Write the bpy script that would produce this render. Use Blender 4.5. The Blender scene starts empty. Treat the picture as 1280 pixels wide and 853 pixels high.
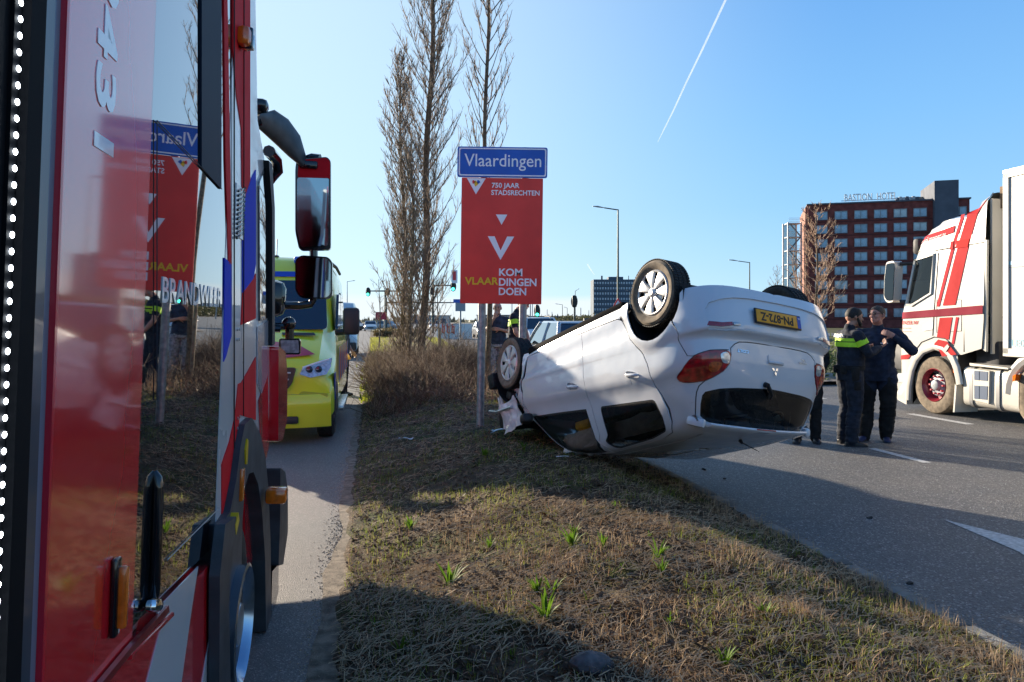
import bpy, bmesh, math, random
import numpy as np
from math import sin, cos, pi, radians, sqrt, atan2, tan
from mathutils import Vector, Matrix, noise
from mathutils.geometry import delaunay_2d_cdt
scene = bpy.context.scene
COL = scene.collection
# ---------------------------------------------------------------- camera
CAMH = 1.65
cam_d = bpy.data.cameras.new('camera')
cam = bpy.data.objects.new('camera', cam_d); COL.objects.link(cam)
cam.location = (0, 0, CAMH); cam.rotation_euler = (radians(90), 0, 0)
cam_d.lens = 27.0; cam_d.sensor_width = 36.0
cam_d.shift_y = -26.5 / 1280
cam_d.clip_start = 0.05; cam_d.clip_end = 30000
scene.camera = cam
# ---------------------------------------------------------------- daylight
SUN_EL = radians(14.0); SUN_AZ = radians(-41.0)      # azimuth clockwise from +Y
world = bpy.data.worlds.new('World'); scene.world = world; world.use_nodes = True
wn = world.node_tree; wn.nodes.clear()
w_out = wn.nodes.new('ShaderNodeOutputWorld'); w_bg = wn.nodes.new('ShaderNodeBackground')
w_sky = wn.nodes.new('ShaderNodeTexSky'); w_sky.sky_type = 'NISHITA'; w_sky.sun_disc = False
w_sky.sun_elevation = SUN_EL; w_sky.sun_rotation = SUN_AZ
w_sky.air_density = 1.0; w_sky.dust_density = 0.0; w_sky.ozone_density = 4.0; w_sky.altitude = 0
w_bg.inputs['Strength'].default_value = 0.085
sd = Vector((sin(SUN_AZ) * cos(SUN_EL), cos(SUN_AZ) * cos(SUN_EL), sin(SUN_EL)))   # towards the sun
# the photographed sky is a clear blue with a pale horizon: shift the physical sky towards that gradient
w_tc = wn.nodes.new('ShaderNodeTexCoord'); w_sep = wn.nodes.new('ShaderNodeSeparateXYZ'); wn.links.new(w_tc.outputs['Generated'], w_sep.inputs[0])
w_gr = wn.nodes.new('ShaderNodeValToRGB'); _e = w_gr.color_ramp.elements
_e[0].position = 0.0; _e[0].color = (.42, .64, .80, 1); _e[1].position = 1.0; _e[1].color = (.03, .11, .32, 1)
for _p, _c in ((.06, (.34, .57, .79)), (.14, (.25, .50, .78)), (.24, (.19, .44, .77)), (.36, (.14, .36, .72)), (.6, (.07, .22, .52))):
    _q = w_gr.color_ramp.elements.new(_p); _q.color = (*_c, 1)
wn.links.new(w_sep.outputs['Z'], w_gr.inputs[0])
w_dot = wn.nodes.new('ShaderNodeVectorMath'); w_dot.operation = 'DOT_PRODUCT'; w_dot.inputs[1].default_value = tuple(sd)
w_nrm = wn.nodes.new('ShaderNodeVectorMath'); w_nrm.operation = 'NORMALIZE'; wn.links.new(w_tc.outputs['Generated'], w_nrm.inputs[0]); wn.links.new(w_nrm.outputs[0], w_dot.inputs[0])
w_sr = wn.nodes.new('ShaderNodeMapRange'); w_sr.interpolation_type = 'SMOOTHSTEP'; w_sr.inputs['From Min'].default_value = .45; w_sr.inputs['From Max'].default_value = 1.0; w_sr.inputs['To Max'].default_value = .85
wn.links.new(w_dot.outputs['Value'], w_sr.inputs['Value'])
w_m1 = wn.nodes.new('ShaderNodeMix'); w_m1.data_type = 'RGBA'; wn.links.new(w_sr.outputs[0], w_m1.inputs['Factor']); wn.links.new(w_gr.outputs[0], w_m1.inputs['A']); w_m1.inputs['B'].default_value = (.62, .78, .88, 1)
w_sc = wn.nodes.new('ShaderNodeVectorMath'); w_sc.operation = 'SCALE'; w_sc.inputs['Scale'].default_value = 5.9; wn.links.new(w_m1.outputs['Result'], w_sc.inputs[0])
w_m2 = wn.nodes.new('ShaderNodeMix'); w_m2.data_type = 'RGBA'; w_m2.inputs['Factor'].default_value = .88; wn.links.new(w_sky.outputs[0], w_m2.inputs['A']); wn.links.new(w_sc.outputs[0], w_m2.inputs['B'])
# low pale cloud bank along the horizon
w_nz = wn.nodes.new('ShaderNodeTexNoise'); w_nz.inputs['Scale'].default_value = 3.0; w_nz.inputs['Detail'].default_value = 4
w_mp = wn.nodes.new('ShaderNodeMapping'); w_mp.inputs['Scale'].default_value = (1, 1, 14)
wn.links.new(w_tc.outputs['Generated'], w_mp.inputs[0]); wn.links.new(w_mp.outputs[0], w_nz.inputs['Vector'])
w_ad = wn.nodes.new('ShaderNodeMath'); w_ad.operation = 'MULTIPLY_ADD'; w_ad.inputs[1].default_value = 0.012
wn.links.new(w_nz.outputs['Fac'], w_ad.inputs[0]); wn.links.new(w_sep.outputs['Z'], w_ad.inputs[2])
w_rp = wn.nodes.new('ShaderNodeMapRange'); w_rp.inputs['From Min'].default_value = 0.030; w_rp.inputs['From Max'].default_value = 0.040
w_rp.inputs['To Min'].default_value = 0.75; w_rp.inputs['To Max'].default_value = 0.0
wn.links.new(w_ad.outputs[0], w_rp.inputs['Value'])
w_mx = wn.nodes.new('ShaderNodeMix'); w_mx.data_type = 'RGBA'
wn.links.new(w_rp.outputs[0], w_mx.inputs['Factor']); wn.links.new(w_m2.outputs['Result'], w_mx.inputs['A'])
w_mx.inputs['B'].default_value = (4.2, 4.5, 4.65, 1)
wn.links.new(w_mx.outputs['Result'], w_bg.inputs['Color']); wn.links.new(w_bg.outputs[0], w_out.inputs[0])
sun_d = bpy.data.lights.new('sun', 'SUN'); sun = bpy.data.objects.new('sun', sun_d); COL.objects.link(sun)
sun_d.energy = 5.0; sun_d.angle = radians(0.53); sun_d.color = (1.0, 0.86, 0.68)
sun.rotation_euler = sd.to_track_quat('Z', 'Y').to_euler(); sun.location = (-20, 30, 20)
scene.view_settings.view_transform = 'Standard'; scene.view_settings.look = 'None'
scene.view_settings.exposure = 1.40; scene.view_settings.gamma = 1.0
scene.view_settings.use_curve_mapping = False
scene.render.resolution_x = 1024; scene.render.resolution_y = 682
RNG = random.Random(7)
# ---------------------------------------------------------------- helpers
VPA = atan2(175, 960)                       # the road heads this far left of straight ahead
DV = Vector((-sin(VPA), cos(VPA), 0)); NV = Vector((cos(VPA), sin(VPA), 0))
def rd(lat, al, z=0.0):                     # road coordinates -> world
    return Vector((NV.x * lat + DV.x * al, NV.y * lat + DV.y * al, z))
ROADROT = VPA                               # z rotation that turns +Y onto the road's heading
MATS = {}
def mat(name, col=(.5, .5, .5), rough=.5, metal=0., coat=0., noise_amt=0., noise_scale=8., bump=0., bscale=60., spec=.5, emit=None, es=0., trans=0., ior=1.45, alpha=1., coat_rough=.03, cior=1.5, col2=None, detail=5.):
    if name in MATS: return MATS[name]
    m = bpy.data.materials.new(name); m.use_nodes = True; nt = m.node_tree
    b = nt.nodes['Principled BSDF']
    b.inputs['Base Color'].default_value = (*col, 1); b.inputs['Roughness'].default_value = rough
    b.inputs['Metallic'].default_value = metal; b.inputs['Coat Weight'].default_value = coat
    b.inputs['Coat Roughness'].default_value = coat_rough; b.inputs['Coat IOR'].default_value = cior
    b.inputs['Specular IOR Level'].default_value = spec; b.inputs['IOR'].default_value = ior
    b.inputs['Transmission Weight'].default_value = trans; b.inputs['Alpha'].default_value = alpha
    if emit: b.inputs['Emission Color'].default_value = (*emit, 1); b.inputs['Emission Strength'].default_value = es
    if noise_amt or bump:
        tc = nt.nodes.new('ShaderNodeTexCoord')
    if noise_amt:
        nz = nt.nodes.new('ShaderNodeTexNoise'); nz.inputs['Scale'].default_value = noise_scale; nz.inputs['Detail'].default_value = detail
        nt.links.new(tc.outputs['Object'], nz.inputs['Vector'])
        mx = nt.nodes.new('ShaderNodeMix'); mx.data_type = 'RGBA'
        c2 = col2 if col2 else tuple(c * (1 - noise_amt) for c in col)
        c1 = col if col2 else tuple(min(1, c * (1 + noise_amt * .6)) for c in col)
        mx.inputs['A'].default_value = (*c1, 1); mx.inputs['B'].default_value = (*c2, 1)
        mr = nt.nodes.new('ShaderNodeMapRange'); mr.inputs['From Min'].default_value = .35; mr.inputs['From Max'].default_value = .65
        nt.links.new(nz.outputs['Fac'], mr.inputs['Value']); nt.links.new(mr.outputs[0], mx.inputs['Factor'])
        nt.links.new(mx.outputs['Result'], b.inputs['Base Color'])
        mr2 = nt.nodes.new('ShaderNodeMapRange'); mr2.inputs['To Min'].default_value = max(0, rough - .08); mr2.inputs['To Max'].default_value = min(1, rough + .1)
        nt.links.new(nz.outputs['Fac'], mr2.inputs['Value']); nt.links.new(mr2.outputs[0], b.inputs['Roughness'])
    if bump:
        bz = nt.nodes.new('ShaderNodeTexNoise'); bz.inputs['Scale'].default_value = bscale; bz.inputs['Detail'].default_value = 4
        nt.links.new(tc.outputs['Object'], bz.inputs['Vector'])
        bp = nt.nodes.new('ShaderNodeBump'); bp.inputs['Strength'].default_value = min(1, bump); bp.inputs['Distance'].default_value = .01
        nt.links.new(bz.outputs['Fac'], bp.inputs['Height']); nt.links.new(bp.outputs[0], b.inputs['Normal'])
    MATS[name] = m
    return m
def glassmat(name, tint=(.6, .7, .72), clear=.6, rough=.0):
    """thin vehicle or window glass: a sheet that is part see-through, part mirror by Fresnel"""
    if name in MATS: return MATS[name]
    m = bpy.data.materials.new(name); m.use_nodes = True; nt = m.node_tree; nt.nodes.clear()
    o = nt.nodes.new('ShaderNodeOutputMaterial'); tr = nt.nodes.new('ShaderNodeBsdfTransparent'); gl = nt.nodes.new('ShaderNodeBsdfGlossy')
    tr.inputs[0].default_value = (tint[0] * clear, tint[1] * clear, tint[2] * clear, 1); gl.inputs['Roughness'].default_value = rough
    fr = nt.nodes.new('ShaderNodeFresnel'); fr.inputs['IOR'].default_value = 1.6
    mx = nt.nodes.new('ShaderNodeMixShader'); nt.links.new(fr.outputs[0], mx.inputs[0]); nt.links.new(tr.outputs[0], mx.inputs[1]); nt.links.new(gl.outputs[0], mx.inputs[2])
    nt.links.new(mx.outputs[0], o.inputs[0]); MATS[name] = m
    return m
class MB:
    """collects geometry for ONE mesh"""
    def __init__(s): s.v = []; s.f = []; s.m = []; s.mats = []; s.cur = 0; s.xf = None
    def use(s, m):
        if m not in s.mats: s.mats.append(m)
        s.cur = s.mats.index(m); return s
    def add(s, vs, fs):
        o = len(s.v)
        if s.xf is not None: vs = [s.xf @ Vector(v) for v in vs]
        s.v += [tuple(v) for v in vs]; s.f += [tuple(i + o for i in f) for f in fs]; s.m += [s.cur] * len(fs); return s
    def box(s, c, d, rz=0., rx=0., ry=0., taper=1.):
        hx, hy, hz = d[0] / 2, d[1] / 2, d[2] / 2
        M = Matrix.Translation(c) @ Matrix.Rotation(rz, 4, 'Z') @ Matrix.Rotation(ry, 4, 'Y') @ Matrix.Rotation(rx, 4, 'X')
        vs = [M @ Vector((x * hx * (taper if z > 0 else 1), y * hy * (taper if z > 0 else 1), z * hz)) for z in (-1, 1) for y in (-1, 1) for x in (-1, 1)]
        return s.add(vs, [(0, 2, 3, 1), (4, 5, 7, 6), (0, 1, 5, 4), (2, 6, 7, 3), (0, 4, 6, 2), (1, 3, 7, 5)])
    def rbox(s, c, d, r=.02, rz=0., rx=0., ry=0., n=2):
        """box with rounded edges"""
        M = Matrix.Translation(c) @ Matrix.Rotation(rz, 4, 'Z') @ Matrix.Rotation(ry, 4, 'Y') @ Matrix.Rotation(rx, 4, 'X')
        h = [max(x / 2 - r, 1e-4) for x in d]
        bm = bmesh.new(); bmesh.ops.create_cube(bm, size=2)
        for v in bm.verts: v.co = Vector([v.co[i] * (h[i] + r) for i in range(3)])
        bmesh.ops.bevel(bm, geom=list(bm.edges), offset=r, segments=n, profile=.5, affect='EDGES', clamp_overlap=True)
        vs = [M @ v.co for v in bm.verts]; bm.verts.index_update(); fs = [[v.index for v in f.verts] for f in bm.faces]; bm.free()
        return s.add(vs, fs)
    def tube(s, pts, r, n=8, cap=True, flat=1.):
        pts = [Vector(p) for p in pts]; k = len(pts)
        rs = r if isinstance(r, (list, tuple)) else [r] * k
        vs = []; up = None
        for i, p in enumerate(pts):
            d = (pts[min(i + 1, k - 1)] - pts[max(i - 1, 0)])
            d = d.normalized() if d.length > 1e-9 else Vector((0, 0, 1))
            if up is None:
                a = Vector((0, 0, 1)) if abs(d.z) < .9 else Vector((1, 0, 0)); u = d.cross(a).normalized()
            else:
                u = (up - d * up.dot(d)); u = u.normalized() if u.length > 1e-6 else d.orthogonal().normalized()
            up = u; w = d.cross(u)
            for j in range(n):
                a = 2 * pi * j / n; vs.append(p + (u * cos(a) + w * sin(a) * flat) * rs[i])
        fs = [(i * n + j, i * n + (j + 1) % n, (i + 1) * n + (j + 1) % n, (i + 1) * n + j) for i in range(k - 1) for j in range(n)]
        if cap: fs += [tuple(range(n - 1, -1, -1)), tuple((k - 1) * n + j for j in range(n))]
        return s.add(vs, fs)
    def cyl(s, p0, p1, r0, r1=None, n=12): return s.tube([p0, p1], [r0, r0 if r1 is None else r1], n)
    def lathe(s, prof, c=(0, 0, 0), axis='Z', n=24, a0=0., a1=2 * pi):
        """prof: (radius, height) list"""
        full = abs(a1 - a0 - 2 * pi) < 1e-6; m = n if full else n + 1; vs = []
        for r, h in prof:
            for j in range(m):
                a = a0 + (a1 - a0) * j / n; x, y = r * cos(a), r * sin(a)
                p = {'Z': (x, y, h), 'Y': (x, h, y), 'X': (h, x, y)}[axis]; vs.append(Vector(p) + Vector(c))
        fs = []
        for i in range(len(prof) - 1):
            for j in range(n):
                k = (j + 1) % m
                q = (i * m + j, i * m + k, (i + 1) * m + k, (i + 1) * m + j)
                fs.append(q if axis != 'Y' else q[::-1])
        return s.add(vs, fs)
    def prism(s, poly, a, b, axis='Y', bevel=0):
        """2D polygon extruded a..b along axis; poly coords are the two other axes in xyz order"""
        n = len(poly)
        def P(u, v, w): return {'Y': (u, w, v), 'X': (w, u, v), 'Z': (u, v, w)}[axis]
        vs = [P(u, v, a) for u, v in poly] + [P(u, v, b) for u, v in poly]
        fs = [(i, (i + 1) % n, n + (i + 1) % n, n + i) for i in range(n)]
        fs += [tuple(range(n - 1, -1, -1)), tuple(range(n, 2 * n))]
        return s.add(vs, fs)
    def loft(s, rings, cap=True, closed=True):
        n = len(rings[0]); vs = [p for r in rings for p in r]; k = len(rings)
        m = n if closed else n - 1
        fs = [(i * n + j, i * n + (j + 1) % n, (i + 1) * n + (j + 1) % n, (i + 1) * n + j) for i in range(k - 1) for j in range(m)]
        if cap and closed: fs += [tuple(range(n - 1, -1, -1)), tuple((k - 1) * n + j for j in range(n))]
        return s.add(vs, fs)
    def ball(s, c, r, n=12, m=8, sc=(1, 1, 1)):
        pr = [(sin(pi * i / m), -cos(pi * i / m)) for i in range(m + 1)]
        vs = [Vector(c) + Vector((r * a * cos(2 * pi * j / n) * sc[0], r * a * sin(2 * pi * j / n) * sc[1], r * h * sc[2])) for a, h in pr for j in range(n)]
        fs = [(i * n + j, i * n + (j + 1) % n, (i + 1) * n + (j + 1) % n, (i + 1) * n + j) for i in range(m) for j in range(n)]
        return s.add(vs, fs)
    def mesh(s, name, sharp=35):
        me = bpy.data.meshes.new(name); me.from_pydata(s.v, [], s.f)
        for m in s.mats: me.materials.append(m)
        if len(s.mats) > 1: me.polygons.foreach_set('material_index', s.m)
        bm = bmesh.new(); bm.from_mesh(me); bmesh.ops.remove_doubles(bm, verts=bm.verts, dist=1e-5); bmesh.ops.recalc_face_normals(bm, faces=bm.faces); bm.to_mesh(me); bm.free()
        if sharp is None: me.shade_flat()
        else:
            me.shade_smooth(); me.set_sharp_from_angle(angle=radians(sharp))
        return me
    def build(s, name, m=None, parent=None, sharp=35, **kw):
        if m is not None and not s.mats: s.mats = [m]
        elif m is not None and m not in s.mats: s.mats.insert(0, m)
        o = bpy.data.objects.new(name, s.mesh(name, sharp)); COL.objects.link(o)
        if parent is not None: o.parent = parent
        for k, v in kw.items(): o[k] = v
        return o
def tag(o, label=None, cat=None, group=None, kind=None):
    if label: o['label'] = label
    if cat: o['category'] = cat
    if group: o['group'] = group
    if kind: o['kind'] = kind
    return o
def thing(name, label, cat, loc=(0, 0, 0), rz=0., group=None):
    o = bpy.data.objects.new(name, None); COL.objects.link(o); o.location = loc; o.rotation_euler = (0, 0, rz); o.empty_display_size = .2
    return tag(o, label, cat, group)
def struct(o): o['kind'] = 'structure'; return o
def dup(root, loc, rz=0., label=None, group=None, scale=None):
    def cp(o, par):
        c = o.copy(); COL.objects.link(c)
        if par is not None: c.parent = par
        for ch in KIDS.get(o, None) or [x for x in o.children]: cp(ch, c)
        return c
    r = cp(root, None); r.location = loc; r.rotation_euler = (root.rotation_euler[0], root.rotation_euler[1], rz)
    if scale: r.scale = (scale,) * 3 if isinstance(scale, (int, float)) else scale
    if label: r['label'] = label
    if group: r['group'] = group
    return r
KIDS = {}
FONT = None
def text_mesh(txt, size, depth=.002, bold=0., spacing=1., align='CENTER', shear=0.):
    cu = bpy.data.curves.new('t', 'FONT'); cu.body = txt; cu.size = size; cu.extrude = depth / 2; cu.offset = bold; cu.space_character = spacing
    cu.align_x = align; cu.align_y = 'CENTER'; cu.resolution_u = 3; cu.shear = shear
    o = bpy.data.objects.new('t', cu); COL.objects.link(o)
    dg = bpy.context.evaluated_depsgraph_get(); me = bpy.data.meshes.new_from_object(o.evaluated_get(dg))
    bpy.data.objects.remove(o); bpy.data.curves.remove(cu); return me
def text(name, txt, size, M, m, parent, depth=.002, bold=0., spacing=1., align='CENTER', sx=1., **kw):
    """lettering: local XY plane, M places it"""
    me = text_mesh(txt, size, depth, bold, spacing, align)
    me.transform(M @ Matrix.Scale(sx, 4, (1, 0, 0))); me.name = name; me.materials.clear(); me.materials.append(m)
    o = bpy.data.objects.new(name, me); COL.objects.link(o); o.parent = parent
    for k, v in kw.items(): o[k] = v
    return o
def Mx(loc, xa, ya):
    """matrix with local X along xa, Y along ya"""
    xa = Vector(xa).normalized(); ya = Vector(ya); ya = (ya - xa * ya.dot(xa)).normalized(); za = xa.cross(ya)
    M = Matrix((xa, ya, za)).transposed().to_4x4(); M.translation = Vector(loc); return M
def smooth_loop(pts, k=4, closed=True):
    out = []; n = len(pts)
    for i in range(n if closed else n - 1):
        p = [Vector(pts[(i + d) % n] if closed else pts[min(max(i + d, 0), n - 1)]) for d in (-1, 0, 1, 2)]
        for j in range(k):
            t = j / k; out.append(tuple(.5 * ((2 * p[1]) + (p[2] - p[0]) * t + (2 * p[0] - 5 * p[1] + 4 * p[2] - p[3]) * t * t + (3 * p[1] - p[0] - 3 * p[2] + p[3]) * t ** 3)))
    if not closed: out.append(tuple(pts[-1]))
    return out
def round_poly(pts, r, n=4):
    """polygon with filleted corners (r may be a list)"""
    out = []; k = len(pts)
    for i in range(k):
        a, b, c = Vector(pts[i - 1]), Vector(pts[i]), Vector(pts[(i + 1) % k]); rr = r[i] if isinstance(r, (list, tuple)) else r
        u = (a - b); w = (c - b); q = min(rr, u.length * .45, w.length * .45)
        if q < 1e-5: out.append(tuple(b)); continue
        p0 = b + u.normalized() * q; p2 = b + w.normalized() * q
        for j in range(n + 1):
            t = j / n; out.append(tuple((1 - t) ** 2 * p0 + 2 * t * (1 - t) * b + t * t * p2))
    return out
def inpoly(x, y, P):
    c = False; n = len(P); j = n - 1
    for i in range(n):
        xi, yi = P[i][0], P[i][1]; xj, yj = P[j][0], P[j][1]
        if (yi > y) != (yj > y) and x < (xj - xi) * (y - yi) / (yj - yi) + xi: c = not c
        j = i
    return c
def strip(pts, w, closed=False):
    """polyline -> list of quads outline (one polygon) of width w"""
    n = len(pts); L = []; Rr = []
    for i in range(n):
        a = Vector(pts[(i - 1) % n] if closed else pts[max(i - 1, 0)]); b = Vector(pts[(i + 1) % n] if closed else pts[min(i + 1, n - 1)])
        d = (b - a); d = d.normalized() if d.length > 1e-9 else Vector((1, 0)); q = Vector((-d.y, d.x)) * w / 2
        L.append(tuple(Vector(pts[i]) + q)); Rr.append(tuple(Vector(pts[i]) - q))
    return L, Rr
def carve(fn, bounds, step, regions, seams=(), tol=.0):
    """Triangulates the chart rectangle bounds=(u0,u1,v0,v1) with the outlines of all regions and seams as real
    edges; returns {region name: (chart points, triangles)}.  regions: list of (name, polygon), first match wins;
    the rest is 'body'.  seams: (polyline, width, closed) gaps that stay empty."""
    u0, u1, v0, v1 = bounds
    vs = []; es = []
    def loop(P, closed=True):
        o = len(vs); P = [Vector(p[:2]) for p in P]
        Q = []
        for i in range(len(P) if closed else len(P) - 1):
            a, b = P[i], P[(i + 1) % len(P)]; k = max(1, int((b - a).length / (step * .9)))
            Q += [a.lerp(b, j / k) for j in range(k)]
        if not closed: Q.append(P[-1])
        vs.extend(Q); n = len(Q)
        es.extend([(o + i, o + (i + 1) % n) for i in range(n if closed else n - 1)])
    gaps = []
    loop([(u0, v0), (u1, v0), (u1, v1), (u0, v1)])
    for nm, P in regions: loop(P)
    for pl, w, cl in seams:
        L, Rr = strip(pl, w, cl)
        if cl: loop(L); loop(Rr); gaps.append(('ring', L, Rr))
        else: P = L + Rr[::-1]; loop(P); gaps.append(('poly', P, None))
    V = np.array([[v.x, v.y] for v in vs])
    nu = int((u1 - u0) / step); nv = int((v1 - v0) / step)
    for i in range(1, nu):
        for j in range(1, nv):
            x = u0 + (u1 - u0) * (i + (.25 if j % 2 else -.25)) / nu; y = v0 + (v1 - v0) * j / nv
            if ((V[:, 0] - x) ** 2 + (V[:, 1] - y) ** 2).min() > (step * .45) ** 2: vs.append(Vector((x, y)))
    r = delaunay_2d_cdt(vs, es, [], 0, 1e-6)
    P, F = r[0], r[2]; out = {}
    bbs = [(min(p[0] for p in Q), max(p[0] for p in Q), min(p[1] for p in Q), max(p[1] for p in Q)) for _, Q in regions]
    for f in F:
        x = sum(P[i].x for i in f) / 3; y = sum(P[i].y for i in f) / 3
        if not (u0 <= x <= u1 and v0 <= y <= v1): continue
        g = False
        for kd, A, B in gaps:
            if kd == 'poly': g = inpoly(x, y, A)
            else: g = inpoly(x, y, A) != inpoly(x, y, B)
            if g: break
        if g: continue
        nm = 'body'
        for (k, Q), bb in zip(regions, bbs):
            if bb[0] <= x <= bb[1] and bb[2] <= y <= bb[3] and inpoly(x, y, Q): nm = k; break
        out.setdefault(nm, []).append(f)
    return P, out
# ---------------------------------------------------------------- overturned car: body surface
# level tables: t -> z, W, Xr, Xf, top-blend.   level index 0..n
CT = [ # z,   W,    Xr,    Xf,  n(rear exponent)
 (.17, .700, -.42, 3.20, 3.4),
 (.20, .780, -.50, 3.24, 3.8),
 (.30, .826, -.555,3.28, 4.4),
 (.40, .846, -.580,3.31, 4.8),
 (.47, .843, -.592,3.32, 5.0),
 (.56, .847, -.598,3.33, 5.2),
 (.63, .856, -.602,3.33, 5.2),
 (.72, .857, -.602,3.33, 5.2),
 (.750,.856, -.594,3.32, 5.2),
 (.785,.854, -.520,3.29, 5.0),
 (.85, .854, -.510,3.25, 5.0),
 (.94, .852, -.500,3.12, 5.0),
 (1.02,.844, -.478,2.95, 4.8),
 (1.045,.832,-.470,2.85, 4.6),
 (1.09,.806, -.455,2.70, 4.4),
 (1.15,.786, -.425,2.50, 4.4),
 (1.24,.762, -.375,2.24, 4.6),
 (1.33,.728, -.330,1.98, 4.6),
 (1.41,.688, -.285,1.70, 4.6),
 (1.46,.645, -.240,1.42, 4.2),
 (1.495,.560,-.170,1.20, 3.6),
 (1.512,.40, -.05, .98, 2.8),
 (1.520,.20, .25, .62, 2.4),
 (1.523,.04, .40, .46, 2.0)]
XC=.42
def _cr(tab,t):
    # monotone-ish cubic (catmull clamped) interpolation by level parameter
    n=len(tab)-1
    t=min(max(t,0),n-1e-9); i=int(t); f=t-i
    p0=tab[max(i-1,0)];p1=tab[i];p2=tab[i+1];p3=tab[min(i+2,n)]
    o=[]
    for a,b,c,d in zip(p0,p1,p2,p3):
        m1=(c-a)/2; m2=(d-b)/2
        e=c-b
        if e==0: m1=m2=0
        else:
            if m1*e<0:m1=0
            if m2*e<0:m2=0
            m1=max(-3*abs(e),min(3*abs(e),m1)); m2=max(-3*abs(e),min(3*abs(e),m2))
        o.append((2*f**3-3*f*f+1)*b+(f**3-2*f*f+f)*m1+(-2*f**3+3*f*f)*c+(f**3-f*f)*m2)
    return o
def t_of_z(z):
    lo,hi=0.,len(CT)-1.
    for _ in range(40):
        m=(lo+hi)/2
        if _cr(CT,m)[0]<z: lo=m
        else: hi=m
    return (lo+hi)/2
def surf(s,t):
    """s in 0..3: 0..1 rear centre->side tangent ; 1..2 straight ; 2..3 front ; right side (y<0)"""
    z,W,Xr,Xf,n=_cr(CT,t)
    xa=max(XC,Xr+.02) if Xr<XC-.02 else Xr+.02
    xb=min(1.35, xa+.02+max(0.,(Xf-xa-.02)*.72))
    def tp(x): # plan taper
        return 1-.012*((x-1.0)/1.6)**2
    nf=3.2+1.8*ss_(1.0,1.2,z)
    def sq(a,q):
        c,d=abs(math.cos(a)),abs(math.sin(a)); r=(c**q+d**q)**(-1/q); return r*c,r*d
    if s<=1:
        a=s*math.pi/2
        c,d=sq(a,n); x=xa-(xa-Xr)*c; y=W*d*tp(xa)
    elif s<=2:
        x=xa+(xb-xa)*(s-1); y=W*tp(x)
    else:
        a=(3-s)*math.pi/2
        c,d=sq(a,nf); x=xb+(Xf-xb)*c; y=W*tp(xb)*d
    z-=.095*min(max(x,0.),2.3)*bump(z)
    return x,-y,z
def ss_(a,b,x):
    x=min(max((x-a)/(b-a),0.),1.); return x*x*(3-2*x)
def bump(z): return ss_(.5,.85,z)*(1-ss_(1.15,1.45,z))
def flare(x,z):
    return 0
_tl = [0.]
for _i in range(1, 231):
    a = _cr(CT, (_i - 1) / 10); b = _cr(CT, _i / 10)
    _tl.append(_tl[-1] + sqrt((a[0] - b[0]) ** 2 + ((a[1] - b[1]) ** 2 + (a[2] - b[2]) ** 2) * .6))
_tx = [i / 10 for i in range(231)]
def c2p(u, v, off=0.):
    s = u / 1.3; t = float(np.interp(v, _tl, _tx)); p = Vector(surf(s, t))
    if off:
        p += c2n(u, v) * off
    return p
def c2n(u, v):
    e = .004; t = lambda q: float(np.interp(q, _tl, _tx))
    a = Vector(surf((u + e) / 1.3, t(v))) - Vector(surf(max(u - e, 0.) / 1.3, t(v)))
    b = Vector(surf(u / 1.3, t(min(v + e, _tl[-1])))) - Vector(surf(u / 1.3, t(max(v - e, 0.))))
    n = a.cross(b)
    if n.length < 1e-12: return Vector((0, 0, 1))
    n.normalize(); c = Vector(surf(u / 1.3, t(v)))
    return n if n.dot(c - Vector((1.2, 0, .8))) > 0 else -n
_gu = np.linspace(0, 3.85, 330); _gv = np.linspace(0, _tl[-1] - 1e-4, 260)
_G = np.array([[surf(u / 1.3, float(np.interp(v, _tl, _tx))) for u in _gu] for v in _gv])
def inv(x, y, z):
    d = ((_G - np.array([x, y, z])) ** 2).sum(-1); i, j = np.unravel_index(np.argmin(d), d.shape)
    u, v = _gu[j], _gv[i]; q = Vector((x, y, z))
    for _ in range(3):
        e = 1e-3; p = c2p(u, v); a = (c2p(u + e, v) - p) / e; b = (c2p(u, v + e) - p) / e; r = q - p
        A = np.array([[a.dot(a), a.dot(b)], [a.dot(b), b.dot(b)]]); B = np.array([a.dot(r), b.dot(r)])
        try: du, dv = np.linalg.solve(A, B)
        except Exception: break
        if abs(du) > .05 or abs(dv) > .05: break
        u += du; v += dv
    return (max(u, 0.), min(max(v, 0.), _tl[-1]))
def sidept(x, z):
    """chart point of side-view (x, z)"""
    return inv(x, -(.86 if z < .9 else .80 if z < 1.15 else .72), z)
def P3(L, seg=.10, closed=False):
    out = []; L = [Vector(p) for p in L]; n = len(L)
    for i in range(n if closed else n - 1):
        a, b = L[i], L[(i + 1) % n]; k = max(1, int((b - a).length / seg)); out += [inv(*a.lerp(b, j / k)) for j in range(k)]
    if not closed: out.append(inv(*L[-1]))
    return out
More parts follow.
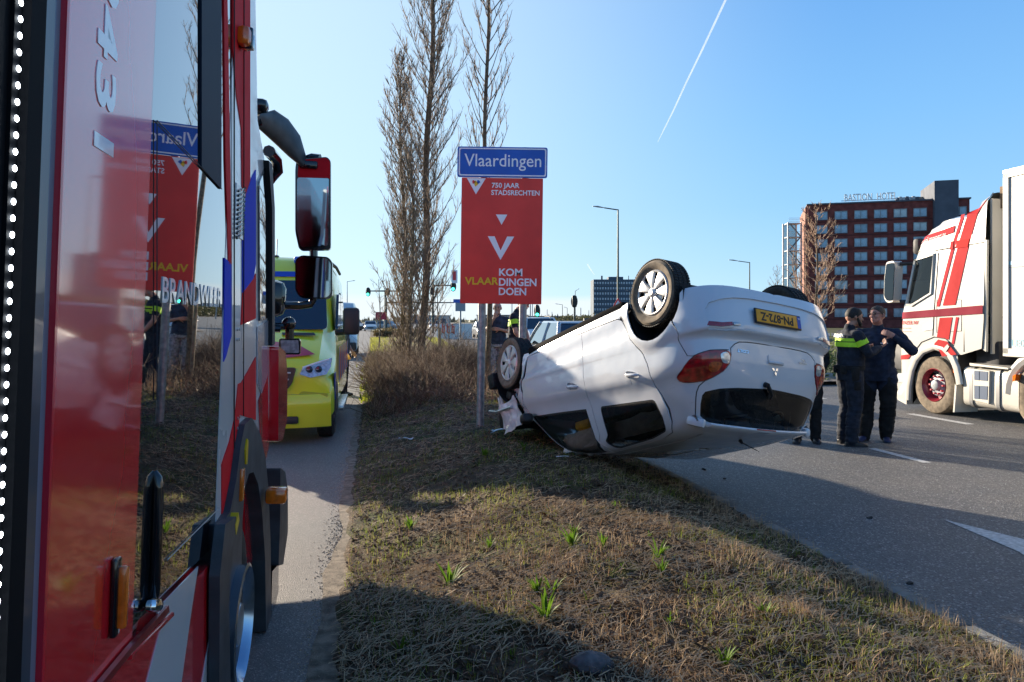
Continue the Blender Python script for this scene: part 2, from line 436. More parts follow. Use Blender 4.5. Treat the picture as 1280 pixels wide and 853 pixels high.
# ---------------------------------------------------------------- overturned car
PAINT_W = mat('car_white', (.64, .66, .69), .22, coat=1., coat_rough=.03)
_nt = PAINT_W.node_tree; _b = _nt.nodes['Principled BSDF']; _tc = _nt.nodes.new('ShaderNodeTexCoord'); _mp = _nt.nodes.new('ShaderNodeMapping'); _mp.inputs['Scale'].default_value = (3, 9, 22); _mp.inputs['Rotation'].default_value = (.2, .35, .3)
_n = _nt.nodes.new('ShaderNodeTexNoise'); _n.inputs['Scale'].default_value = 2.2; _n.inputs['Detail'].default_value = 9; _n.inputs['Roughness'].default_value = .72; _r = _nt.nodes.new('ShaderNodeMapRange'); _r.inputs['From Min'].default_value = .60; _r.inputs['From Max'].default_value = .72; _r.inputs['To Max'].default_value = .55
_n2 = _nt.nodes.new('ShaderNodeTexNoise'); _n2.inputs['Scale'].default_value = 1.6; _n2.inputs['Detail'].default_value = 6; _r2 = _nt.nodes.new('ShaderNodeMapRange'); _r2.inputs['From Min'].default_value = .48; _r2.inputs['From Max'].default_value = .70; _mu = _nt.nodes.new('ShaderNodeMath'); _mu.operation = 'MULTIPLY'; _ms = _nt.nodes.new('ShaderNodeMix'); _ms.data_type = 'RGBA'
_nt.links.new(_tc.outputs['Object'], _mp.inputs[0]); _nt.links.new(_mp.outputs[0], _n.inputs['Vector']); _nt.links.new(_tc.outputs['Object'], _n2.inputs['Vector']); _nt.links.new(_n.outputs['Fac'], _r.inputs['Value']); _nt.links.new(_n2.outputs['Fac'], _r2.inputs['Value']); _nt.links.new(_r.outputs[0], _mu.inputs[0]); _nt.links.new(_r2.outputs[0], _mu.inputs[1]); _nt.links.new(_mu.outputs[0], _ms.inputs['Factor'])
_ms.inputs['A'].default_value = (.64, .66, .69, 1); _ms.inputs['B'].default_value = (.22, .20, .17, 1); _nt.links.new(_ms.outputs['Result'], _b.inputs['Base Color'])
_n3 = _nt.nodes.new('ShaderNodeTexNoise'); _n3.inputs['Scale'].default_value = 2.6; _n3.inputs['Detail'].default_value = 2; _bp = _nt.nodes.new('ShaderNodeBump'); _bp.inputs['Strength'].default_value = .35; _bp.inputs['Distance'].default_value = .03; _nt.links.new(_tc.outputs['Object'], _n3.inputs['Vector']); _nt.links.new(_n3.outputs['Fac'], _bp.inputs['Height']); _nt.links.new(_bp.outputs[0], _b.inputs['Coat Normal']); _nt.links.new(_bp.outputs[0], _b.inputs['Normal'])
BLK = mat('black_plastic', (.018, .018, .02), .45, noise_amt=.3, noise_scale=30)
RUB = mat('rubber', (.022, .021, .020), .75, noise_amt=.5, noise_scale=25, bump=.15, bscale=120)
RUBD = mat('dusty_rubber', (.21, .165, .115), .9, noise_amt=.75, noise_scale=16, col2=(.12, .095, .068))
DARKM = mat('dark_metal', (.05, .05, .055), .5, metal=.6, noise_amt=.5, noise_scale=12)
SILV = mat('silver', (.55, .56, .57), .28, metal=.8, noise_amt=.15, noise_scale=9)
CHROME = mat('chrome', (.8, .8, .82), .08, metal=1.)
GLS = glassmat('car_glass', (.80, .86, .86), .85)
GLSD = glassmat('privacy_glass', (.6, .66, .66), .6)
REDL = mat('red_lens', (.36, .006, .010), .12, coat=1., noise_amt=.55, noise_scale=22)
AMBL = mat('amber_lens', (.75, .16, .012), .15, coat=1., noise_amt=.2, noise_scale=40)
AMBD = mat('amber_chamber', (.50, .09, .01), .15, coat=1., noise_amt=.5, noise_scale=40)
CLRL = mat('clear_lens', (.62, .65, .68), .1, metal=.5, coat=1., noise_amt=.3, noise_scale=30)
DSH = mat('inner_black', (.008, .008, .009), .8)
def panelmesh(P, faces, off=0., flange=.012, mirror=0, disp=None, warp=None, keep=None):
    """mesh of some chart triangles on the body; flange = depth of the folded edge; mirror 0 right only, 1 left only, 2 both welded"""
    used = sorted({i for f in faces for i in f}); ix = {a: k for k, a in enumerate(used)}
    vs = []; ns = []
    for i in used:
        u, v = max(P[i].x, 0.), min(max(P[i].y, 0.), _tl[-1]); n = c2n(u, v); p = c2p(u, v)
        if u < 1e-4: n.y = 0; n.normalize(); p.y = 0.
        d = off + (disp(p) if disp else 0.)
        p = p + n * d
        if warp: p = warp(p)
        vs.append(p); ns.append(n)
    F = []
    for f in faces:
        g = [ix[i] for i in f]; nn = (vs[g[1]] - vs[g[0]]).cross(vs[g[2]] - vs[g[0]])
        if nn.dot(ns[g[0]] + ns[g[1]] + ns[g[2]]) < 0: g = g[::-1]
        F.append(tuple(g))
    def onmid(i): return P[used[i]].x < 1e-4
    if flange:
        E = {}
        for f in F:
            for a, b in zip(f, f[1:] + f[:1]): E[(a, b)] = E.get((a, b), 0) + 1
        bd = [(a, b) for (a, b) in E if (b, a) not in E and not (onmid(a) and onmid(b))]
        rim = {}
        nb = len(vs)
        for a, b in bd:
            for c in (a, b):
                if c not in rim: rim[c] = len(vs); vs.append(vs[c] - ns[c] * flange); ns.append(None)
        FF = [(b, a, rim[a], rim[b]) for a, b in bd]
    else: FF = []
    def flip(v): return Vector((v.x, -v.y, v.z))
    allv = []; allf = []; alln = []
    for side in ([0], [1], [0, 1])[mirror]:
        o = len(allv)
        allv += [flip(v) if side else v for v in vs]
        alln += [(flip(n) if side else n) if n is not None else None for n in ns]
        allf += [tuple(o + i for i in (f[::-1] if side else f)) for f in F + FF]
    return allv, allf, alln
def panel(name, res, key, m, parent, off=0., flange=.012, mirror=0, disp=None, warp=None, extra=None, **kw):
    P, R_ = res
    if key not in R_: raise RuntimeError('no region ' + key)
    vs, fs, ns = panelmesh(P, R_[key], off, flange, mirror, disp, warp)
    me = bpy.data.meshes.new(name); me.from_pydata([tuple(v) for v in vs], [], fs); me.materials.append(m)
    me.shade_smooth()
    if disp is None and warp is None:
        nl = []
        for f in me.polygons:
            isf = len(f.vertices) == 4
            for i in f.vertices: nl.append(tuple(f.normal) if (isf or ns[i] is None) else tuple(ns[i]))
        me.normals_split_custom_set(nl)
    else: me.set_sharp_from_angle(angle=radians(50))
    o = bpy.data.objects.new(name, me); COL.objects.link(o); o.parent = parent
    for k, v in kw.items(): o[k] = v
    return o
def ell(cx, cz, rx, rz, a0=-60, a1=240, n=26): return [(cx + rx * cos(radians(a0 + (a1 - a0) * i / n)), cz + rz * sin(radians(a0 + (a1 - a0) * i / n))) for i in range(n + 1)]
car = thing('overturned_car', 'white hatchback lying upside down on the verge with its wheels in the air', 'car')
CARR = Matrix(((-0.4936, 0.86926, 0.02724), (0.82159, 0.47635, -0.31318), (-0.28521, -0.13221, -0.9493)))
_m = CARR.to_quaternion().to_matrix().to_4x4(); _m.translation = (1.9013, 7.0441, 2.0536); car.matrix_world = _m
S = sidept
archR = [S(x, max(z, .13)) for x, z in ell(-.01, .365, .325, .36, -70, 250)]
archF = [S(x, max(z, .13)) for x, z in ell(2.50, .365, .335, .36, -70, 250)]
wF = smooth_loop(P3(closed=True, L=[(1.13, -.77, 1.10), (1.6, -.77, 1.045), (2.12, -.76, .99), (2.06, -.72, 1.10), (1.93, -.68, 1.215), (1.76, -.648, 1.32), (1.56, -.61, 1.41), (1.34, -.595, 1.455), (1.095, -.60, 1.475)]), 1)
wR = round_poly([Vector(p) for p in P3(closed=True, L=[(.895, -.773, 1.12), (.16, -.767, 1.20), (.135, -.715, 1.34), (.165, -.66, 1.435), (.40, -.625, 1.463), (.90, -.605, 1.470)])], .03, 3)
def grow(poly, d):
    n = len(poly); c = Vector((sum(p[0] for p in poly) / n, sum(p[1] for p in poly) / n)); out = []
    ar = sum(poly[i][0] * poly[(i + 1) % n][1] - poly[(i + 1) % n][0] * poly[i][1] for i in range(n))
    for i in range(n):
        e = (Vector(poly[(i + 1) % n][:2]) - Vector(poly[i - 1][:2])); e = e.normalized() if e.length > 1e-9 else Vector((1, 0))
        q = Vector((e.y, -e.x)) * (1 if ar > 0 else -1); out.append(tuple(Vector(poly[i][:2]) + q * d))
    return out
fline = P3([(1.04, -.83, .30)]) ; ybase = fline[0][1]
dR = P3([(1.035, -.845, .365), (.8, -.845, .375), (.47, -.845, .395), (.41, -.845, .425), (.355, -.85, .52), (.30, -.85, .63), (.20, -.855, .745), (.145, -.853, .812), (.105, -.85, .906), (.085, -.82, 1.046), (.092, -.803, 1.081), (.054, -.771, 1.179), (.035, -.735, 1.29), (.054, -.687, 1.39), (.12, -.63, 1.465), (.25, -.60, 1.485), (.453, -.58, 1.490), (.838, -.56, 1.493), (1.01, -.56, 1.492)])
sB = P3([(1.035, -.845, .365), (1.03, -.85, .47), (1.02, -.856, .67), (1.03, -.854, .778), (1.023, -.847, .9), (1.045, -.804, .995), (1.03, -.78, 1.097), (1.02, -.70, 1.34), (1.01, -.56, 1.492)])
dRl = dR + sB[::-1][1:-1]
dF = sB + P3([(1.25, -.545, 1.490), (1.50, -.56, 1.455), (1.68, -.60, 1.39), (1.85, -.64, 1.31), (2.02, -.68, 1.20), (2.16, -.73, 1.08), (2.23, -.78, .98), (2.245, -.83, .86), (2.21, -.84, .70), (2.15, -.84, .53), (2.07, -.825, .335), (1.6, -.835, .35)])
lampP = smooth_loop(P3([(-.165, -.785, 1.072), (-.235, -.785, 1.027), (-.31, -.765, .965), (-.375, -.73, .925), (-.43, -.66, .905), (-.468, -.59, .902), (-.484, -.515, .903), (-.478, -.487, .94), (-.46, -.50, 1.007), (-.43, -.535, 1.055), (-.38, -.60, 1.100), (-.325, -.66, 1.127), (-.24, -.73, 1.130), (-.175, -.765, 1.110)]), 2)
tg = P3([(-.53, .0, .812), (-.525, -.20, .812), (-.52, -.32, .815), (-.51, -.40, .822), (-.506, -.45, .845), (-.495, -.49, .88)]) + P3([(-.488, -.487, .93), (-.46, -.50, 1.007), (-.43, -.535, 1.055), (-.38, -.60, 1.100), (-.335, -.65, 1.127), (-.295, -.68, 1.165), (-.265, -.685, 1.21), (-.21, -.66, 1.32), (-.17, -.635, 1.39), (-.13, -.58, 1.45), (-.16, -.4, 1.478), (-.19, -.2, 1.485), (-.20, 0, 1.487)])
rw = P3([(-.43, .0, 1.160), (-.42, -.144, 1.163), (-.40, -.36, 1.170), (-.365, -.53, 1.185), (-.30, -.625, 1.205), (-.285, -.645, 1.235), (-.25, -.64, 1.30), (-.20, -.61, 1.385), (-.20, -.555, 1.422), (-.20, -.414, 1.452), (-.22, -.2, 1.462), (-.225, 0, 1.464)])
bs = P3([(-.225, -.838, .56), (-.238, -.838, .641), (-.266, -.824, .773), (-.31, -.78, .93), (-.345, -.755, .938)])
bmp = P3([(-.225, -.838, .17)]) + bs + P3([(-.43, -.66, .900), (-.468, -.59, .897), (-.49, -.51, .893), (-.503, -.455, .842), (-.51, -.40, .817), (-.52, -.32, .809), (-.525, -.20, .806), (-.53, 0, .806), (-.4, 0, .17)])
bmp[-1] = (-.0, 0.0); bmp[0] = (bmp[0][0], 0.0)
bmp = [(-.01, q[1]) if q[0] < .012 else q for q in bmp]
tg = [(-.01, q[1]) if q[0] < .012 else q for q in tg]; rw = [(-.01, q[1]) if q[0] < .012 else q for q in rw]
refl = P3([(-.50, -.70, .688), (-.56, -.62, .700), (-.588, -.53, .690), (-.590, -.53, .722), (-.56, -.62, .736), (-.485, -.71, .722)])
rcs = P3([(-.60, 0, .455), (-.595, -.3, .462), (-.583, -.48, .478), (-.555, -.60, .50), (-.51, -.685, .53), (-.49, -.71, .58), (-.50, -.71, .76), (-.58, -.45, .742), (-.60, -.2, .738), (-.60, 0, .738)])
rcs = [(-.01, q[1]) if q[0] < .012 else q for q in rcs]
sillz = [(-.2, .2)]
roofs = P3([(1.62, -.53, 1.435), (1.30, -.475, 1.50), (.9, -.455, 1.505), (.5, -.45, 1.507), (.15, -.45, 1.505), (-.06, -.47, 1.502)])
hR = P3([(.395, -.853, .90), (.30, -.845, .925), (.245, -.84, .955), (.24, -.83, .985), (.30, -.835, .985), (.385, -.84, .955)])
hF = P3([(1.305, -.853, .80), (1.21, -.85, .825), (1.155, -.845, .855), (1.15, -.84, .885), (1.21, -.84, .885), (1.295, -.85, .86)])
regions = [('arch_rear', archR), ('arch_front', archF), ('lamp', lampP), ('glass_front', wF), ('seal_front', grow(wF, .016)), ('glass_rear', wR), ('seal_rear', grow(wR, .014)),
           ('cup_front', smooth_loop(hF, 3)), ('cup_rear', smooth_loop(hR, 3)),
           ('door_front', dF), ('door_rear', dRl), ('back_glass', rw), ('tailgate', tg), ('reflector', refl), ('recess', rcs), ('bumper', bmp)]
seams = [(dRl, .010, True), (dF, .010, True), (tg, .008, True), (bs + P3([(-.43, -.66, .902), (-.49, -.51, .895)]), .006, False), (roofs, .020, False), (lampP, .005, True)]
CARV = carve(c2p, (0, 3.80, 0.0, _tl[-1] - .03), .040, regions, seams)
def crush(p):
    """the nose is pushed in and buckled"""
    k = min(max((p.x - 2.16) / .5, 0), 1); 
    if k <= 0: return p
    n = noise.noise_vector(p * 5.5); n2 = noise.noise_vector(p * 14)
    q = Vector((p.x - (p.x - 2.16) * .42 * k, p.y * (1 - .05 * k), p.z + .05 * k * sin(p.x * 9)))
    return q + n * .09 * k + n2 * .03 * k
def dent(p):
    d = .022 * math.exp(-((p.x - .02) ** 2 + (p.z - 1.30) ** 2) / .014) if p.x < .3 else 0
    # the flared wheel lips
    r = sqrt(((p.x + .01) / .325) ** 2 + ((p.z - .365) / .36) ** 2); fl = .016 * (1 - ss_(1.10, 1.24, r)) if p.z < .95 else 0
    r = sqrt(((p.x - 2.5) / .335) ** 2 + ((p.z - .365) / .36) ** 2); fl = max(fl, .016 * (1 - ss_(1.10, 1.24, r)) if p.z < .95 else 0)
    return fl - d
def drop(res, key, fn):
    P, R_ = res; R_[key] = [f for f in R_[key] if fn(c2p(sum(P[i].x for i in f) / 3, sum(P[i].y for i in f) / 3))]
drop(CARV, 'bumper', lambda p: p.z > .375)
drop(CARV, 'body', lambda p: p.z > (.30 if p.x > -.1 else .375) and p.x < 2.86 + .12 * sin(p.z * 11) and not (p.x > 1.2 and p.z > 1.2 and abs(p.y) < .5 and p.x > 1.62 - .3 * (abs(p.y) / .6)))
bodyo = panel('body', CARV, 'body', PAINT_W, car, mirror=2, disp=dent, warp=crush)
for side in (0, 1):
    for dn, k in (('front', 'door_front'), ('rear', 'door_rear')):
        d = panel('door', CARV, k, PAINT_W, car, mirror=side, disp=(lambda p: -.004 * ss_(2.0, 2.3, p.x)))
        g = panel('window', CARV, 'glass_' + dn, GLS if dn == 'front' else GLSD, d, off=-.007, flange=0, mirror=side)
        panel('window_seal', CARV, 'seal_' + dn, BLK, d, off=-.002, flange=.01, mirror=side)
        hc = panel('handle_cup', CARV, 'cup_' + dn, PAINT_W, d, off=-.017, flange=-.017, mirror=side)
        mb = MB(); x0, x1, z0, z1 = (.235, .40, .962, .928) if dn == 'rear' else (1.145, 1.31, .872, .838); pts = []
        for i in range(9):
            q = sidept(x0 + (x1 - x0) * i / 8, z0 + (z1 - z0) * i / 8); w_ = c2p(*q) + c2n(*q) * (.002 + .018 * sin(pi * i / 8) ** .5)
            if side: w_.y = -w_.y
            pts.append(w_)
        mb.tube(pts, [.010, .014, .016, .016, .016, .016, .016, .014, .010], 8); mb.build('handle', PAINT_W, d)
# tail lights with their coloured chambers
for side in (0, 1):
    sg = -1 if side == 0 else 1
    l = panel('tail_light', CARV, 'lamp', REDL, car, off=.008, flange=.03, mirror=side)
    def patch(nm, poly, m, off):
        pp = P3(poly); q = smooth_loop(pp, 3); r = carve(c2p, (min(a[0] for a in q) - .02, max(a[0] for a in q) + .02, min(a[1] for a in q) - .02, max(a[1] for a in q) + .02), .02, [('p', q)])
        return panel(nm, r, 'p', m, l, off=off, flange=.004, mirror=side)
    patch('reversing_light', [(-.475, -.525, .915), (-.475, -.50, .96), (-.455, -.51, .995), (-.44, -.56, .985), (-.45, -.58, .93)], CLRL, .0115)
    patch('indicator_light', [(-.445, -.57, .995), (-.43, -.575, 1.04), (-.40, -.61, 1.065), (-.385, -.645, 1.04), (-.40, -.64, .985)], AMBD, .0115)
    rv_ = MB(); q0, n0 = (c2p(*inv(-.597, -.49, .705)), c2n(*inv(-.597, -.49, .705)))
    if side: q0.y = -q0.y; n0.y = -n0.y
    rv_.rbox(q0 + n0 * .001, (.012, .07, .026), .004, rz=atan2(n0.y, n0.x)); rv_.build('reflector_white', SILV, car)
    panel('reflector', CARV, 'reflector', mat('reflector_red', (.30, .012, .03), .2, coat=1., noise_amt=.3, noise_scale=90), car, off=.002, flange=.01, mirror=side)
bmpo = panel('rear_bumper', CARV, 'bumper', PAINT_W, car, off=.002, mirror=2)
panel('bumper_panel', CARV, 'recess', PAINT_W, bmpo, off=-.012, flange=-.014, mirror=2)
tgo = panel('tailgate', CARV, 'tailgate', PAINT_W, car, mirror=2)
panel('rear_window', CARV, 'back_glass', GLS, tgo, off=-.004, flange=.004, mirror=2)
# black border printed round the rear glass: a frame just inside it
rwf = [(q[0] * .93 if q[0] > 0 else -.01, q[1]) for q in grow(rw, -.028)]
rwf = [(max(q[0], -.01), q[1]) for q in rwf]
r_ = carve(c2p, (0, .95, inv(-.45, 0, 1.1)[1], _tl[-1] - .3), .04, [('in', rwf), ('fr', rw)])
panel('window_border', r_, 'fr', BLK, tgo, off=-.009, flange=0, mirror=2)
# arch liners, inner shell and floor
for sg in (-1, 1):
    for cx in (-.01, 2.5):
        mb = MB(); P0 = [(cx + .345 * cos(a), .365 + .375 * sin(a)) for a in [radians(-6 + 192 * i / 24) for i in range(25)]]
        mb.add([(x, sg * y, z) for y in (.80, .55) for x, z in P0] + [(cx, sg * .55, .33)], [(i, i + 1, 26 + i, 25 + i) for i in range(24)] + [(25 + i, 26 + i, 50) for i in range(24)])
        mb.build('wheel_arch_liner', DSH, car)
mb = MB(); mb.rbox((1.30, 0, .29), (2.5, 1.36, .06), .02); mb.rbox((-.22, 0, .43), (.55, 1.0, .06), .02)
mb.box((.0, 0, .32), (.12, 1.3, .08)); mb.rbox((-.30, -.25, .41), (.22, .5, .08), .03); mb.build('floor_pan', mat('underbody', (.03, .03, .032), .7, noise_amt=.5), car)
for sg in (-1, 1):
    mb = MB(); mb.rbox((1.24, sg * .775, .280), (1.66, .10, .085), .02); mb.build('sill', mat('sill_black', (.010, .010, .011), .9, spec=.05), car)
inn = []
mb = MB(); mb.use(DSH)     # dark lining under the skin
rows = []
for v in np.linspace(.18, _tl[-1] - .06, 26):
    t = float(np.interp(v, _tl, _tx)); rows.append((t,))
def lin(u, v): p = c2p(u, v); n = c2n(u, v); return p - n * .028
regs = [('hole', grow(wF, .03)), ('hole', grow(wR, .03)), ('hole', grow(rw, .012)), ('hole', grow(archR, .02)), ('hole', grow(archF, .03))]
L_ = carve(c2p, (0, 3.2, .1, _tl[-1] - .05), .07, regs)
drop(L_, 'body', lambda p: p.z > .42 and p.x < 2.2 and not (p.x > 1.2 and p.z > 1.2 and abs(p.y) < .52 and p.x > 1.55 - .3 * (abs(p.y) / .6)))
panel('inner_shell', L_, 'body', mat('inner_trim', (.12, .12, .115), .8), car, off=-.022, flange=0, mirror=2)
# spoiler lip over the rear glass
top = []; n_ = 14
for k in range(-n_, n_ + 1):
    y = .645 * k / n_; a = abs(y) / .645; 
    x1 = -.315 + .08 * a ** 2.2 + .12 * max(0, a - .86) / .14; z1 = 1.488 - .035 * a ** 2 - .035 * max(0, a - .85) / .15
    x0 = -.12; z0 = 1.503 - .03 * a ** 2 - .05 * max(0, a - .85) / .15; xm = -.21; zm = 1.496 - .035 * a ** 2 - .04 * max(0, a - .85) / .15
    th = .030
    top.append([(x0, y, z0 + .004), (xm, y, zm + .003), (x1 + .012, y, z1 + .007), (x1, y, z1 - .004), (x1 + .004, y, z1 - th * .6), (x1 + .05, y, z1 - th), (xm + .02, y, zm - .05), (x0, y, z0 - .055)])
mb = MB(); mb.loft(top); sp = mb.build('spoiler', PAINT_W, tgo, sharp=40)
for s in (-1, 1):
    mb = MB(); mb.rbox((-.165, s * .625, 1.425), (.16, .055, .075), .022, rz=s * .35, ry=.35); mb.build('spoiler_end', PAINT_W, sp)
mb = MB(); mb.rbox((-.312, 0, 1.478), (.012, .22, .012), .004); mb.build('brake_light', REDL, sp)
# wiper, tailgate handle, emblem, letters
mb = MB(); mb.lathe([(.0, .03), (.024, .028), (.028, 0)], n=14); 
mb.xf = None
q = c2p(*inv(-.43, -.085, 1.125)); nq = c2n(*inv(-.43, -.085, 1.125))
mb = MB(); mb.cyl(q - nq * .005, q + nq * .035, .024, .020, 14)
e1 = c2p(*inv(-.42, -.04, 1.17)) + nq * .035; e2 = c2p(*inv(-.40, .05, 1.20)) + nq * .026; e3 = c2p(*inv(-.37, .24, 1.235)) + nq * .012
mb.tube([q + nq * .03, e1, e2], [.018, .016, .010], 8); mb.tube([e2, e3], [.007, .005], 6)
wp = mb.build('rear_wiper', BLK, tgo)
hh = P3([(-.515, .085, .888), (-.515, -.085, .888), (-.51, -.095, .905), (-.49, -.09, .955), (-.485, -.06, .972), (-.485, .06, .972), (-.49, .09, .955), (-.51, .095, .905)])
mb = MB()
def rearq(y, z): # point on the rear at (y, z), any side
    u = inv(-.5, -abs(y), z); p = c2p(*u); n = c2n(*u)
    if y > 0: p.y = -p.y; n.y = -n.y
    return p, n
ring = [(.080, .892), (.088, .905), (.085, .945), (.065, .968), (0, .973), (-.065, .968), (-.085, .945), (-.088, .905), (-.080, .892), (0, .888)]
vs = []
for d in (.004, -.0):
    for y, z in ring:
        p, n = rearq(y, z); vs.append(p + n * (.006 if d else .0005))
ci = []
for y, z in ring:
    p, n = rearq(y * .88, .93 + (z - .93) * .88); ci.append(p + n * .007)
mb.loft([vs[10:], vs[:10], ci], cap=False)
p, n = rearq(0, .93); mb.add(ci + [p + n * .001], [(i, (i + 1) % 10, 10) for i in range(10)])
# bulging pull bar across the cup
gb = []
for y in np.linspace(-.082, .082, 9):
    p, n = rearq(y, .952); gb.append(p + n * (.004 + .016 * (1 - (y / .084) ** 2)))
mb.tube(gb, .013, 8); mb.build('tailgate_handle', PAINT_W, tgo)
p, n = rearq(0, 1.02); up = Vector((0, 0, 1)); yy = Vector((0, -1, 0)); M = Mx(p + n * .006, yy, up)
mb = MB()
for a in (90, 210, 330):
    d = Vector((cos(radians(a)), sin(radians(a)))); s_ = Vector((-d.y, d.x)); pl = [d * .004, d * .022 + s_ * .0125, d * .043, d * .022 - s_ * .0125]
    mb.prism([tuple(x) for x in pl], -.003, .003, 'Z')
mb.v = [tuple(M @ Vector(v)) for v in mb.v]; mb.build('emblem', CHROME, tgo, sharp=20)
p, n = rearq(-.365, .893); text('badge_lettering', 'COLT', .036, Mx(p + n * .003, (Vector((0, -1, 0)) - n * Vector((0, -1, 0)).dot(n)), up), CHROME, tgo, .004, .0012, 1.1, sx=1.25)
p, n = rearq(.325, .905); M = Mx(p + n * .003, (Vector((0, -1, 0)) - n * Vector((0, -1, 0)).dot(n)), up)
text('badge_lettering', 'CLEAR', .024, M @ Matrix.Translation((0, .013, 0)), CHROME, tgo, .003, .0009, 1.15, sx=1.2); text('badge_lettering', 'TEC', .024, M @ Matrix.Translation((-.01, -.013, 0)), CHROME, tgo, .003, .0009, 1.15, sx=1.3)
# number plate
PY = mat('plate_yellow', (.85, .36, .012), .4, noise_amt=.1, noise_scale=30); PB = mat('plate_blue', (.02, .08, .42), .4)
PM = Mx((-.612, -.03, .610), (0, -1, 0), (.02, 0, 1))
mb = MB(); mb.rbox((0, 0, 0), (.535, .128, .016), .006); mb.v = [tuple(PM @ Vector(v)) for v in mb.v]; pf = mb.build('plate_holder', BLK, car)
mb = MB(); mb.rbox((0.0, 0, .010), (.515, .106, .004), .0015); mb.v = [tuple(PM @ Vector(v)) for v in mb.v]; npl = mb.build('number_plate', PY, pf)
mb = MB(); mb.box((-.237, 0, .0125), (.040, .104, .002)); mb.v = [tuple(PM @ Vector(v)) for v in mb.v]; mb.build('country_band', PB, pf)
text('plate_lettering', 'PN-872-Z', .098, PM @ Matrix.Translation((.020, .0, .0135)), mat('plate_ink', (.01, .01, .01), .5), pf, .002, .002, 1.03, sx=.92)
text('country_letters', 'NL', .022, PM @ Matrix.Translation((-.237, -.032, .0145)), mat('white_print', (.8, .8, .8), .5), pf, .001, .0006)
mb = MB(); mb.rbox((-.565, .11, .43), (.04, .02, .03), .004); mb.build('tow_eye_cap', BLK, bmpo)
mb = MB(); mb.rbox((-.45, -.43, .355), (.06, .10, .05), .012); mb.build('fog_light', REDL, bmpo)
mb = MB(); q = Vector((-.02, -.42, 1.503)); mb.tube([(-.03, -.02, 1.518), (-.05, -.02, 1.545)], [.018, .011], 8); mb.tube([(-.05, -.02, 1.54), (-.22, -.02, 1.64)], [.005, .003], 6); mb.build('aerial', BLK, car)
# wheels
def make_wheel(c, sg, dusty=True, steer=0.):
    e = bpy.data.objects.new('wheel', None); COL.objects.link(e); e.parent = car; e.location = c; e.rotation_euler = (0, 0, steer)
    w = .095
    pr = [(.205, -w * .82), (.235, -w), (.262, -w * 1.02), (.282, -w * .88), (.2915, -w * .60), (.2925, -w * .2), (.2925, w * .2), (.2915, w * .60), (.282, w * .88), (.262, w * 1.02), (.235, w), (.205, w * .82)]
    mb = MB(); mb.use(RUB); mb.lathe(pr, axis='Y', n=56)
    t = mb.build('tyre', None, e)
    t.data.materials.append(RUBD)
    for p in t.data.polygons:
        if p.center.y * sg > .03 and sqrt(p.center.x ** 2 + p.center.z ** 2) < .275: p.material_index = 1
    mb = MB()     # tread blocks
    for k in range(70):
        a = 2 * pi * k / 70
        for yy, wd in ((-.068, .030), (-.024, .032), (.024, .032), (.068, .030)):
            aa = a + (.02 if yy > 0 else 0); M = Matrix.Rotation(-aa, 4, 'Y'); 
            mb.xf = M; mb.box((.2925, yy, 0), (.008, wd, .0195))
    mb.build('tread_block', RUB, t, kind='stuff')
    mb = MB(); s = sg
    mb.lathe([(.0, s * .035), (.192, s * .035), (.198, s * .075), (.206, s * .078), (.206, -s * .075), (.19, -s * .075)], axis='Y', n=48); rim = mb.build('rim', DARKM, e)
    hc = MB(); hc.lathe([(.196, s * .060), (.2005, s * .078), (.190, s * .088), (.180, s * .084), (.178, s * .070)], axis='Y', n=56)
    n = 7
    for k in range(n):
        a = 2 * pi * k / n + .25
        for q_ in (-1, 1):       # each spoke is a pair of blades around a slot
            hc.xf = Matrix.Rotation(-(a + q_ * .105), 4, 'Y')
            sec = []
            for r, hw, h in ((.03, .016, .078), (.07, .024, .084), (.12, .033, .088), (.165, .047, .087), (.186, .064, .084)):
                hw2 = hw * .80; off = q_ * (-.004 if r < .1 else .0)
                sec.append([(r, s * (h - .014), -hw2 + off), (r, s * h, -hw2 * .7 + off), (r, s * (h + .003), off), (r, s * h, hw2 * .7 + off), (r, s * (h - .014), hw2 + off)])
            hc.loft(sec, cap=True)
    hc.xf = None; hc.lathe([(.0, s * .066), (.125, s * .068), (.128, s * .06)], axis='Y', n=28); hc.lathe([(.0, s * .098), (.022, s * .097), (.030, s * .090), (.042, s * .086), (.048, s * .070)], axis='Y', n=24)
    hc.build('hubcap', mat('hubcap_silver', (.62, .60, .57), .38, metal=.35, noise_amt=.15, noise_scale=18), e, sharp=28)
    mb = MB(); mb.lathe([(0, -s * .02), (.12, -s * .02), (.125, -s * .07), (0, -s * .075)], axis='Y', n=24); mb.cyl((0, -s * .05, 0), (0, -s * .35, .02), .035, n=10); mb.build('brake_disc', DARKM, e)
make_wheel((0, -.735, .295), -1); make_wheel((0, .735, .295), 1)
make_wheel((2.5, -.735, .295), -1, steer=.04); make_wheel((2.48, .735, .30), 1)
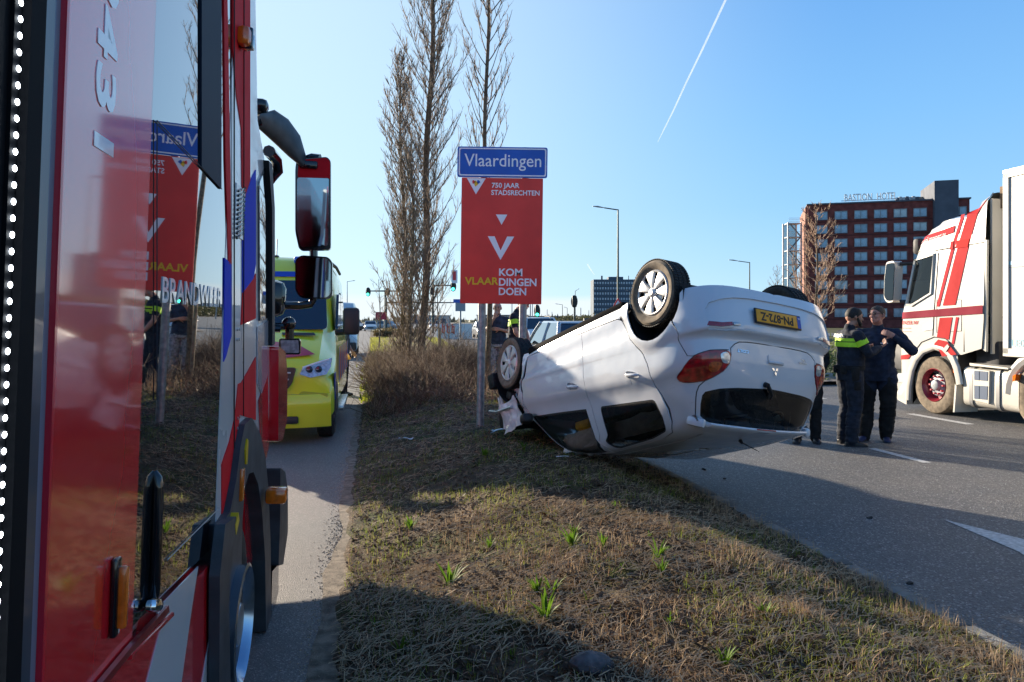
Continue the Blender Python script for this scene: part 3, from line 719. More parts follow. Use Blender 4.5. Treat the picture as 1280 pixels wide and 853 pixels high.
# seats, curtain airbags, steering wheel
CLO = mat('seat_cloth', (.03, .03, .033), .9, noise_amt=.4, noise_scale=40); BAG = mat('airbag_cloth', (.72, .76, .74), .85, noise_amt=.15, noise_scale=14, bump=.3, bscale=20)
for x, y in ((1.35, -.36), (1.35, .36), (.45, -.36), (.45, .36)):
    mb = MB(); mb.rbox((x, y, .62), (.50, .50, .16), .06); mb.rbox((x - .30, y, .92), (.16, .48, .62), .07, ry=-.28); mb.rbox((x - .40, y, 1.30), (.11, .26, .18), .05, ry=-.2); mb.build('seat', CLO, car)
for sg in (-1, 1):
    mb = MB(); rows = []
    for i in range(15):
        x = .05 + 1.75 * i / 14; rows.append([(x + .03 * sin(j * 2.1 + i), sg * (.60 + .05 * noise.noise(Vector((x * 4, j * .9, 3)))) , 1.40 - .022 * j - .10 * (j / 7) * abs(noise.noise(Vector((x * 3.1, j * .4, sg))))) for j in range(8)])
    mb.loft(rows, cap=False, closed=False); mb.build('curtain_airbag', BAG, car)
mb = MB(); mb.ball((1.50, -.50, 1.33), .19, 18, 14, (1.9, .75, .55)); mb.v = [tuple(Vector(v) + noise.noise_vector(Vector(v) * 9) * .05) for v in mb.v]; mb.build('driver_airbag', BAG, car)
mb = MB(); mb.rbox((1.42, -.60, 1.17), (.24, .08, .09), .03); mb.build('yellow_bag', mat('yellow_bag', (.75, .45, .01), .7, noise_amt=.2), car)
mb = MB(); mb.rbox((2.0, 0, .86), (.42, 1.30, .24), .08); mb.build('dashboard', CLO, car)
mb = MB(); 
pts = [(1.62 + .05 * cos(a), .36 + .18 * sin(a), .95 + .17 * cos(a)) for a in [2 * pi * i / 24 for i in range(25)]]
mb.tube(pts, .015, 6); mb.build('steering_wheel', BLK, car)
# crushed nose: engine block, radiator frame, torn fender and bumper strips
mb = MB()
rnd = random.Random(3)
for k in range(48):
    mb.rbox((2.45 + rnd.random() * .70, rnd.uniform(-.68, .66), .26 + rnd.random() * .66), (rnd.uniform(.12, .35), rnd.uniform(.12, .4), rnd.uniform(.08, .3)), .02, rz=rnd.uniform(-.3, .3), rx=rnd.uniform(-.3, .3), ry=rnd.uniform(-.4, .4))
for k in range(14):
    a = Vector((2.4 + rnd.random() * .6, -.52 + rnd.random() * .3, .3 + rnd.random() * .55)); mb.tube([a, a + Vector((rnd.uniform(-.1, .2), rnd.uniform(-.15, .1), rnd.uniform(-.2, .2))), a + Vector((rnd.uniform(-.2, .2), rnd.uniform(-.2, .2), rnd.uniform(-.3, .3)))], .012, 6)
mb.build('engine_bay', mat('engine_grime', (.02, .02, .022), .6, metal=.3, noise_amt=.6, noise_scale=20), car)
def sheet(name, pts3, m, th=.006, amp=.03, seed=0, parent=car, nu=12, nv=8):
    """crumpled sheet metal: bilinear patch over four corners"""
    a, b, c, d = [Vector(p) for p in pts3]; mb = MB(); vs = []
    nrm = (b - a).cross(d - a).normalized()
    for s_ in (0, 1):
        for i in range(nu + 1):
            for j in range(nv + 1):
                u, v = i / nu, j / nv; p = a.lerp(b, u).lerp(d.lerp(c, u), v)
                q = noise.noise_vector(p * 5 + Vector((seed, 0, 0))) * amp + noise.noise_vector(p * 16 + Vector((0, seed, 0))) * amp * .35
                vs.append(p + q + nrm * (-th if s_ else 0))
    K = (nu + 1) * (nv + 1); fs = []
    for s_ in (0, 1):
        for i in range(nu):
            for j in range(nv):
                q = [i * (nv + 1) + j, (i + 1) * (nv + 1) + j, (i + 1) * (nv + 1) + j + 1, i * (nv + 1) + j + 1]; q = [x + s_ * K for x in q]; fs.append(tuple(q[::-1] if s_ else q))
    mb.add(vs, fs); return mb.build(name, m, parent, sharp=25)
sheet('torn_fender', [(2.42, -.80, .70), (2.78, -.80, .74), (2.74, -.74, 1.04), (2.28, -.76, 1.02)], PAINT_W, amp=.045, seed=4, nu=18, nv=14)
sheet('torn_fender', [(2.74, -.80, .62), (2.95, -.72, .60), (2.95, -.66, .95), (2.72, -.72, 1.0)], PAINT_W, amp=.04, seed=9, nu=14, nv=12)
mb = MB(); mb.tube([(2.5, -.80, .80), (2.8, -.82, .80), (3.05, -.78, .74), (3.1, -.5, .70)], [.018, .016, .014, .010], 6); mb.build('trim_strip', SILV, car)
mb = MB(); mb.tube([(2.9, -.82, .99), (3.15, -.75, .98), (3.3, -.55, .90), (3.36, -.2, .82)], [.022, .02, .02, .02], 6, flat=.4); mb.build('bumper_strip', SILV, car)
# remains of the door mirror
mb = MB(); mb.rbox((2.12, -.84, 1.00), (.16, .12, .10), .03, rz=.3); mb.build('mirror_stub', BLK, car)
# ---------------------------------------------------------------- ground, road, path, verge
def nodemat(name):
    m = bpy.data.materials.new(name); m.use_nodes = True; MATS[name] = m; return m, m.node_tree, m.node_tree.nodes['Principled BSDF']
def asphalt(name, base=(.058, .058, .060), warm=(.085, .080, .072), speck=.30, crack=True, scale=1., bd=1.):
    m, nt, b = nodemat(name); N = nt.nodes.new; L = nt.links.new
    tc = N('ShaderNodeTexCoord'); 
    n1 = N('ShaderNodeTexNoise'); n1.inputs['Scale'].default_value = .8; n1.inputs['Detail'].default_value = 8; n1.inputs['Roughness'].default_value = .7; L(tc.outputs['Object'], n1.inputs['Vector'])
    n2 = N('ShaderNodeTexVoronoi'); n2.inputs['Scale'].default_value = 85 * scale; L(tc.outputs['Object'], n2.inputs['Vector'])
    n3 = N('ShaderNodeTexNoise'); n3.inputs['Scale'].default_value = 160 * scale; n3.inputs['Detail'].default_value = 3; L(tc.outputs['Object'], n3.inputs['Vector'])
    mx = N('ShaderNodeMix'); mx.data_type = 'RGBA'; mx.inputs['A'].default_value = (*base, 1); mx.inputs['B'].default_value = (*warm, 1)
    mr = N('ShaderNodeMapRange'); mr.inputs['From Min'].default_value = .35; mr.inputs['From Max'].default_value = .68; L(n1.outputs['Fac'], mr.inputs['Value']); L(mr.outputs[0], mx.inputs['Factor'])
    # aggregate: each stone its own tone, a few pale
    hs = N('ShaderNodeSeparateColor'); L(n2.outputs['Color'], hs.inputs[0])
    rp = N('ShaderNodeValToRGB'); e = rp.color_ramp.elements; e[0].position = 0; e[0].color = (.55, .55, .55, 1); e[1].position = .86; e[1].color = (1.25, 1.25, 1.25, 1)
    q = rp.color_ramp.elements.new(.93); q.color = (2.2, 2.2, 2.15, 1); q = rp.color_ramp.elements.new(.985); q.color = (3.0, 2.95, 2.9, 1); L(hs.outputs[0], rp.inputs[0])
    ml = N('ShaderNodeMix'); ml.data_type = 'RGBA'; ml.blend_type = 'MULTIPLY'; ml.inputs['Factor'].default_value = speck * 3 if speck < .33 else 1; L(mx.outputs['Result'], ml.inputs['A']); L(rp.outputs[0], ml.inputs['B'])
    out = ml
    if crack:
        w = N('ShaderNodeTexNoise'); w.inputs['Scale'].default_value = .55; w.inputs['Detail'].default_value = 5; L(tc.outputs['Object'], w.inputs['Vector'])
        vo = N('ShaderNodeTexVoronoi'); vo.feature = 'DISTANCE_TO_EDGE'; vo.inputs['Scale'].default_value = .16
        ad = N('ShaderNodeVectorMath'); ad.operation = 'MULTIPLY_ADD'; ad.inputs[1].default_value = (1.4, 1.4, 1.4); L(w.outputs['Color'], ad.inputs[0]); L(tc.outputs['Object'], ad.inputs[2]); L(ad.outputs[0], vo.inputs['Vector'])
        cr = N('ShaderNodeMapRange'); cr.inputs['From Min'].default_value = .0; cr.inputs['From Max'].default_value = .004; cr.inputs['To Min'].default_value = .45; cr.inputs['To Max'].default_value = 1; L(vo.outputs['Distance'], cr.inputs['Value'])
        m2 = N('ShaderNodeMix'); m2.data_type = 'RGBA'; m2.blend_type = 'MULTIPLY'; m2.inputs['Factor'].default_value = 1; L(out.outputs['Result'], m2.inputs['A']); L(cr.outputs[0], m2.inputs['B']); out = m2
    L(out.outputs['Result'], b.inputs['Base Color']); b.inputs['Roughness'].default_value = .66; b.inputs['Specular IOR Level'].default_value = .42
    bp = N('ShaderNodeBump'); bp.inputs['Strength'].default_value = .8; bp.inputs['Distance'].default_value = .006 * bd; L(n2.outputs['Distance'], bp.inputs['Height'])
    b2 = N('ShaderNodeBump'); b2.inputs['Strength'].default_value = .6; b2.inputs['Distance'].default_value = .004 * bd; L(n3.outputs['Fac'], b2.inputs['Height']); L(bp.outputs[0], b2.inputs['Normal']); L(b2.outputs[0], b.inputs['Normal'])
    return m
ASPH = asphalt('road_asphalt', (.098, .098, .100), (.135, .128, .118)); PATHM = asphalt('path_asphalt', (.135, .125, .118), (.17, .158, .145), .18, False, 1.5, .45)
def quadsheet(name, poly, z, m, kind='structure', th=.0):
    mb = MB(); vs = [(p[0], p[1], z) for p in poly]; mb.add(vs, [tuple(range(len(vs)))]); o = mb.build(name, m, sharp=None); o['kind'] = kind
    if o.data.polygons[0].normal.z < 0: o.data.flip_normals()
    return o
def rpoly(L): return [rd(a, b) for a, b in L]
GM = mat('far_ground', (.075, .085, .035), .95, noise_amt=.5, noise_scale=.08, col2=(.11, .10, .06), spec=.1, bump=.8, bscale=3)
quadsheet('ground', [(-6000, -300), (6000, -300), (6000, 9000), (-6000, 9000)], -.05, GM)
quadsheet('road', rpoly([(3.06, -12), (12.6, -12), (12.6, 62), (40, 66), (60, 200), (20, 900), (6, 900), (4.6, 110), (4.4, 60), (3.3, 26), (3.06, 12)]), 0, ASPH)
quadsheet('crossing_road', rpoly([(-70, 74), (90, 70), (90, 86), (-70, 92)]), -.008, ASPH)
quadsheet('cycle_path', rpoly([(-4.3, -12), (-.20, -12), (-.20, 150), (-4.3, 150)]), -.004, PATHM)
quadsheet('left_verge', rpoly([(-40, -12), (-4.5, -12), (-4.5, 68), (-60, 68)]), .01, mat('left_grass', (.10, .12, .035), .95, noise_amt=.6, noise_scale=1.1, col2=(.17, .14, .07), bump=.8, bscale=9))
WHT = mat('road_paint', (.62, .62, .60), .6, noise_amt=.35, noise_scale=30, bump=.3, bscale=90, col2=(.36, .36, .35))
def stripe(lat, a0, a1, w=.11, name='lane_marking', z=.004):
    return quadsheet(name, rpoly([(lat - w / 2, a0), (lat + w / 2, a0), (lat + w / 2, a1), (lat - w / 2, a1)]), z, WHT)
for k in range(-2, 11): stripe(6.30, 7.85 + 3.95 * k - (0 if k else 0), 8.85 + 3.95 * k)
for k in range(-1, 9): stripe(9.28, 10.6 + 4.0 * k, 12.0 + 4.0 * k, .16)
# arrow head and shaft on the near lane
ap = [(4.64, 5.6), (4.81, 4.98), (4.97, 4.25), (4.80, 4.35), (4.72, 4.3), (4.72, 2.0), (4.52, 2.0), (4.52, 4.3), (4.42, 4.35), (4.30, 4.2), (4.52, 4.72)]
quadsheet('arrow_marking', rpoly(ap), .004, WHT)
CONC = mat('concrete', (.19, .185, .17), .85, noise_amt=.4, noise_scale=7, bump=.3, bscale=80)
kerb = thing('kerb', None, None, rd(3.03, 0)); struct(kerb); kerb.rotation_euler = (0, 0, ROADROT); del_keys = [k for k in ('label', 'category') if k in kerb]
mbk = MB(); mbk.rbox((0, 0, -.005), (.10, .985, .15), .014); kme = mbk.mesh('kerb_stone'); kme.materials.append(CONC)
for k in range(46):
    o = bpy.data.objects.new('kerb_stone', kme); COL.objects.link(o); o.parent = kerb; o.location = (RNG.uniform(-.004, .004), -6 + k, RNG.uniform(-.006, .006)); o.rotation_euler = (RNG.uniform(-.01, .01), 0, RNG.uniform(-.004, .004))
def verge_h(lat, al):
    w = lat + .2
    h = .27 * ss_(0.0, 1.5, w) * (1 - .86 * ss_(2.0 + .7 * ss_(11, 14, al), 3.17, w)) + .02 * ss_(0, .3, w)
    k = 1 - .5 * ss_(16, 24, al)
    k *= .55 + .45 * ss_(1.0, 4.2, al)
    p = Vector((lat * 1.3, al * 1.3, 0)); b = noise.noise(p) * .035 + noise.noise(p * 3.1) * .018 + noise.noise(p * 9) * .010
    e = ss_(0, .35, w) * ss_(0, .25, 3.2 - w)
    return h * k + b * e
def gz(x, y):
    lat = NV.x * x + NV.y * y; al = DV.x * x + DV.y * y
    return verge_h(lat, al) if -.2 < lat < 2.97 else 0.
def pix(px, py, z=0.):          # the point at height z that the camera sees at that picture position
    Y = (CAMH - z) * 960 / (py - 400); return Vector(((px - 640) / 960 * Y, Y, z))
def pixg(px, py):
    z = .2
    for _ in range(8): p = pix(px, py, z); z = gz(p.x, p.y)
    return pix(px, py, z)
# soil
m, nt, b = nodemat('verge_soil'); N = nt.nodes.new; L = nt.links.new
tc = N('ShaderNodeTexCoord'); n1 = N('ShaderNodeTexNoise'); n1.inputs['Scale'].default_value = 5; n1.inputs['Detail'].default_value = 9; n1.inputs['Roughness'].default_value = .75; L(tc.outputs['Object'], n1.inputs['Vector'])
rp = N('ShaderNodeValToRGB'); e = rp.color_ramp.elements; e[0].position = .30; e[0].color = (.035, .026, .018, 1); e[1].position = .72; e[1].color = (.22, .16, .105, 1)
q = rp.color_ramp.elements.new(.5); q.color = (.105, .076, .05, 1); L(n1.outputs['Fac'], rp.inputs[0])
n2 = N('ShaderNodeTexNoise'); n2.inputs['Scale'].default_value = 1.3; n2.inputs['Detail'].default_value = 4; L(tc.outputs['Object'], n2.inputs['Vector'])
mr = N('ShaderNodeMapRange'); mr.inputs['From Min'].default_value = .52; mr.inputs['From Max'].default_value = .66; L(n2.outputs['Fac'], mr.inputs['Value'])
mx = N('ShaderNodeMix'); mx.data_type = 'RGBA'; mx.inputs['B'].default_value = (.05, .062, .018, 1); L(mr.outputs[0], mx.inputs['Factor']); L(rp.outputs[0], mx.inputs['A']); L(mx.outputs['Result'], b.inputs['Base Color'])
b.inputs['Roughness'].default_value = .95; b.inputs['Specular IOR Level'].default_value = .2
n3 = N('ShaderNodeTexNoise'); n3.inputs['Scale'].default_value = 60; n3.inputs['Detail'].default_value = 5; L(tc.outputs['Object'], n3.inputs['Vector'])
bp = N('ShaderNodeBump'); bp.inputs['Strength'].default_value = .9; bp.inputs['Distance'].default_value = .03; L(n3.outputs['Fac'], bp.inputs['Height']); L(bp.outputs[0], b.inputs['Normal'])
SOIL = m
mb = MB(); nl = 64; al_ = [1.0 + .05 * i for i in range(0, 300)] + [16 + .35 * i for i in range(0, 80)] + [44, 60, 80, 110]; al_ = [-8, -4, -2, 0, .5] + al_
vs = []
for a in al_:
    wid = 3.17 + (.04 * max(0, a - 12)) * (1 if a < 60 else 1)
    for i in range(nl + 1):
        f = i / nl; lat = -.2 + wid * f
        jag = .05 * noise.noise(Vector((a * 2.3, 0, 7))) + .03 * noise.noise(Vector((a * 7, 0, 7)))
        z = verge_h(-.2 + 3.17 * f, a); lt = lat + (jag * (1 - f) ** 8 - (.05 * (1 - f) ** 20))
        if i == 0: z = -.03
        if i == nl: z = -.03
        vs.append(rd(lt, a, z))
fs = [(j * (nl + 1) + i, j * (nl + 1) + i + 1, (j + 1) * (nl + 1) + i + 1, (j + 1) * (nl + 1) + i) for j in range(len(al_) - 1) for i in range(nl)]
mb.add(vs, fs); struct(mb.build('verge', SOIL, sharp=None)); bpy.data.objects['verge'].data.shade_smooth()
# sandy crumbs where the path meets the verge
def blades(name, n, sampler, m, kind='stuff', seed=1, nseg=2, **kw):
    """many thin bent blades in one mesh; sampler(r) -> (x, y, z, height, width, lean, azimuth) """
    r = random.Random(seed); V = np.empty((n * (nseg * 2 + 1), 3), np.float32); F = []; k = 0; o = 0
    for i in range(n):
        s = sampler(r)
        if s is None: continue
        x, y, z, h, w, lean, az = s; ca, sa = cos(az), sin(az); wa = az + pi / 2 + r.uniform(-.6, .6); wx, wy = cos(wa) * w / 2, sin(wa) * w / 2
        for j in range(nseg):
            t = j / nseg; d = lean * t * t * h; hz = h * t * (1 - .35 * min(lean, 1.) * t); ww = 1 - t * .45
            V[o + 2 * j] = (x + ca * d - wx * ww, y + sa * d - wy * ww, z + hz); V[o + 2 * j + 1] = (x + ca * d + wx * ww, y + sa * d + wy * ww, z + hz)
        V[o + 2 * nseg] = (x + ca * lean * h, y + sa * lean * h, z + h * (1 - .35 * min(lean, 1.)))
        for j in range(nseg - 1): F.append((o + 2 * j, o + 2 * j + 1, o + 2 * j + 3, o + 2 * j + 2))
        F.append((o + 2 * nseg - 2, o + 2 * nseg - 1, o + 2 * nseg)); o += nseg * 2 + 1
    me = bpy.data.meshes.new(name); me.from_pydata(V[:o].tolist(), [], F); me.materials.append(m)
    ob = bpy.data.objects.new(name, me); COL.objects.link(ob); ob['kind'] = kind
    for a, b_ in kw.items(): ob[a] = b_
    return ob
def straws(name, n, sampler, m, seed=1, **kw):
    """stalks lying on the ground"""
    r = random.Random(seed); V = []; F = []
    for i in range(n):
        s = sampler(r)
        if s is None: continue
        x, y, z, l, w, az, tilt = s; dx, dy = cos(az) * l / 2, sin(az) * l / 2; px, py = -sin(az) * w / 2, cos(az) * w / 2; dz = tilt * l / 2; o = len(V); c = r.uniform(-.3, .3) * l * .3; bz = r.uniform(0, .2) * l
        V += [(x - dx - px, y - dy - py, z - dz), (x - dx + px, y - dy + py, z - dz + w * .4), (x - dy * c * 3 - px, y + dx * c * 3 - py, z + bz), (x - dy * c * 3 + px, y + dx * c * 3 + py, z + bz + w * .4), (x + dx - px, y + dy - py, z + dz), (x + dx + px, y + dy + py, z + dz + w * .4)]
        F += [(o, o + 1, o + 3, o + 2), (o + 2, o + 3, o + 5, o + 4)]
    me = bpy.data.meshes.new(name); me.from_pydata(V, [], F); me.materials.append(m)
    ob = bpy.data.objects.new(name, me); COL.objects.link(ob); ob['kind'] = 'stuff'
    for a, b_ in kw.items(): ob[a] = b_
    return ob
def leafmat(name, c1, c2, sc=3., tr=.25):
    if name in MATS: return MATS[name]
    m, nt, b = nodemat(name); N = nt.nodes.new; L = nt.links.new
    tc = N('ShaderNodeTexCoord'); n1 = N('ShaderNodeTexNoise'); n1.inputs['Scale'].default_value = sc; n1.inputs['Detail'].default_value = 7; n1.inputs['Roughness'].default_value = .8; L(tc.outputs['Object'], n1.inputs['Vector'])
    mr = N('ShaderNodeMapRange'); mr.inputs['From Min'].default_value = .36; mr.inputs['From Max'].default_value = .64; L(n1.outputs['Fac'], mr.inputs['Value'])
    mx = N('ShaderNodeMix'); mx.data_type = 'RGBA'; mx.inputs['A'].default_value = (*c1, 1); mx.inputs['B'].default_value = (*c2, 1); L(mr.outputs[0], mx.inputs['Factor']); L(mx.outputs['Result'], b.inputs['Base Color'])
    b.inputs['Roughness'].default_value = .6; b.inputs['Specular IOR Level'].default_value = .3
    t = N('ShaderNodeBsdfTranslucent'); L(mx.outputs['Result'], t.inputs[0]); ms = N('ShaderNodeMixShader'); ms.inputs[0].default_value = tr
    L(b.outputs[0], ms.inputs[1]); L(t.outputs[0], ms.inputs[2]); L(ms.outputs[0], nt.nodes['Material Output'].inputs[0]); return m
STRAW = leafmat('dry_straw', (.60, .45, .28), (.34, .235, .135), 30); RUSTY = leafmat('rusty_stalks', (.40, .24, .14), (.23, .14, .08), 9); GREEN = leafmat('fresh_grass', (.15, .23, .025), (.32, .32, .07), 6, .4)
DARKLEAF = leafmat('dead_leaves', (.055, .038, .024), (.12, .08, .048), 14)
def rnd_pt(r, a0, a1, pw=2.2, l0=-.16, l1=2.98):
    al = a0 + (a1 - a0) * r.random() ** pw; lat = r.uniform(l0, l1); return lat, al
def nz(lat, al, s, o=0.): return noise.noise(Vector((lat * s, al * s, o)))
def s_straw(r):
    lat, al = rnd_pt(r, 1.9, 15, 1.9); 
    if nz(lat, al, 1.7, 3) + r.uniform(-.4, .4) < -.15 or (al > 5.6 and r.random() < .72): return None
    p = rd(lat, al); z = verge_h(lat, al); return (p.x, p.y, z + r.uniform(.003, .03), r.uniform(.03, .16), r.uniform(.0022, .0048), r.uniform(0, pi), r.uniform(-.25, .25))
straws('straw_litter', 80000, s_straw, STRAW, 3)
def s_leaf(r):
    lat, al = rnd_pt(r, 1.9, 16, 1.8)
    p = rd(lat, al); z = verge_h(lat, al); return (p.x, p.y, z + r.uniform(.0, .02), r.uniform(.015, .055), r.uniform(.008, .022), r.uniform(0, pi), r.uniform(-.5, .5))
straws('leaf_litter', 22000, s_leaf, DARKLEAF, 5)
def s_stalk(r):
    lat, al = rnd_pt(r, 1.9, 14, 1.7)
    if nz(lat, al, 2.2, 9) + r.uniform(-.35, .35) < .05 or (al > 5.8 and r.random() < .7): return None
    p = rd(lat, al); z = verge_h(lat, al); return (p.x, p.y, z - .005, r.uniform(.02, .085) * (1.15 + 1.3 * nz(lat, al, 2.6, 2)), r.uniform(.002, .0045), r.uniform(.0, .9), r.uniform(0, 2 * pi))
blades('dry_grass', 26000, s_stalk, STRAW, seed=5); blades('dry_grass', 16000, s_stalk, RUSTY, seed=6)
def s_green(r):
    lat, al = rnd_pt(r, 1.9, 16, 1.7)
    g = nz(lat, al, 1.5, 20) + .5 * nz(lat, al, 5, 21) + (.36 if lat < .25 else 0) + (.26 if lat > 1.5 and al < 5.2 else 0) + (.10 if al > 6 else 0)
    if g + r.uniform(-.2, .2) < .16: return None
    p = rd(lat, al); z = verge_h(lat, al); return (p.x, p.y, z - .005, r.uniform(.02, .085), r.uniform(.0025, .005), r.uniform(.1, 1.), r.uniform(0, 2 * pi))
blades('green_grass', 56000, s_green, GREEN, seed=8)
def s_kerbg(r):
    lat = r.uniform(2.72, 2.99); al = 1.9 + 12 * r.random() ** 1.5
    if nz(lat, al, 3, 30) + r.uniform(-.3, .3) < 0: return None
    p = rd(lat, al); z = verge_h(lat, al); return (p.x, p.y, z - .005, r.uniform(.03, .12), r.uniform(.002, .0036), r.uniform(.0, .5), r.uniform(0, 2 * pi))
blades('verge_edge_grass', 5000, s_kerbg, STRAW, seed=12)
# grit and crumbs on both edges and stone chips on the road
def chips(name, n, samp, m, seed):
    r = random.Random(seed); V = []; F = []
    for i in range(n):
        x, y, z, s = samp(r); o = len(V); a = r.uniform(0, 6.28); h = s * r.uniform(.3, .8)
        V += [(x + s * cos(a + k * 2.1) * r.uniform(.6, 1.1), y + s * sin(a + k * 2.1) * r.uniform(.6, 1.1), z) for k in range(3)] + [(x, y, z + h)]; F += [(o, o + 1, o + 3), (o + 1, o + 2, o + 3), (o + 2, o, o + 3)]
    me = bpy.data.meshes.new(name); me.from_pydata(V, [], F); me.materials.append(m); ob = bpy.data.objects.new(name, me); COL.objects.link(ob); ob['kind'] = 'stuff'; return ob
def s_c1(r):
    lat = -.2 - abs(r.gauss(0, .07)); al = 2 + 13 * r.random() ** 1.6; p = rd(lat, al); return p.x, p.y, -.003, r.uniform(.003, .009)
SAND = mat('sandy_grit', (.40, .32, .23), .9, noise_amt=.5, noise_scale=30)
chips('edge_grit', 9000, s_c1, SAND, 2)
def s_c2(r):
    lat = 3.1 + abs(r.gauss(0, .10)); al = 2 + 12 * r.random() ** 1.5; p = rd(lat, al); return p.x, p.y, .0, r.uniform(.003, .010)
chips('kerb_grit', 2500, s_c2, SAND, 4)
def s_c3(r):
    lat = r.uniform(3.1, 9.5); al = 2.5 + 10 * r.random() ** 1.3; p = rd(lat, al); return p.x, p.y, .0, r.uniform(.003, .007)
chips('glass_chips', 1500, s_c3, mat('glass_chip', (.55, .58, .56), .15, spec=.8), 6)
mb = MB(); vs = []     # thin sand apron beside the path
for i in range(60):
    al = 1.5 + .28 * i; w = .07 + .10 * noise.noise(Vector((al * .9, 3, 0))) + .06 * noise.noise(Vector((al * 4, 3, 0))); vs += [rd(-.2 - w, al, -.0005), rd(-.12, al, .004)]
mb.add(vs, [(2 * i, 2 * i + 1, 2 * i + 3, 2 * i + 2) for i in range(59)]); o = mb.build('sand_edge', mat('sand_apron', (.20, .16, .115), .95, noise_amt=.5, noise_scale=12, bump=.5, bscale=90)); struct(o)
for px_, py_, lb_ in ((1086, 648, 'small dark piece of crash debris on the shaded road, left of the arrow'), (1137, 730, 'dark lump of debris on the road near the kerb'), (905, 600, 'black plastic splinter on the road below the spoiler'), (880, 588, 'small black shard beside the kerb under the car')):
    mb = MB(); mb.ball((0, 0, .010), .020, 8, 6, (1.2, .8, .5)); mb.v = [tuple(Vector(v) + noise.noise_vector(Vector(v) * 30 + Vector((px_, 0, 0))) * .018) for v in mb.v]; o = mb.build('debris', mat('debris_black', (.02, .02, .02), .6)); o.location = pix(px_, py_); tag(o, lb_, 'debris')
# green clumps
def tuft(px, py, s, label, dark=0, n=16, seed=0):
    p = pixg(px, py); r = random.Random(seed + int(px * 7 + py)); mb = MB()
    t = thing('green_tuft', label, 'plant', p, group='fresh green clumps in the dry verge')
    for i in range(n):
        a = r.uniform(0, 2 * pi); h = s * r.uniform(.6, 1.1); ln = r.uniform(.15, .8); w = s * r.uniform(.07, .13); d = Vector((cos(a), sin(a), 0)); q = Vector((-sin(a), cos(a), 0)); b0 = d * s * .08
        vs = []
        for k, (tt, ww) in enumerate(((0, .5), (.35, 1.), (.7, .85), (1, .06))):
            c = b0 + d * ln * h * tt ** 1.6 + Vector((0, 0, h * tt * (1 - .25 * ln * tt) - .01)); vs += [c - q * w * ww / 2 + Vector((0, 0, w * .25 * ww)), c, c + q * w * ww / 2 + Vector((0, 0, w * .25 * ww))]
        fs = []
        for k in range(3): o = 3 * k; fs += [(o, o + 1, o + 4, o + 3), (o + 1, o + 2, o + 5, o + 4)]
        mb = MB(); mb.add(vs, fs); mb.build('leaf', leafmat('tuft_green', (.08, .17, .012), (.13, .22, .02), 20, .45), t)
for i, (px, py, s, lb) in enumerate([
    (513, 662, .13, 'small bright green clump near the cycle path edge, farthest left of the clumps'),
    (612, 686, .09, 'very small green clump alone in the brown grass, below the signpost'),
    (715, 684, .14, 'broad green clump beside a second one, in front of the car window'),
    (718, 668, .09, 'little green sprig just behind the broad clump'),
    (754, 683, .11, 'green clump just right of the broad clump pair'),
    (823, 698, .12, 'dark green clump in the shade in front of the rear wheel'),
    (562, 734, .16, 'largest bright green clump, left side of the sunlit grass'),
    (672, 742, .11, 'green clump in the sun, left one of two side by side'),
    (690, 741, .11, 'green clump in the sun, right one of two side by side'),
    (682, 775, .15, 'tall bright green clump nearest the middle, just in front of the pair'),
    (828, 716, .09, 'low yellow green sprig just below the dark clump'),
    (1017, 718, .08, 'small green sprig close to the road kerb'),
    (768, 634, .07, 'dark green tuft in the shade below the car roof'),
    (606, 572, .15, 'dark tuft in deep shade beside the signpost foot'),
    (655, 562, .11, 'dark tuft in the shade in front of the crushed nose'),
    (812, 671, .05, 'tiny green tuft at the edge of the shadow'),
    (470, 788, .08, 'small green clump at the lower left beside the path'),
    (735, 752, .06, 'tiny sprig right of the paired clumps in the sun'), (955, 770, .09, 'low yellow green clump in the sunlit grass at lower right'), (1080, 790, .08, 'small green clump at the sunlit right edge of the verge'), (905, 832, .10, 'green clump at the bottom edge, right of the grey stone'),
    (640, 822, .07, 'small dark green clump in the fire engine shade near the bottom'), (500, 815, .09, 'green weed clump in the shade low down on the left'), (838, 780, .07, 'small clump in the sun above and right of the stone'), (780, 712, .05, 'tiny sprig at the shadow edge left of the low yellow sprig')]): tuft(px, py, s, lb, n=15 if s > .08 else 9)
# stone and rubbish
mb = MB(); mb.ball((0, 0, .02), .085, 14, 9, (1.15, .8, .55)); mb.v = [tuple(Vector(v) * (1 + .25 * noise.noise(Vector(v) * 14)) + noise.noise_vector(Vector(v) * 30) * .006) for v in mb.v]
p = pixg(743, 836); o = mb.build('stone', mat('grey_stone', (.10, .10, .105), .8, noise_amt=.4, noise_scale=20, bump=.4)); o.location = p; tag(o, 'round grey stone lying half in shade at the bottom of the verge', 'stone')
def scrap(px, py, w, d, h, label, col, seed):
    mb = MB(); nu = 8; vs = []
    for i in range(nu + 1):
        for j in range(nu + 1):
            u, v = i / nu - .5, j / nu - .5; q = Vector((u * w, v * d, 0)); vs.append(q + noise.noise_vector(q * 12 + Vector((seed, 0, 0))) * h + Vector((0, 0, h * .8)))
    mb.add(vs, [(i * (nu + 1) + j, (i + 1) * (nu + 1) + j, (i + 1) * (nu + 1) + j + 1, i * (nu + 1) + j + 1) for i in range(nu) for j in range(nu)])
    o = mb.build('litter', mat('paper_%d' % seed, col, .7, noise_amt=.15, noise_scale=8), sharp=25); o.location = pixg(px, py) + Vector((0, 0, .02)); tag(o, label, 'litter')
scrap(506, 553, .19, .11, .04, 'flat scrap of white paper lying on the shaded grass left of the sign', (.55, .57, .6), 1)
scrap(548, 486, .24, .16, .16, 'crumpled pale plastic bag caught in the brown thicket', (.6, .58, .66), 2)
scrap(703, 575, .12, .03, .02, 'thin bent white trim piece on the grass under the car roof', (.6, .6, .6), 3)
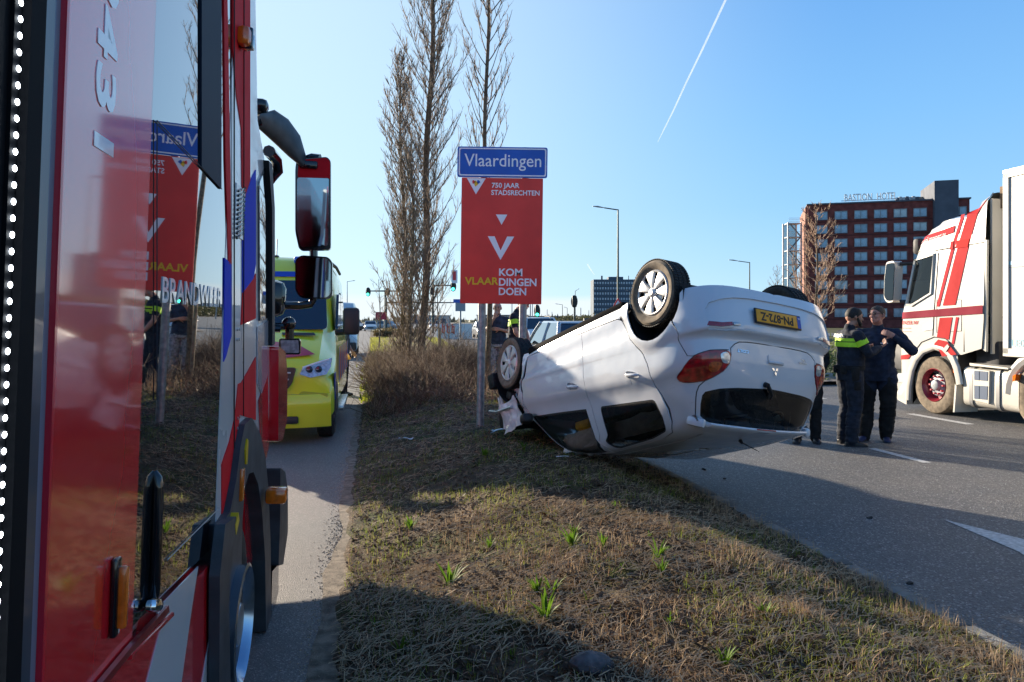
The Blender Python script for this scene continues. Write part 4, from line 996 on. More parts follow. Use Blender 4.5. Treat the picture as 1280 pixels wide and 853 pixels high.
# ---------------------------------------------------------------- bare trees, thicket
BARK = mat('bark', (.16, .115, .075), .9, noise_amt=.5, noise_scale=20, bump=.5, bscale=40); TWIG = mat('twig_bark', (.215, .155, .112), .85, noise_amt=.4, noise_scale=6)
TWIGL = mat('pale_twig', (.27, .20, .14), .85, noise_amt=.4, noise_scale=6)
class Tw:
    def __init__(s): s.V = []; s.F = []
    def limb(s, pts, rs, n=3):
        o = len(s.V); k = len(pts)
        for i, p in enumerate(pts):
            d = (pts[min(i + 1, k - 1)] - pts[max(i - 1, 0)]); u = d.orthogonal().normalized() if d.length > 1e-9 else Vector((1, 0, 0)); 
            if i and abs(u.dot(pu)) < .99: u = (pu - d * (pu.dot(d) / max(d.length_squared, 1e-9))); u.normalize()
            pu = u; w = d.cross(u).normalized()
            for j in range(n): a = 2 * pi * j / n; s.V.append(p + (u * cos(a) + w * sin(a)) * rs[i])
        for i in range(k - 1):
            for j in range(n): s.F.append((o + i * n + j, o + i * n + (j + 1) % n, o + (i + 1) * n + (j + 1) % n, o + (i + 1) * n + j))
    def build(s, name, m, parent=None, **kw):
        me = bpy.data.meshes.new(name); me.from_pydata([tuple(v) for v in s.V], [], s.F); me.materials.append(m); me.shade_smooth()
        o = bpy.data.objects.new(name, me); COL.objects.link(o); o.parent = parent
        for k, v in kw.items(): o[k] = v
        return o
def bare_tree(loc, H, label, seed, r0=.13, first=.08, nb=70, spread=.34, up=.9, name='bare_poplar', cat='tree', group=None, lean=(0, 0), dens=1., twm=None, barkm=None, lat_scale=1., rt=.0035):
    R = random.Random(seed); t = thing(name, label, cat, loc, group=group)
    def tp(z): return Vector((lean[0] * z / H + .05 * sin(z * 1.1 + seed), lean[1] * z / H + .05 * cos(z * .9 + seed * 2), z))
    T = Tw(); zs = [H * i / 22 for i in range(23)]; T.limb([tp(z) for z in zs], [r0 * (1 - z / H) ** .8 + .008 + (.05 if z == 0 else 0) for z in zs], 9); T.build('trunk', barkm or BARK, t)
    C = Tw()
    def curve(p, d, L, bend, n=5):
        pts = [p]; v = d.normalized()
        for i in range(n):
            v = (v + Vector((0, 0, bend)) / n + Vector((R.gauss(0, .05), R.gauss(0, .05), R.gauss(0, .03)))).normalized(); pts.append(pts[-1] + v * L / n)
        return pts
    for i in range(nb):
        f = first + (.985 - first) * ((i + R.random()) / nb); z = f * H; a = i * 2.4 + R.uniform(-.5, .5); L = H * spread * (1 - f) ** .55 * R.uniform(.65, 1.15) + .25
        L *= min(1, .45 + f * 2.2)
        d = Vector((cos(a) * lat_scale, sin(a) * lat_scale, R.uniform(.7, 1.2) * up)); pts = curve(tp(z), d, L, .75 * up, 6)
        rb = min(r0 * .34, .004 + L * .0062); C.limb(pts, [rb * (1 - j / 7) + .003 for j in range(7)], 4)
        for k in range(int((3 + L * 3.2) * dens)):
            q = R.uniform(.12, .97) * 5.99; j = int(q); p = pts[j].lerp(pts[j + 1], q - j); bd = (pts[j + 1] - pts[j]).normalized(); a2 = R.uniform(0, 2 * pi); o = bd.orthogonal().normalized(); o2 = bd.cross(o)
            dd = bd * R.uniform(.6, 1.2) + (o * cos(a2) + o2 * sin(a2)) * .65 + Vector((0, 0, .35 * up)); L2 = R.uniform(.2, .5) * (.35 + .45 * L); s2 = curve(p, dd, L2, .5 * up, 4)
            C.limb(s2, [rt * 1.7 * (1 - m / 6) + rt * .4 for m in range(5)], 3)
            for k2 in range(R.randint(2, 4)):
                q = R.uniform(.2, .95) * 3.99; j = int(q); p2 = s2[j].lerp(s2[j + 1], q - j); a2 = R.uniform(0, 2 * pi); bd = (s2[j + 1] - s2[j]).normalized(); o = bd.orthogonal().normalized(); o2 = bd.cross(o)
                s3 = curve(p2, bd + (o * cos(a2) + o2 * sin(a2)) * .8, L2 * R.uniform(.25, .6), .4 * up, 2); C.limb(s3, [rt, rt * .8, rt * .35], 3)
    C.build('crown', twm or TWIG, t)
    return t
def gpt(px, Y): X = (px - 640) / 960 * Y; return Vector((X, Y, gz(X, Y)))
bare_tree(gpt(527, 20.5), 15.5, 'tallest bare upright tree, standing in the thicket left of the town sign', 11, r0=.105, nb=185, spread=.135, up=1.15, first=.03, lean=(.45, 0), dens=1.7, rt=.0042)
bare_tree(gpt(506, 19.6), 8.2, 'shorter bare bushy tree beside the tallest one, its crown ending lower down', 23, r0=.06, nb=150, spread=.15, up=1.2, first=.02, dens=1.7, lean=(-.1, 0), rt=.0042)
bare_tree(gpt(514, 18.9), 5.6, 'low bare bushy sapling at the foot of the two trees', 29, r0=.05, nb=95, spread=.19, up=1.2, first=.02, dens=.9, rt=.0045)
t3 = gpt(610, 15.5)
bare_tree(t3, 12.5, 'thin bare tree rising behind the town sign', 37, r0=.05, nb=70, spread=.105, up=1.3, first=.32, lean=(-.05, 0), dens=.85, rt=.004)
WOOD = mat('stake_wood', (.30, .23, .15), .85, noise_amt=.4, noise_scale=12, bump=.4)
def stake(p, h, label, r=.04):
    mb = MB(); mb.tube([(0, 0, -.05), (0.01, 0, h)], [r, r * .9], 10); o = mb.build('tree_stake', WOOD); o.location = p; tag(o, label, 'stake')
stake(gpt(604.5, 15.2), 1.75, 'pale wooden tree stake close behind the signpost'); stake(gpt(549, 22.5), 1.25, 'short dark wooden stake in the thicket right of the bare trees', .055)
# leafless thicket round the trees
R = random.Random(5); T = Tw(); T2 = Tw()
for i in range(15500):
    al = R.uniform(12.4, 26.5); f = (al - 13.2) / 13.3; lat = R.uniform(.0, 2.95 + max(0, f) * .6); 
    if al < 14.5 and R.random() > .4: continue
    if al < 16.3 and 1.55 < lat < 3.2 and R.random() < .75: continue
    cl_ = noise.noise(Vector((lat * 1.4, al * .9, 2)))
    if cl_ + R.uniform(-.45, .45) < -.42: continue
    p = rd(lat, al, gz(*rd(lat, al).to_2d()) - .02 if lat < 2.9 else 0); hgt = R.uniform(.25, .80) * (1.35 if 16 < al < 23 else .85); a = R.uniform(0, 2 * pi); ln = R.uniform(.1, 1.6); hgt *= .85 + .9 * max(-.3, cl_)
    d = Vector((cos(a) * ln, sin(a) * ln, 1)).normalized(); pts = [p]; v = d
    for k in range(3): v = (v + Vector((R.gauss(0, .34), R.gauss(0, .34), R.gauss(-.10, .16)))).normalized(); pts.append(pts[-1] + v * hgt / 3)
    (T if R.random() < .7 else T2).limb(pts, [.0060, .0052, .004, .0022], 3)
    for k in range(2):
        j = R.randint(1, 2); q = pts[j]; v = Vector((R.gauss(0, .6), R.gauss(0, .6), .6)).normalized(); (T if R.random() < .6 else T2).limb([q, q + v * hgt * .3, q + v * hgt * .5 + Vector((0, 0, .05))], [.003, .0024, .0012], 3)
T.build('leafless_thicket', mat('thicket_brown', (.12, .072, .045), .85, noise_amt=.5, noise_scale=3), kind='stuff'); T2.build('leafless_thicket', TWIGL, kind='stuff')
def s_dry(r):
    al = r.uniform(13.0, 27); lat = r.uniform(-.1, 3.2 + .04 * (al - 13)); p = rd(lat, al); return (p.x, p.y, gz(p.x, p.y) - .01, r.uniform(.05, .30), r.uniform(.008, .016), r.uniform(.1, 1.1), r.uniform(0, 2 * pi))
blades('thicket_undergrowth', 6000, s_dry, RUSTY, seed=31); blades('thicket_undergrowth', 3000, s_dry, STRAW, seed=32)
YG = leafmat('yellow_green_grass', (.30, .34, .04), (.42, .38, .09), 2, .4)
def s_far(r):
    al = 26 + 44 * r.random() ** 1.3; lat = r.uniform(-.1, 3.1 + .05 * (al - 12)); p = rd(lat, al); return (p.x, p.y, -.02, r.uniform(.10, .28), r.uniform(.03, .07), r.uniform(.1, .9), r.uniform(0, 2 * pi))
blades('far_verge_grass', 16000, s_far, YG, seed=33, nseg=1)
def s_pl(r):
    al = 14.5 + 14 * r.random(); lat = r.gauss(.12, .16); 
    if noise.noise(Vector((al * .9, 4, 4))) < -.05: return None
    p = rd(lat, al); return (p.x, p.y, gz(p.x, p.y), r.uniform(.08, .26), r.uniform(.03, .06), r.uniform(.2, 1.), r.uniform(0, 2 * pi))
blades('edge_weeds', 2200, s_pl, leafmat('edge_weed', (.30, .36, .03), (.20, .22, .03), 5, .45), seed=34)
quadsheet('far_verge', rpoly([(-.2, 24), (3.6, 24), (4.5, 70), (-.2, 70)]), .012, mat('far_verge_soil', (.12, .12, .035), .95, noise_amt=.5, noise_scale=1.5))
def hedge(name, box, n, m, label, seed, h=(.6, 1.0), kind=None, leaf=.06):
    """clipped or wild hedge of leaf sprays"""
    r = random.Random(seed); V = []; F = []
    x0, x1, y0, y1 = box
    for i in range(n):
        u, v = r.random(), r.random(); hh = r.uniform(*h) * (.8 + .5 * noise.noise(Vector((u * 9, v * 3, seed)))); z = hh * r.random() ** .45
        p = rd(x0 + (x1 - x0) * u, y0 + (y1 - y0) * v, z); a = r.uniform(0, 6.28); e = r.uniform(-.6, 1.2); d = Vector((cos(a) * cos(e), sin(a) * cos(e), sin(e))) * leaf * r.uniform(.6, 1.4); q = d.orthogonal().normalized() * leaf * .45
        o = len(V); V += [p - q, p + d * .6 + q * .9, p + d, p + d * .4 - q * 1.2]; F += [(o, o + 1, o + 2, o + 3)]
    me = bpy.data.meshes.new(name); me.from_pydata([tuple(v) for v in V], [], F); me.materials.append(m); ob = bpy.data.objects.new(name, me); COL.objects.link(ob)
    if kind: ob['kind'] = kind
    if label: tag(ob, label, 'hedge')
    return ob
hedge('left_hedge', (-8.6, -7.2, 6, 60), 42000, leafmat('green_hedge_leaf', (.05, .08, .02), (.09, .10, .03), 1), 'tall green hedge left of the cycle path behind the emergency vehicles', 43, (1.2, 1.9), leaf=.13)
hedge('field_hedge', (32, 36, 60, 190), 14000, leafmat('field_hedge_leaf', (.055, .065, .025), (.10, .09, .04), .3), 'long dark hedge across the open ground in front of the hotel', 44, (1.2, 2.4), leaf=.5)
hedge('left_field_hedge', (-45, -40, -10, 190), 16000, leafmat('field_hedge_leaf', (.055, .065, .025), (.10, .09, .04), .3), 'long dark hedge far off to the left behind the emergency vehicles', 45, (1.8, 3.2), leaf=.5)
hedge('low_hedge', (.2, 4.2, 70, 73), 3500, leafmat('brown_hedge_leaf', (.15, .10, .05), (.10, .09, .03), 2), 'low brown hedge across the far end of the green strip', 41, (.5, .95), leaf=.16)
hedge('roadside_hedge', (10.8, 12.4, 18.0, 40), 15000, leafmat('olive_hedge_leaf', (.16, .19, .05), (.10, .12, .035), 2), 'olive green hedge on the far side of the road behind the two standing men', 42, (.9, 1.35), leaf=.10)
quadsheet('traffic_island', rpoly([(10.6, 17.6), (13.2, 17.6), (13.2, 60), (10.9, 60)]), .10, mat('island_paving', (.22, .19, .16), .9, noise_amt=.3, noise_scale=9))
# ---------------------------------------------------------------- town sign
GALV = mat('galvanised', (.30, .32, .33), .5, metal=.5, noise_amt=.25, noise_scale=18)
SGB = mat('sign_blue', (.015, .10, .48), .35, noise_amt=.08, noise_scale=4); SGR = mat('sign_red', (.74, .045, .03), .42, noise_amt=.10, noise_scale=2.5); SGW = mat('sign_white', (.85, .86, .88), .45); SGY = mat('sign_yellow', (.75, .50, .015), .45)
def fit_text(name, txt, x0, x1, z0, z1, M, m, parent, bold=.0, depth=.002, ref=None):
    """lettering stretched to a box; z0..z1 is the height of its capitals"""
    me = text_mesh(txt, 1., depth / max(z1 - z0, 1e-6) * .7, bold, 1., 'LEFT'); rf = text_mesh(ref or 'H', 1., 0, bold, 1., 'LEFT')
    xs = [v.co.x for v in me.vertices]; ys = [v.co.y for v in rf.vertices]; bpy.data.meshes.remove(rf)
    sx = (x1 - x0) / (max(xs) - min(xs)); sy = (z1 - z0) / (max(ys) - min(ys))
    for v in me.vertices: v.co = Vector((x0 + (v.co.x - min(xs)) * sx, z0 + (v.co.y - min(ys)) * sy, v.co.z * (z1 - z0)))
    me.transform(M); me.name = name; me.materials.clear(); me.materials.append(m)
    o = bpy.data.objects.new(name, me); COL.objects.link(o); o.parent = parent; return o
SY = 9.8; sgn = thing('town_sign', 'blue Vlaardingen place name sign over a tall red board on two grey posts', 'road sign', (-.165, SY, .2))
for x, lb in ((-.245, 0), (.285, 0)):
    mb = MB(); mb.tube([(x, .06, -.35), (x, .06, 3.66)], .048, 16); mb.lathe([(0, 3.67), (.05, 3.66), (.05, 3.64)], c=(x, .06, 0)); mb.build('post', GALV, sgn)
ROLL = Matrix.Rotation(-.016, 4, 'Y')
def SM(y): M = Matrix.Rotation(radians(90), 4, 'X'); return Matrix.Translation((0, y, 0)) @ M     # sign plane: x right, y up, facing the camera
PSC = 9.8 / 960 / 3.877
def sx_(u): return (u - 246 - 2) * PSC
def sz_(v): return CAMH - .2 - (170 + v / 3.877 - 400) / 960 * 9.8
def plate(name, u0, u1, v0, v1, m, y, th, r=.03, parent=None):
    P = round_poly([(sx_(u0), sz_(v1)), (sx_(u1), sz_(v1)), (sx_(u1), sz_(v0)), (sx_(u0), sz_(v0))], r, 5); mb = MB(); mb.prism(P, y, y + th, 'Y'); return mb.build(name, m, parent, sharp=30)
bp_ = plate('name_panel', 28, 464, 55, 202, SGB, -.012, .03, .03, sgn)
P = round_poly([(sx_(35), sz_(196)), (sx_(458), sz_(196)), (sx_(458), sz_(61)), (sx_(35), sz_(61))], .025, 5); mb = MB(); n = len(P); Q = [((p[0] - sx_(246)) * .972 + sx_(246), (p[1] - sz_(128)) * .915 + sz_(128)) for p in P]
mb.add([(x, -.015, z) for x, z in P] + [(x, -.015, z) for x, z in Q], [(i, (i + 1) % n, n + (i + 1) % n, n + i) for i in range(n)]); mb.build('border_line', SGW, bp_)
fit_text('lettering', 'Vlaardingen', sx_(62), sx_(434), sz_(150), sz_(90), SM(-.015), SGW, bp_, .004, .003)
rp_ = plate('city_board', 50, 444, 205, 814, SGR, -.010, .03, .01, sgn)
mb = MB(); mb.prism([(sx_(75), sz_(208)), (sx_(120), sz_(286)), (sx_(166), sz_(208))], -.013, -.0105, 'Y'); lg = mb.build('crest_field', SGW, rp_)
mb = MB(); c = Vector((sx_(120), -.0145, sz_(236))); 
for dx, dz, rx, rz_, mm in ((-.030, .026, .020, .022, SGR), (.030, .026, .020, .022, SGB), (0, .006, .024, .034, SGY)):
    mb.use(mm); mb.add([c + Vector((dx + rx * cos(a), -.001, dz + rz_ * sin(a) * (1 + .3 * cos(3 * a)))) for a in [2 * pi * i / 14 for i in range(14)]], [tuple(range(14))])
mb.build('crest', None, lg, sharp=None)
fit_text('lettering', '750 JAAR', sx_(196), sx_(330), sz_(253), sz_(229), SM(-.013), SGW, rp_, .02); fit_text('lettering', 'STADSRECHTEN', sx_(194), sx_(428), sz_(288), sz_(264), SM(-.013), SGW, rp_, .02)
mb = MB(); mb.prism([(sx_(218), sz_(382)), (sx_(246), sz_(432)), (sx_(273), sz_(382))], -.013, -.0105, 'Y'); mb.build('small_triangle', SGW, rp_)
mb = MB(); mb.prism([(sx_(180), sz_(488)), (sx_(243), sz_(602)), (sx_(308), sz_(488)), (sx_(274), sz_(488)), (sx_(243), sz_(556)), (sx_(213), sz_(488))], -.013, -.0105, 'Y'); mb.build('large_v', SGW, rp_)
fit_text('lettering', 'KOM', sx_(237), sx_(350), sz_(679), sz_(643), SM(-.013), SGW, rp_, .025); fit_text('lettering', 'VLAAR', sx_(72), sx_(235), sz_(723), sz_(687), SM(-.013), SGY, rp_, .025)
fit_text('lettering', 'DINGEN', sx_(237), sx_(419), sz_(727), sz_(690), SM(-.013), SGW, rp_, .025); fit_text('lettering', 'DOEN', sx_(237), sx_(370), sz_(772), sz_(736), SM(-.013), SGW, rp_, .025)
for z in (sz_(130), sz_(300), sz_(700)):
    for x in (-.245, .285): mb = MB(); mb.box((x, .06, z), (.13, .11, .05)); mb.build('clamp', GALV, sgn)
sgn.rotation_euler = (0, .014, 0)
# ---------------------------------------------------------------- street furniture far off
DGN = mat('lamp_green', (.045, .075, .07), .5, metal=.3, noise_amt=.2); LGT = mat('lamp_grey', (.35, .37, .38), .5)
def P_(px, Y): return Vector(((px - 640) / 960 * Y, Y, 0))
def Z_(py, Y): return CAMH - (py - 400) / 960 * Y
def lamp(px, Y, ytop, armx, label, army=None, r=.09, m=None, group='street lamps along the roads'):
    H = Z_(ytop, Y); dx = (armx - px) / 960 * Y; t = thing('street_lamp', label, 'street lamp', P_(px, Y), group=group)
    mb = MB(); mb.tube([(0, 0, 0), (0, 0, H * .35), (0, 0, H)], [r, r * .8, r * .55], 8); mb.tube([(0, 0, 0), (0, 0, 1.)], [r * 1.4, r * 1.3], 8); mb.build('pole', m or DGN, t)
    zt = Z_(army, Y) if army else H + .3; s = 1 if dx > 0 else -1
    mb = MB(); mb.tube([(0, 0, H - .05), (dx * .55, 0, H + (zt - H) * .5)], r * .45, 6); mb.build('arm', m or DGN, t)
    mb = MB(); mb.tube([(dx * .5, 0, H + (zt - H) * .45), (dx * .8, 0, H + (zt - H) * .8 + .02), (dx, 0, zt)], [r * .5, r * 1.6, r * .7], 8, flat=.4); mb.build('lamp_head', LGT if m is None else m, t); return t
lp1 = lamp(772.5, 72, 262, 741, 'tall green street lamp rising behind the rear wheel, its arm to the left', 258, .13)
lamp(937, 105, 328, 911, 'shorter street lamp right of the car with its arm to the left', 325, .13)
lamp(719, 170, 364, 724, 'small lamp on a post just left of the grey tower block, arm to the right', 361, .13)
lamp(703, 230, 381, 694, 'tiny street lamp on the horizon between the sign and the grey block', 380, .15); lamp(709, 260, 385, 705, 'faint second tiny street lamp just right of the first tiny one', 384, .15)
lamp(434, 150, 352, 444, 'grey street lamp above the path behind the ambulance, arm to the right', 351, .12, LGT)
lamp(794, 160, 352, 802, 'street lamp whose head shows beside the rear wheel above the grey block', 350, .13); lamp(787.5, 200, 365, 783, 'slim lamp pole in front of the grey tower block', 363, .12)
# warning sign on the tall lamp
ws = thing('warning_sign', 'red and white triangular warning sign fixed low on the tall lamp post', 'road sign', P_(772.5, 71.7)); zc = Z_(378, 71.7)
mb = MB(); R_ = .52; mb.prism([(R_ * cos(radians(a)), zc - .1 + R_ * sin(radians(a))) for a in (90, 210, 330)], -.02, .02, 'Y'); mb.build('red_plate', mat('sign_red2', (.7, .03, .03), .4), ws)
mb = MB(); R_ = .28; mb.prism([(R_ * cos(radians(a)), zc - .1 + R_ * sin(radians(a))) for a in (90, 210, 330)], -.03, -.021, 'Y'); wf = mb.build('white_field', SGW, ws); mb = MB(); mb.box((0, -.035, zc - .08), (.05, .008, .2)); mb.build('mark', BLK, wf)
GREENL = mat('green_signal', (.02, .6, .35), .3, emit=(.05, 1., .6), es=2.5); SIGB = mat('signal_black', (.012, .018, .018), .5)
def signal(p, label, lit=True, h=.95, w=.34, pole=True, ztop=None, group='traffic lights'):
    t = thing('traffic_light', label, 'traffic light', (p[0], p[1], 0), group=group); z = p[2]
    mb = MB(); mb.rbox((0, 0, z), (w, .25, h), .08); mb.build('housing', SIGB, t)
    mb = MB(); mb.prism([(.5 * w * 1.5 * cos(a), z + .5 * h * 1.12 * sin(a)) for a in [2 * pi * i / 16 for i in range(16)]], .13, .15, 'Y'); mb.build('backboard', SIGB, t)
    for k, dz in enumerate((.30, 0, -.30)):
        mb = MB(); mb.lathe([(0, -.14), (w * .34, -.135), (w * .36, -.12)], c=(0, 0, z + dz * h), axis='Y', n=12); mb.build('signal_lens', GREENL if (k == 2 and lit) else SIGB, t)
    if pole: mb = MB(); mb.tube([(0, .1, 0), (0, .1, z + .3)], [.09, .07], 8); mb.build('pole', DGN, t)
    return t
def PZ(px, py, Y): v = P_(px, Y); v.z = Z_(py, Y); return v
signal(PZ(671.5, 389, 62), 'traffic light showing green just right of the red board', h=.95); signal(PZ(718, 377, 84), 'dark traffic light on a pole between the red board and the grey block', False, 1.25, .5)
# overhead signal gantries behind the trees
def gantry(px, Y, ytop, arms, label):
    t = thing('signal_gantry', label, 'gantry', P_(px, Y)); mb = MB(); mb.tube([(0, 0, 0), (0, 0, Z_(ytop, Y))], [.16, .12], 8); mb.build('pole', DGN, t)
    for py, x1 in arms: mb = MB(); mb.tube([(0, 0, Z_(py, Y)), ((x1 - px) / 960 * Y, 0, Z_(py, Y))], [.11, .07], 6); mb.build('arm', DGN, t)
    return t
gantry(481.5, 95, 363, [(364, 459), (364, 498)], 'signal gantry with its arm on both sides, left of the bare trees')
gantry(482.5, 88, 372, [(378.5, 568)], 'lower gantry whose long beam runs right to the red board')
gantry(541, 95, 356, [(357, 568)], 'signal gantry hidden by the bare trees with its arm reaching right')
signal(PZ(460, 365, 94.7), 'green traffic light hanging at the left end of the left gantry', True, 1.0, .42, False); signal(PZ(484.5, 365, 94.7), 'traffic light hung next to the pole of the left gantry', False, .9, .4, False)
signal(PZ(566.5, 358, 94.7), 'green traffic light at the right arm end close to the red board', True, 1.15, .5, False); signal(PZ(540, 364, 94.6), 'traffic light half hidden in the bare trees', False, .9, .4, False)
mb = MB(); mb.box((0, 0, 0), (.75, .06, 1.6)); o = mb.build('lane_sign', SGW); o.location = PZ(568, 346, 94.5); tag(o, 'narrow upright white sign above the green light left of the red board', 'road sign'); mb = MB(); mb.box((0, -.04, .1), (.4, .03, 1.1)); mb.build('red_mark', mat('sign_red3', (.6, .05, .06), .5), o)
bs_ = thing('direction_sign', 'small blue and grey sign on a post just left of the signposts', 'road sign', P_(575.5, 60)); mb = MB(); mb.box((0, 0, Z_(383.5, 60)), (.78, .06, .72)); mb.build('grey_plate', mat('grey_plate', (.25, .29, .33), .5), bs_)
mb = MB(); mb.box((-.1, -.02, Z_(376.5, 60)), (.9, .06, .28)); mb.build('blue_plate', SGB, bs_); mb = MB(); mb.tube([(0, .05, 0), (0, .05, Z_(380, 60))], .07, 8); mb.build('post', GALV, bs_)
# hoarding with red lettering shapes, tall thin posts, red sign
hb = thing('hoarding', 'long low white hoarding with red upright lettering left of the signposts', 'hoarding', P_(568, 66)); mb = MB(); mb.box((0, 0, .62), (3.0, .08, 1.35)); mb.build('panel', mat('pale_panel', (.68, .70, .68), .6, noise_amt=.1), hb)
OR = mat('hoarding_red', (.72, .09, .04), .5)
for k in range(3):
    cx = -.95 + .42 * k; mb = MB(); mb.rbox((cx - .08, -.06, .95), (.10, .04, .75), .03); mb.rbox((cx + .08, -.06, .80), (.10, .04, .75), .03); mb.rbox((cx, -.06, 1.05), (.2, .04, .1), .03); mb.rbox((cx, -.06, .55), (.2, .04, .1), .03); mb.build('letter', OR, hb)
rs = thing('red_board', 'small dark red board on posts under the left gantry', 'sign', P_(476.5, 80)); mb = MB(); mb.box((0, 0, Z_(395, 80)), (1.15, .08, .8)); mb.build('panel', mat('dull_red', (.42, .03, .06), .5, noise_amt=.3), rs)
for x in (-.4, .4): mb = MB(); mb.tube([(x, .06, 0), (x, .06, Z_(391, 80))], .05, 6); mb.build('post', GALV, rs)
for i, (px, yt, Y) in enumerate(((665.5, 371, 160), (663, 377, 120), (640, 376, 140), (684, 387, 200), (736, 388, 180), (690, 390, 200), (726, 385, 150))):
    mb = MB(); mb.tube([(0, 0, 0), (0, 0, Z_(yt, Y))], [.12, .08], 6); o = mb.build('mast', GALV if i % 2 else LGT); o.location = P_(px, Y); tag(o, ['tall thin mast right beside the red board', 'thin mast hugging the edge of the red board', 'thin mast seen under the red board between the posts', 'faint short mast on the horizon right of the sign', 'short mast at the left foot of the grey block', 'very short mast near the tiny street lamps', 'thin mast left of the grey block'][i], 'mast')
cab_ = MB(); cab_.rbox((0, 0, .9), (.7, .4, 1.8), .05); o = cab_.build('utility_cabinet', mat('dark_cabinet', (.06, .07, .08), .5)); o.location = P_(734, 75); tag(o, 'dark upright cabinet left of the grey block behind the car sill', 'cabinet')
# ---------------------------------------------------------------- buildings
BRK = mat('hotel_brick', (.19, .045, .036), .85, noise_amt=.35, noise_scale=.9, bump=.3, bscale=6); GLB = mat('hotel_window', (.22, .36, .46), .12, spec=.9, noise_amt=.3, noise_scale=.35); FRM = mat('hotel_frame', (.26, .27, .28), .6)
CONW = mat('grey_cladding', (.085, .095, .12), .7, noise_amt=.15, noise_scale=.5); CONL = mat('light_cladding', (.34, .30, .25), .8, noise_amt=.15, noise_scale=.5)
HY = 163.
hot = thing('hotel', 'tall dark red brick hotel with rows of windows and white letters on its roof', 'building', P_(1010, HY))
HR = radians(17); hc_, hs_ = cos(HR), sin(HR); hX0 = (1010 - 640) / 960 * HY; hot.rotation_euler = (0, 0, -HR)
def hu(px): k = (px - 640) / 960; return (k * HY - hX0) / (hc_ + k * hs_)
def hz(px, py): return Z_(py, HY - hu(px) * hs_)
hw = hu(1212); hh = hz(1010, 257)
mb = MB(); mb.box((hw / 2, 9, hh / 2), (hw, 18, hh)); mb.build('brick_wall', BRK, hot, sharp=20)
mb = MB(); mb.box((-.25, 9.2, (hh - .3) / 2), (.48, 17, hh - .3)); mb.build('side_wall', mat('sunlit_brick', (.30, .14, .10), .85, noise_amt=.3, noise_scale=.9), hot, sharp=20)  # sunlight on this end painted in as a paler brick colour
mb = MB(); mb.box((hw / 2, 9, hh + .15), (hw + .5, 18.5, .3)); mb.build('parapet', CONW, hot, sharp=20)
wmes = []
for k, gcol in enumerate(((.26, .40, .50), (.42, .50, .52), (.17, .28, .36))):
    G_ = mat('hotel_window_%d' % k, gcol, .12, spec=.9, noise_amt=.35, noise_scale=.5); wme = MB(); wme.use(FRM); 
    for q_ in ((0, .82, 2.7, .10), (0, -.82, 2.7, .10), (-1.3, 0, .10, 1.6), (1.3, 0, .10, 1.6), (0, 0, .10, 1.6)): wme.box((q_[0], -.06, q_[1]), (q_[2], .22, q_[3]))
    wme.use(G_); wme.box((0, -.0, 0), (2.55, .10, 1.56)); wme.use(CONW); wme.box((0, -.1, -.92), (2.8, .22, .1)); wmes.append(wme.mesh('window', 20))
row = [268, 285.4, 303, 320.5, 338, 355.8, 373.4, 391]; rw_ = random.Random(2)
for r_i, py in enumerate(row):
    for c_i in range(8):
        px = 1026.5 + 24.7 * c_i
        if px > 1160 and px < 1198: continue
        o = bpy.data.objects.new('window', wmes[0 if r_i < 5 and rw_.random() < .8 else rw_.randint(0, 2)]); COL.objects.link(o); o.parent = hot; o.location = (hu(px), -.02, hz(1085, py)); o.scale = (.92, 1, 1)
for r_i, py in enumerate(row): mb = MB(); mb.box((hu(1087), -.03, hz(1085, py) - 1.35), (hu(1163), .08, .22)); mb.build('brick_course', mat('dark_course', (.09, .022, .022), .85), hot, sharp=20)
tw = MB(); z_ = hz(1181, 227); tw.box(((hu(1166) + hu(1196)) / 2, 5, z_ / 2), (hu(1196) - hu(1166), 13, z_)); tw.build('stair_tower', CONW, hot, sharp=20)
tw = MB(); z_ = hz(1157, 238); tw.box(((hu(1149) + hu(1166)) / 2 + .2, 14, z_ / 2), (hu(1166) - hu(1149), 10, z_)); tw.build('lift_tower', CONL, hot, sharp=20)
for k in range(2): tw = MB(); tw.box((hu(1153 + 6 * k), 8.9, hz(1157, 244)), (.5, .3, 2.0)); tw.build('tower_slot', CONW, hot)
LTW = mat('roof_letters', (.80, .80, .77), .5)
M0 = Matrix.Translation((0, .6, 0)) @ Matrix.Rotation(radians(90), 4, 'X')
fit_text('roof_lettering', 'BASTION', hu(1056), hu(1091), hh + .6, hh + 2.1, M0, LTW, hot, .02, .2); fit_text('roof_lettering', 'HOTEL', hu(1097), hu(1122), hh + .6, hh + 2.1, M0, LTW, hot, .02, .2)
mb = MB(); mb.tube([(hu(1052), .7, hh + .75), (hu(1124), .7, hh + .75)], .06, 5); mb.build('letter_rail', CONW, hot)
for k in range(7):
    mb = MB(); mb.rbox((hu(1124 + 4.2 * k), 2.5, hh + .75), (.6, .8, .9 + .3 * (k % 2)), .08); mb.build('roof_unit', LGT if k % 3 else CONW, hot)
for k in range(4): mb = MB(); mb.rbox((hu(1026 + 7 * k), 3.5, hh + .5), (.9, .9, .6), .08); mb.build('roof_unit', LGT, hot)
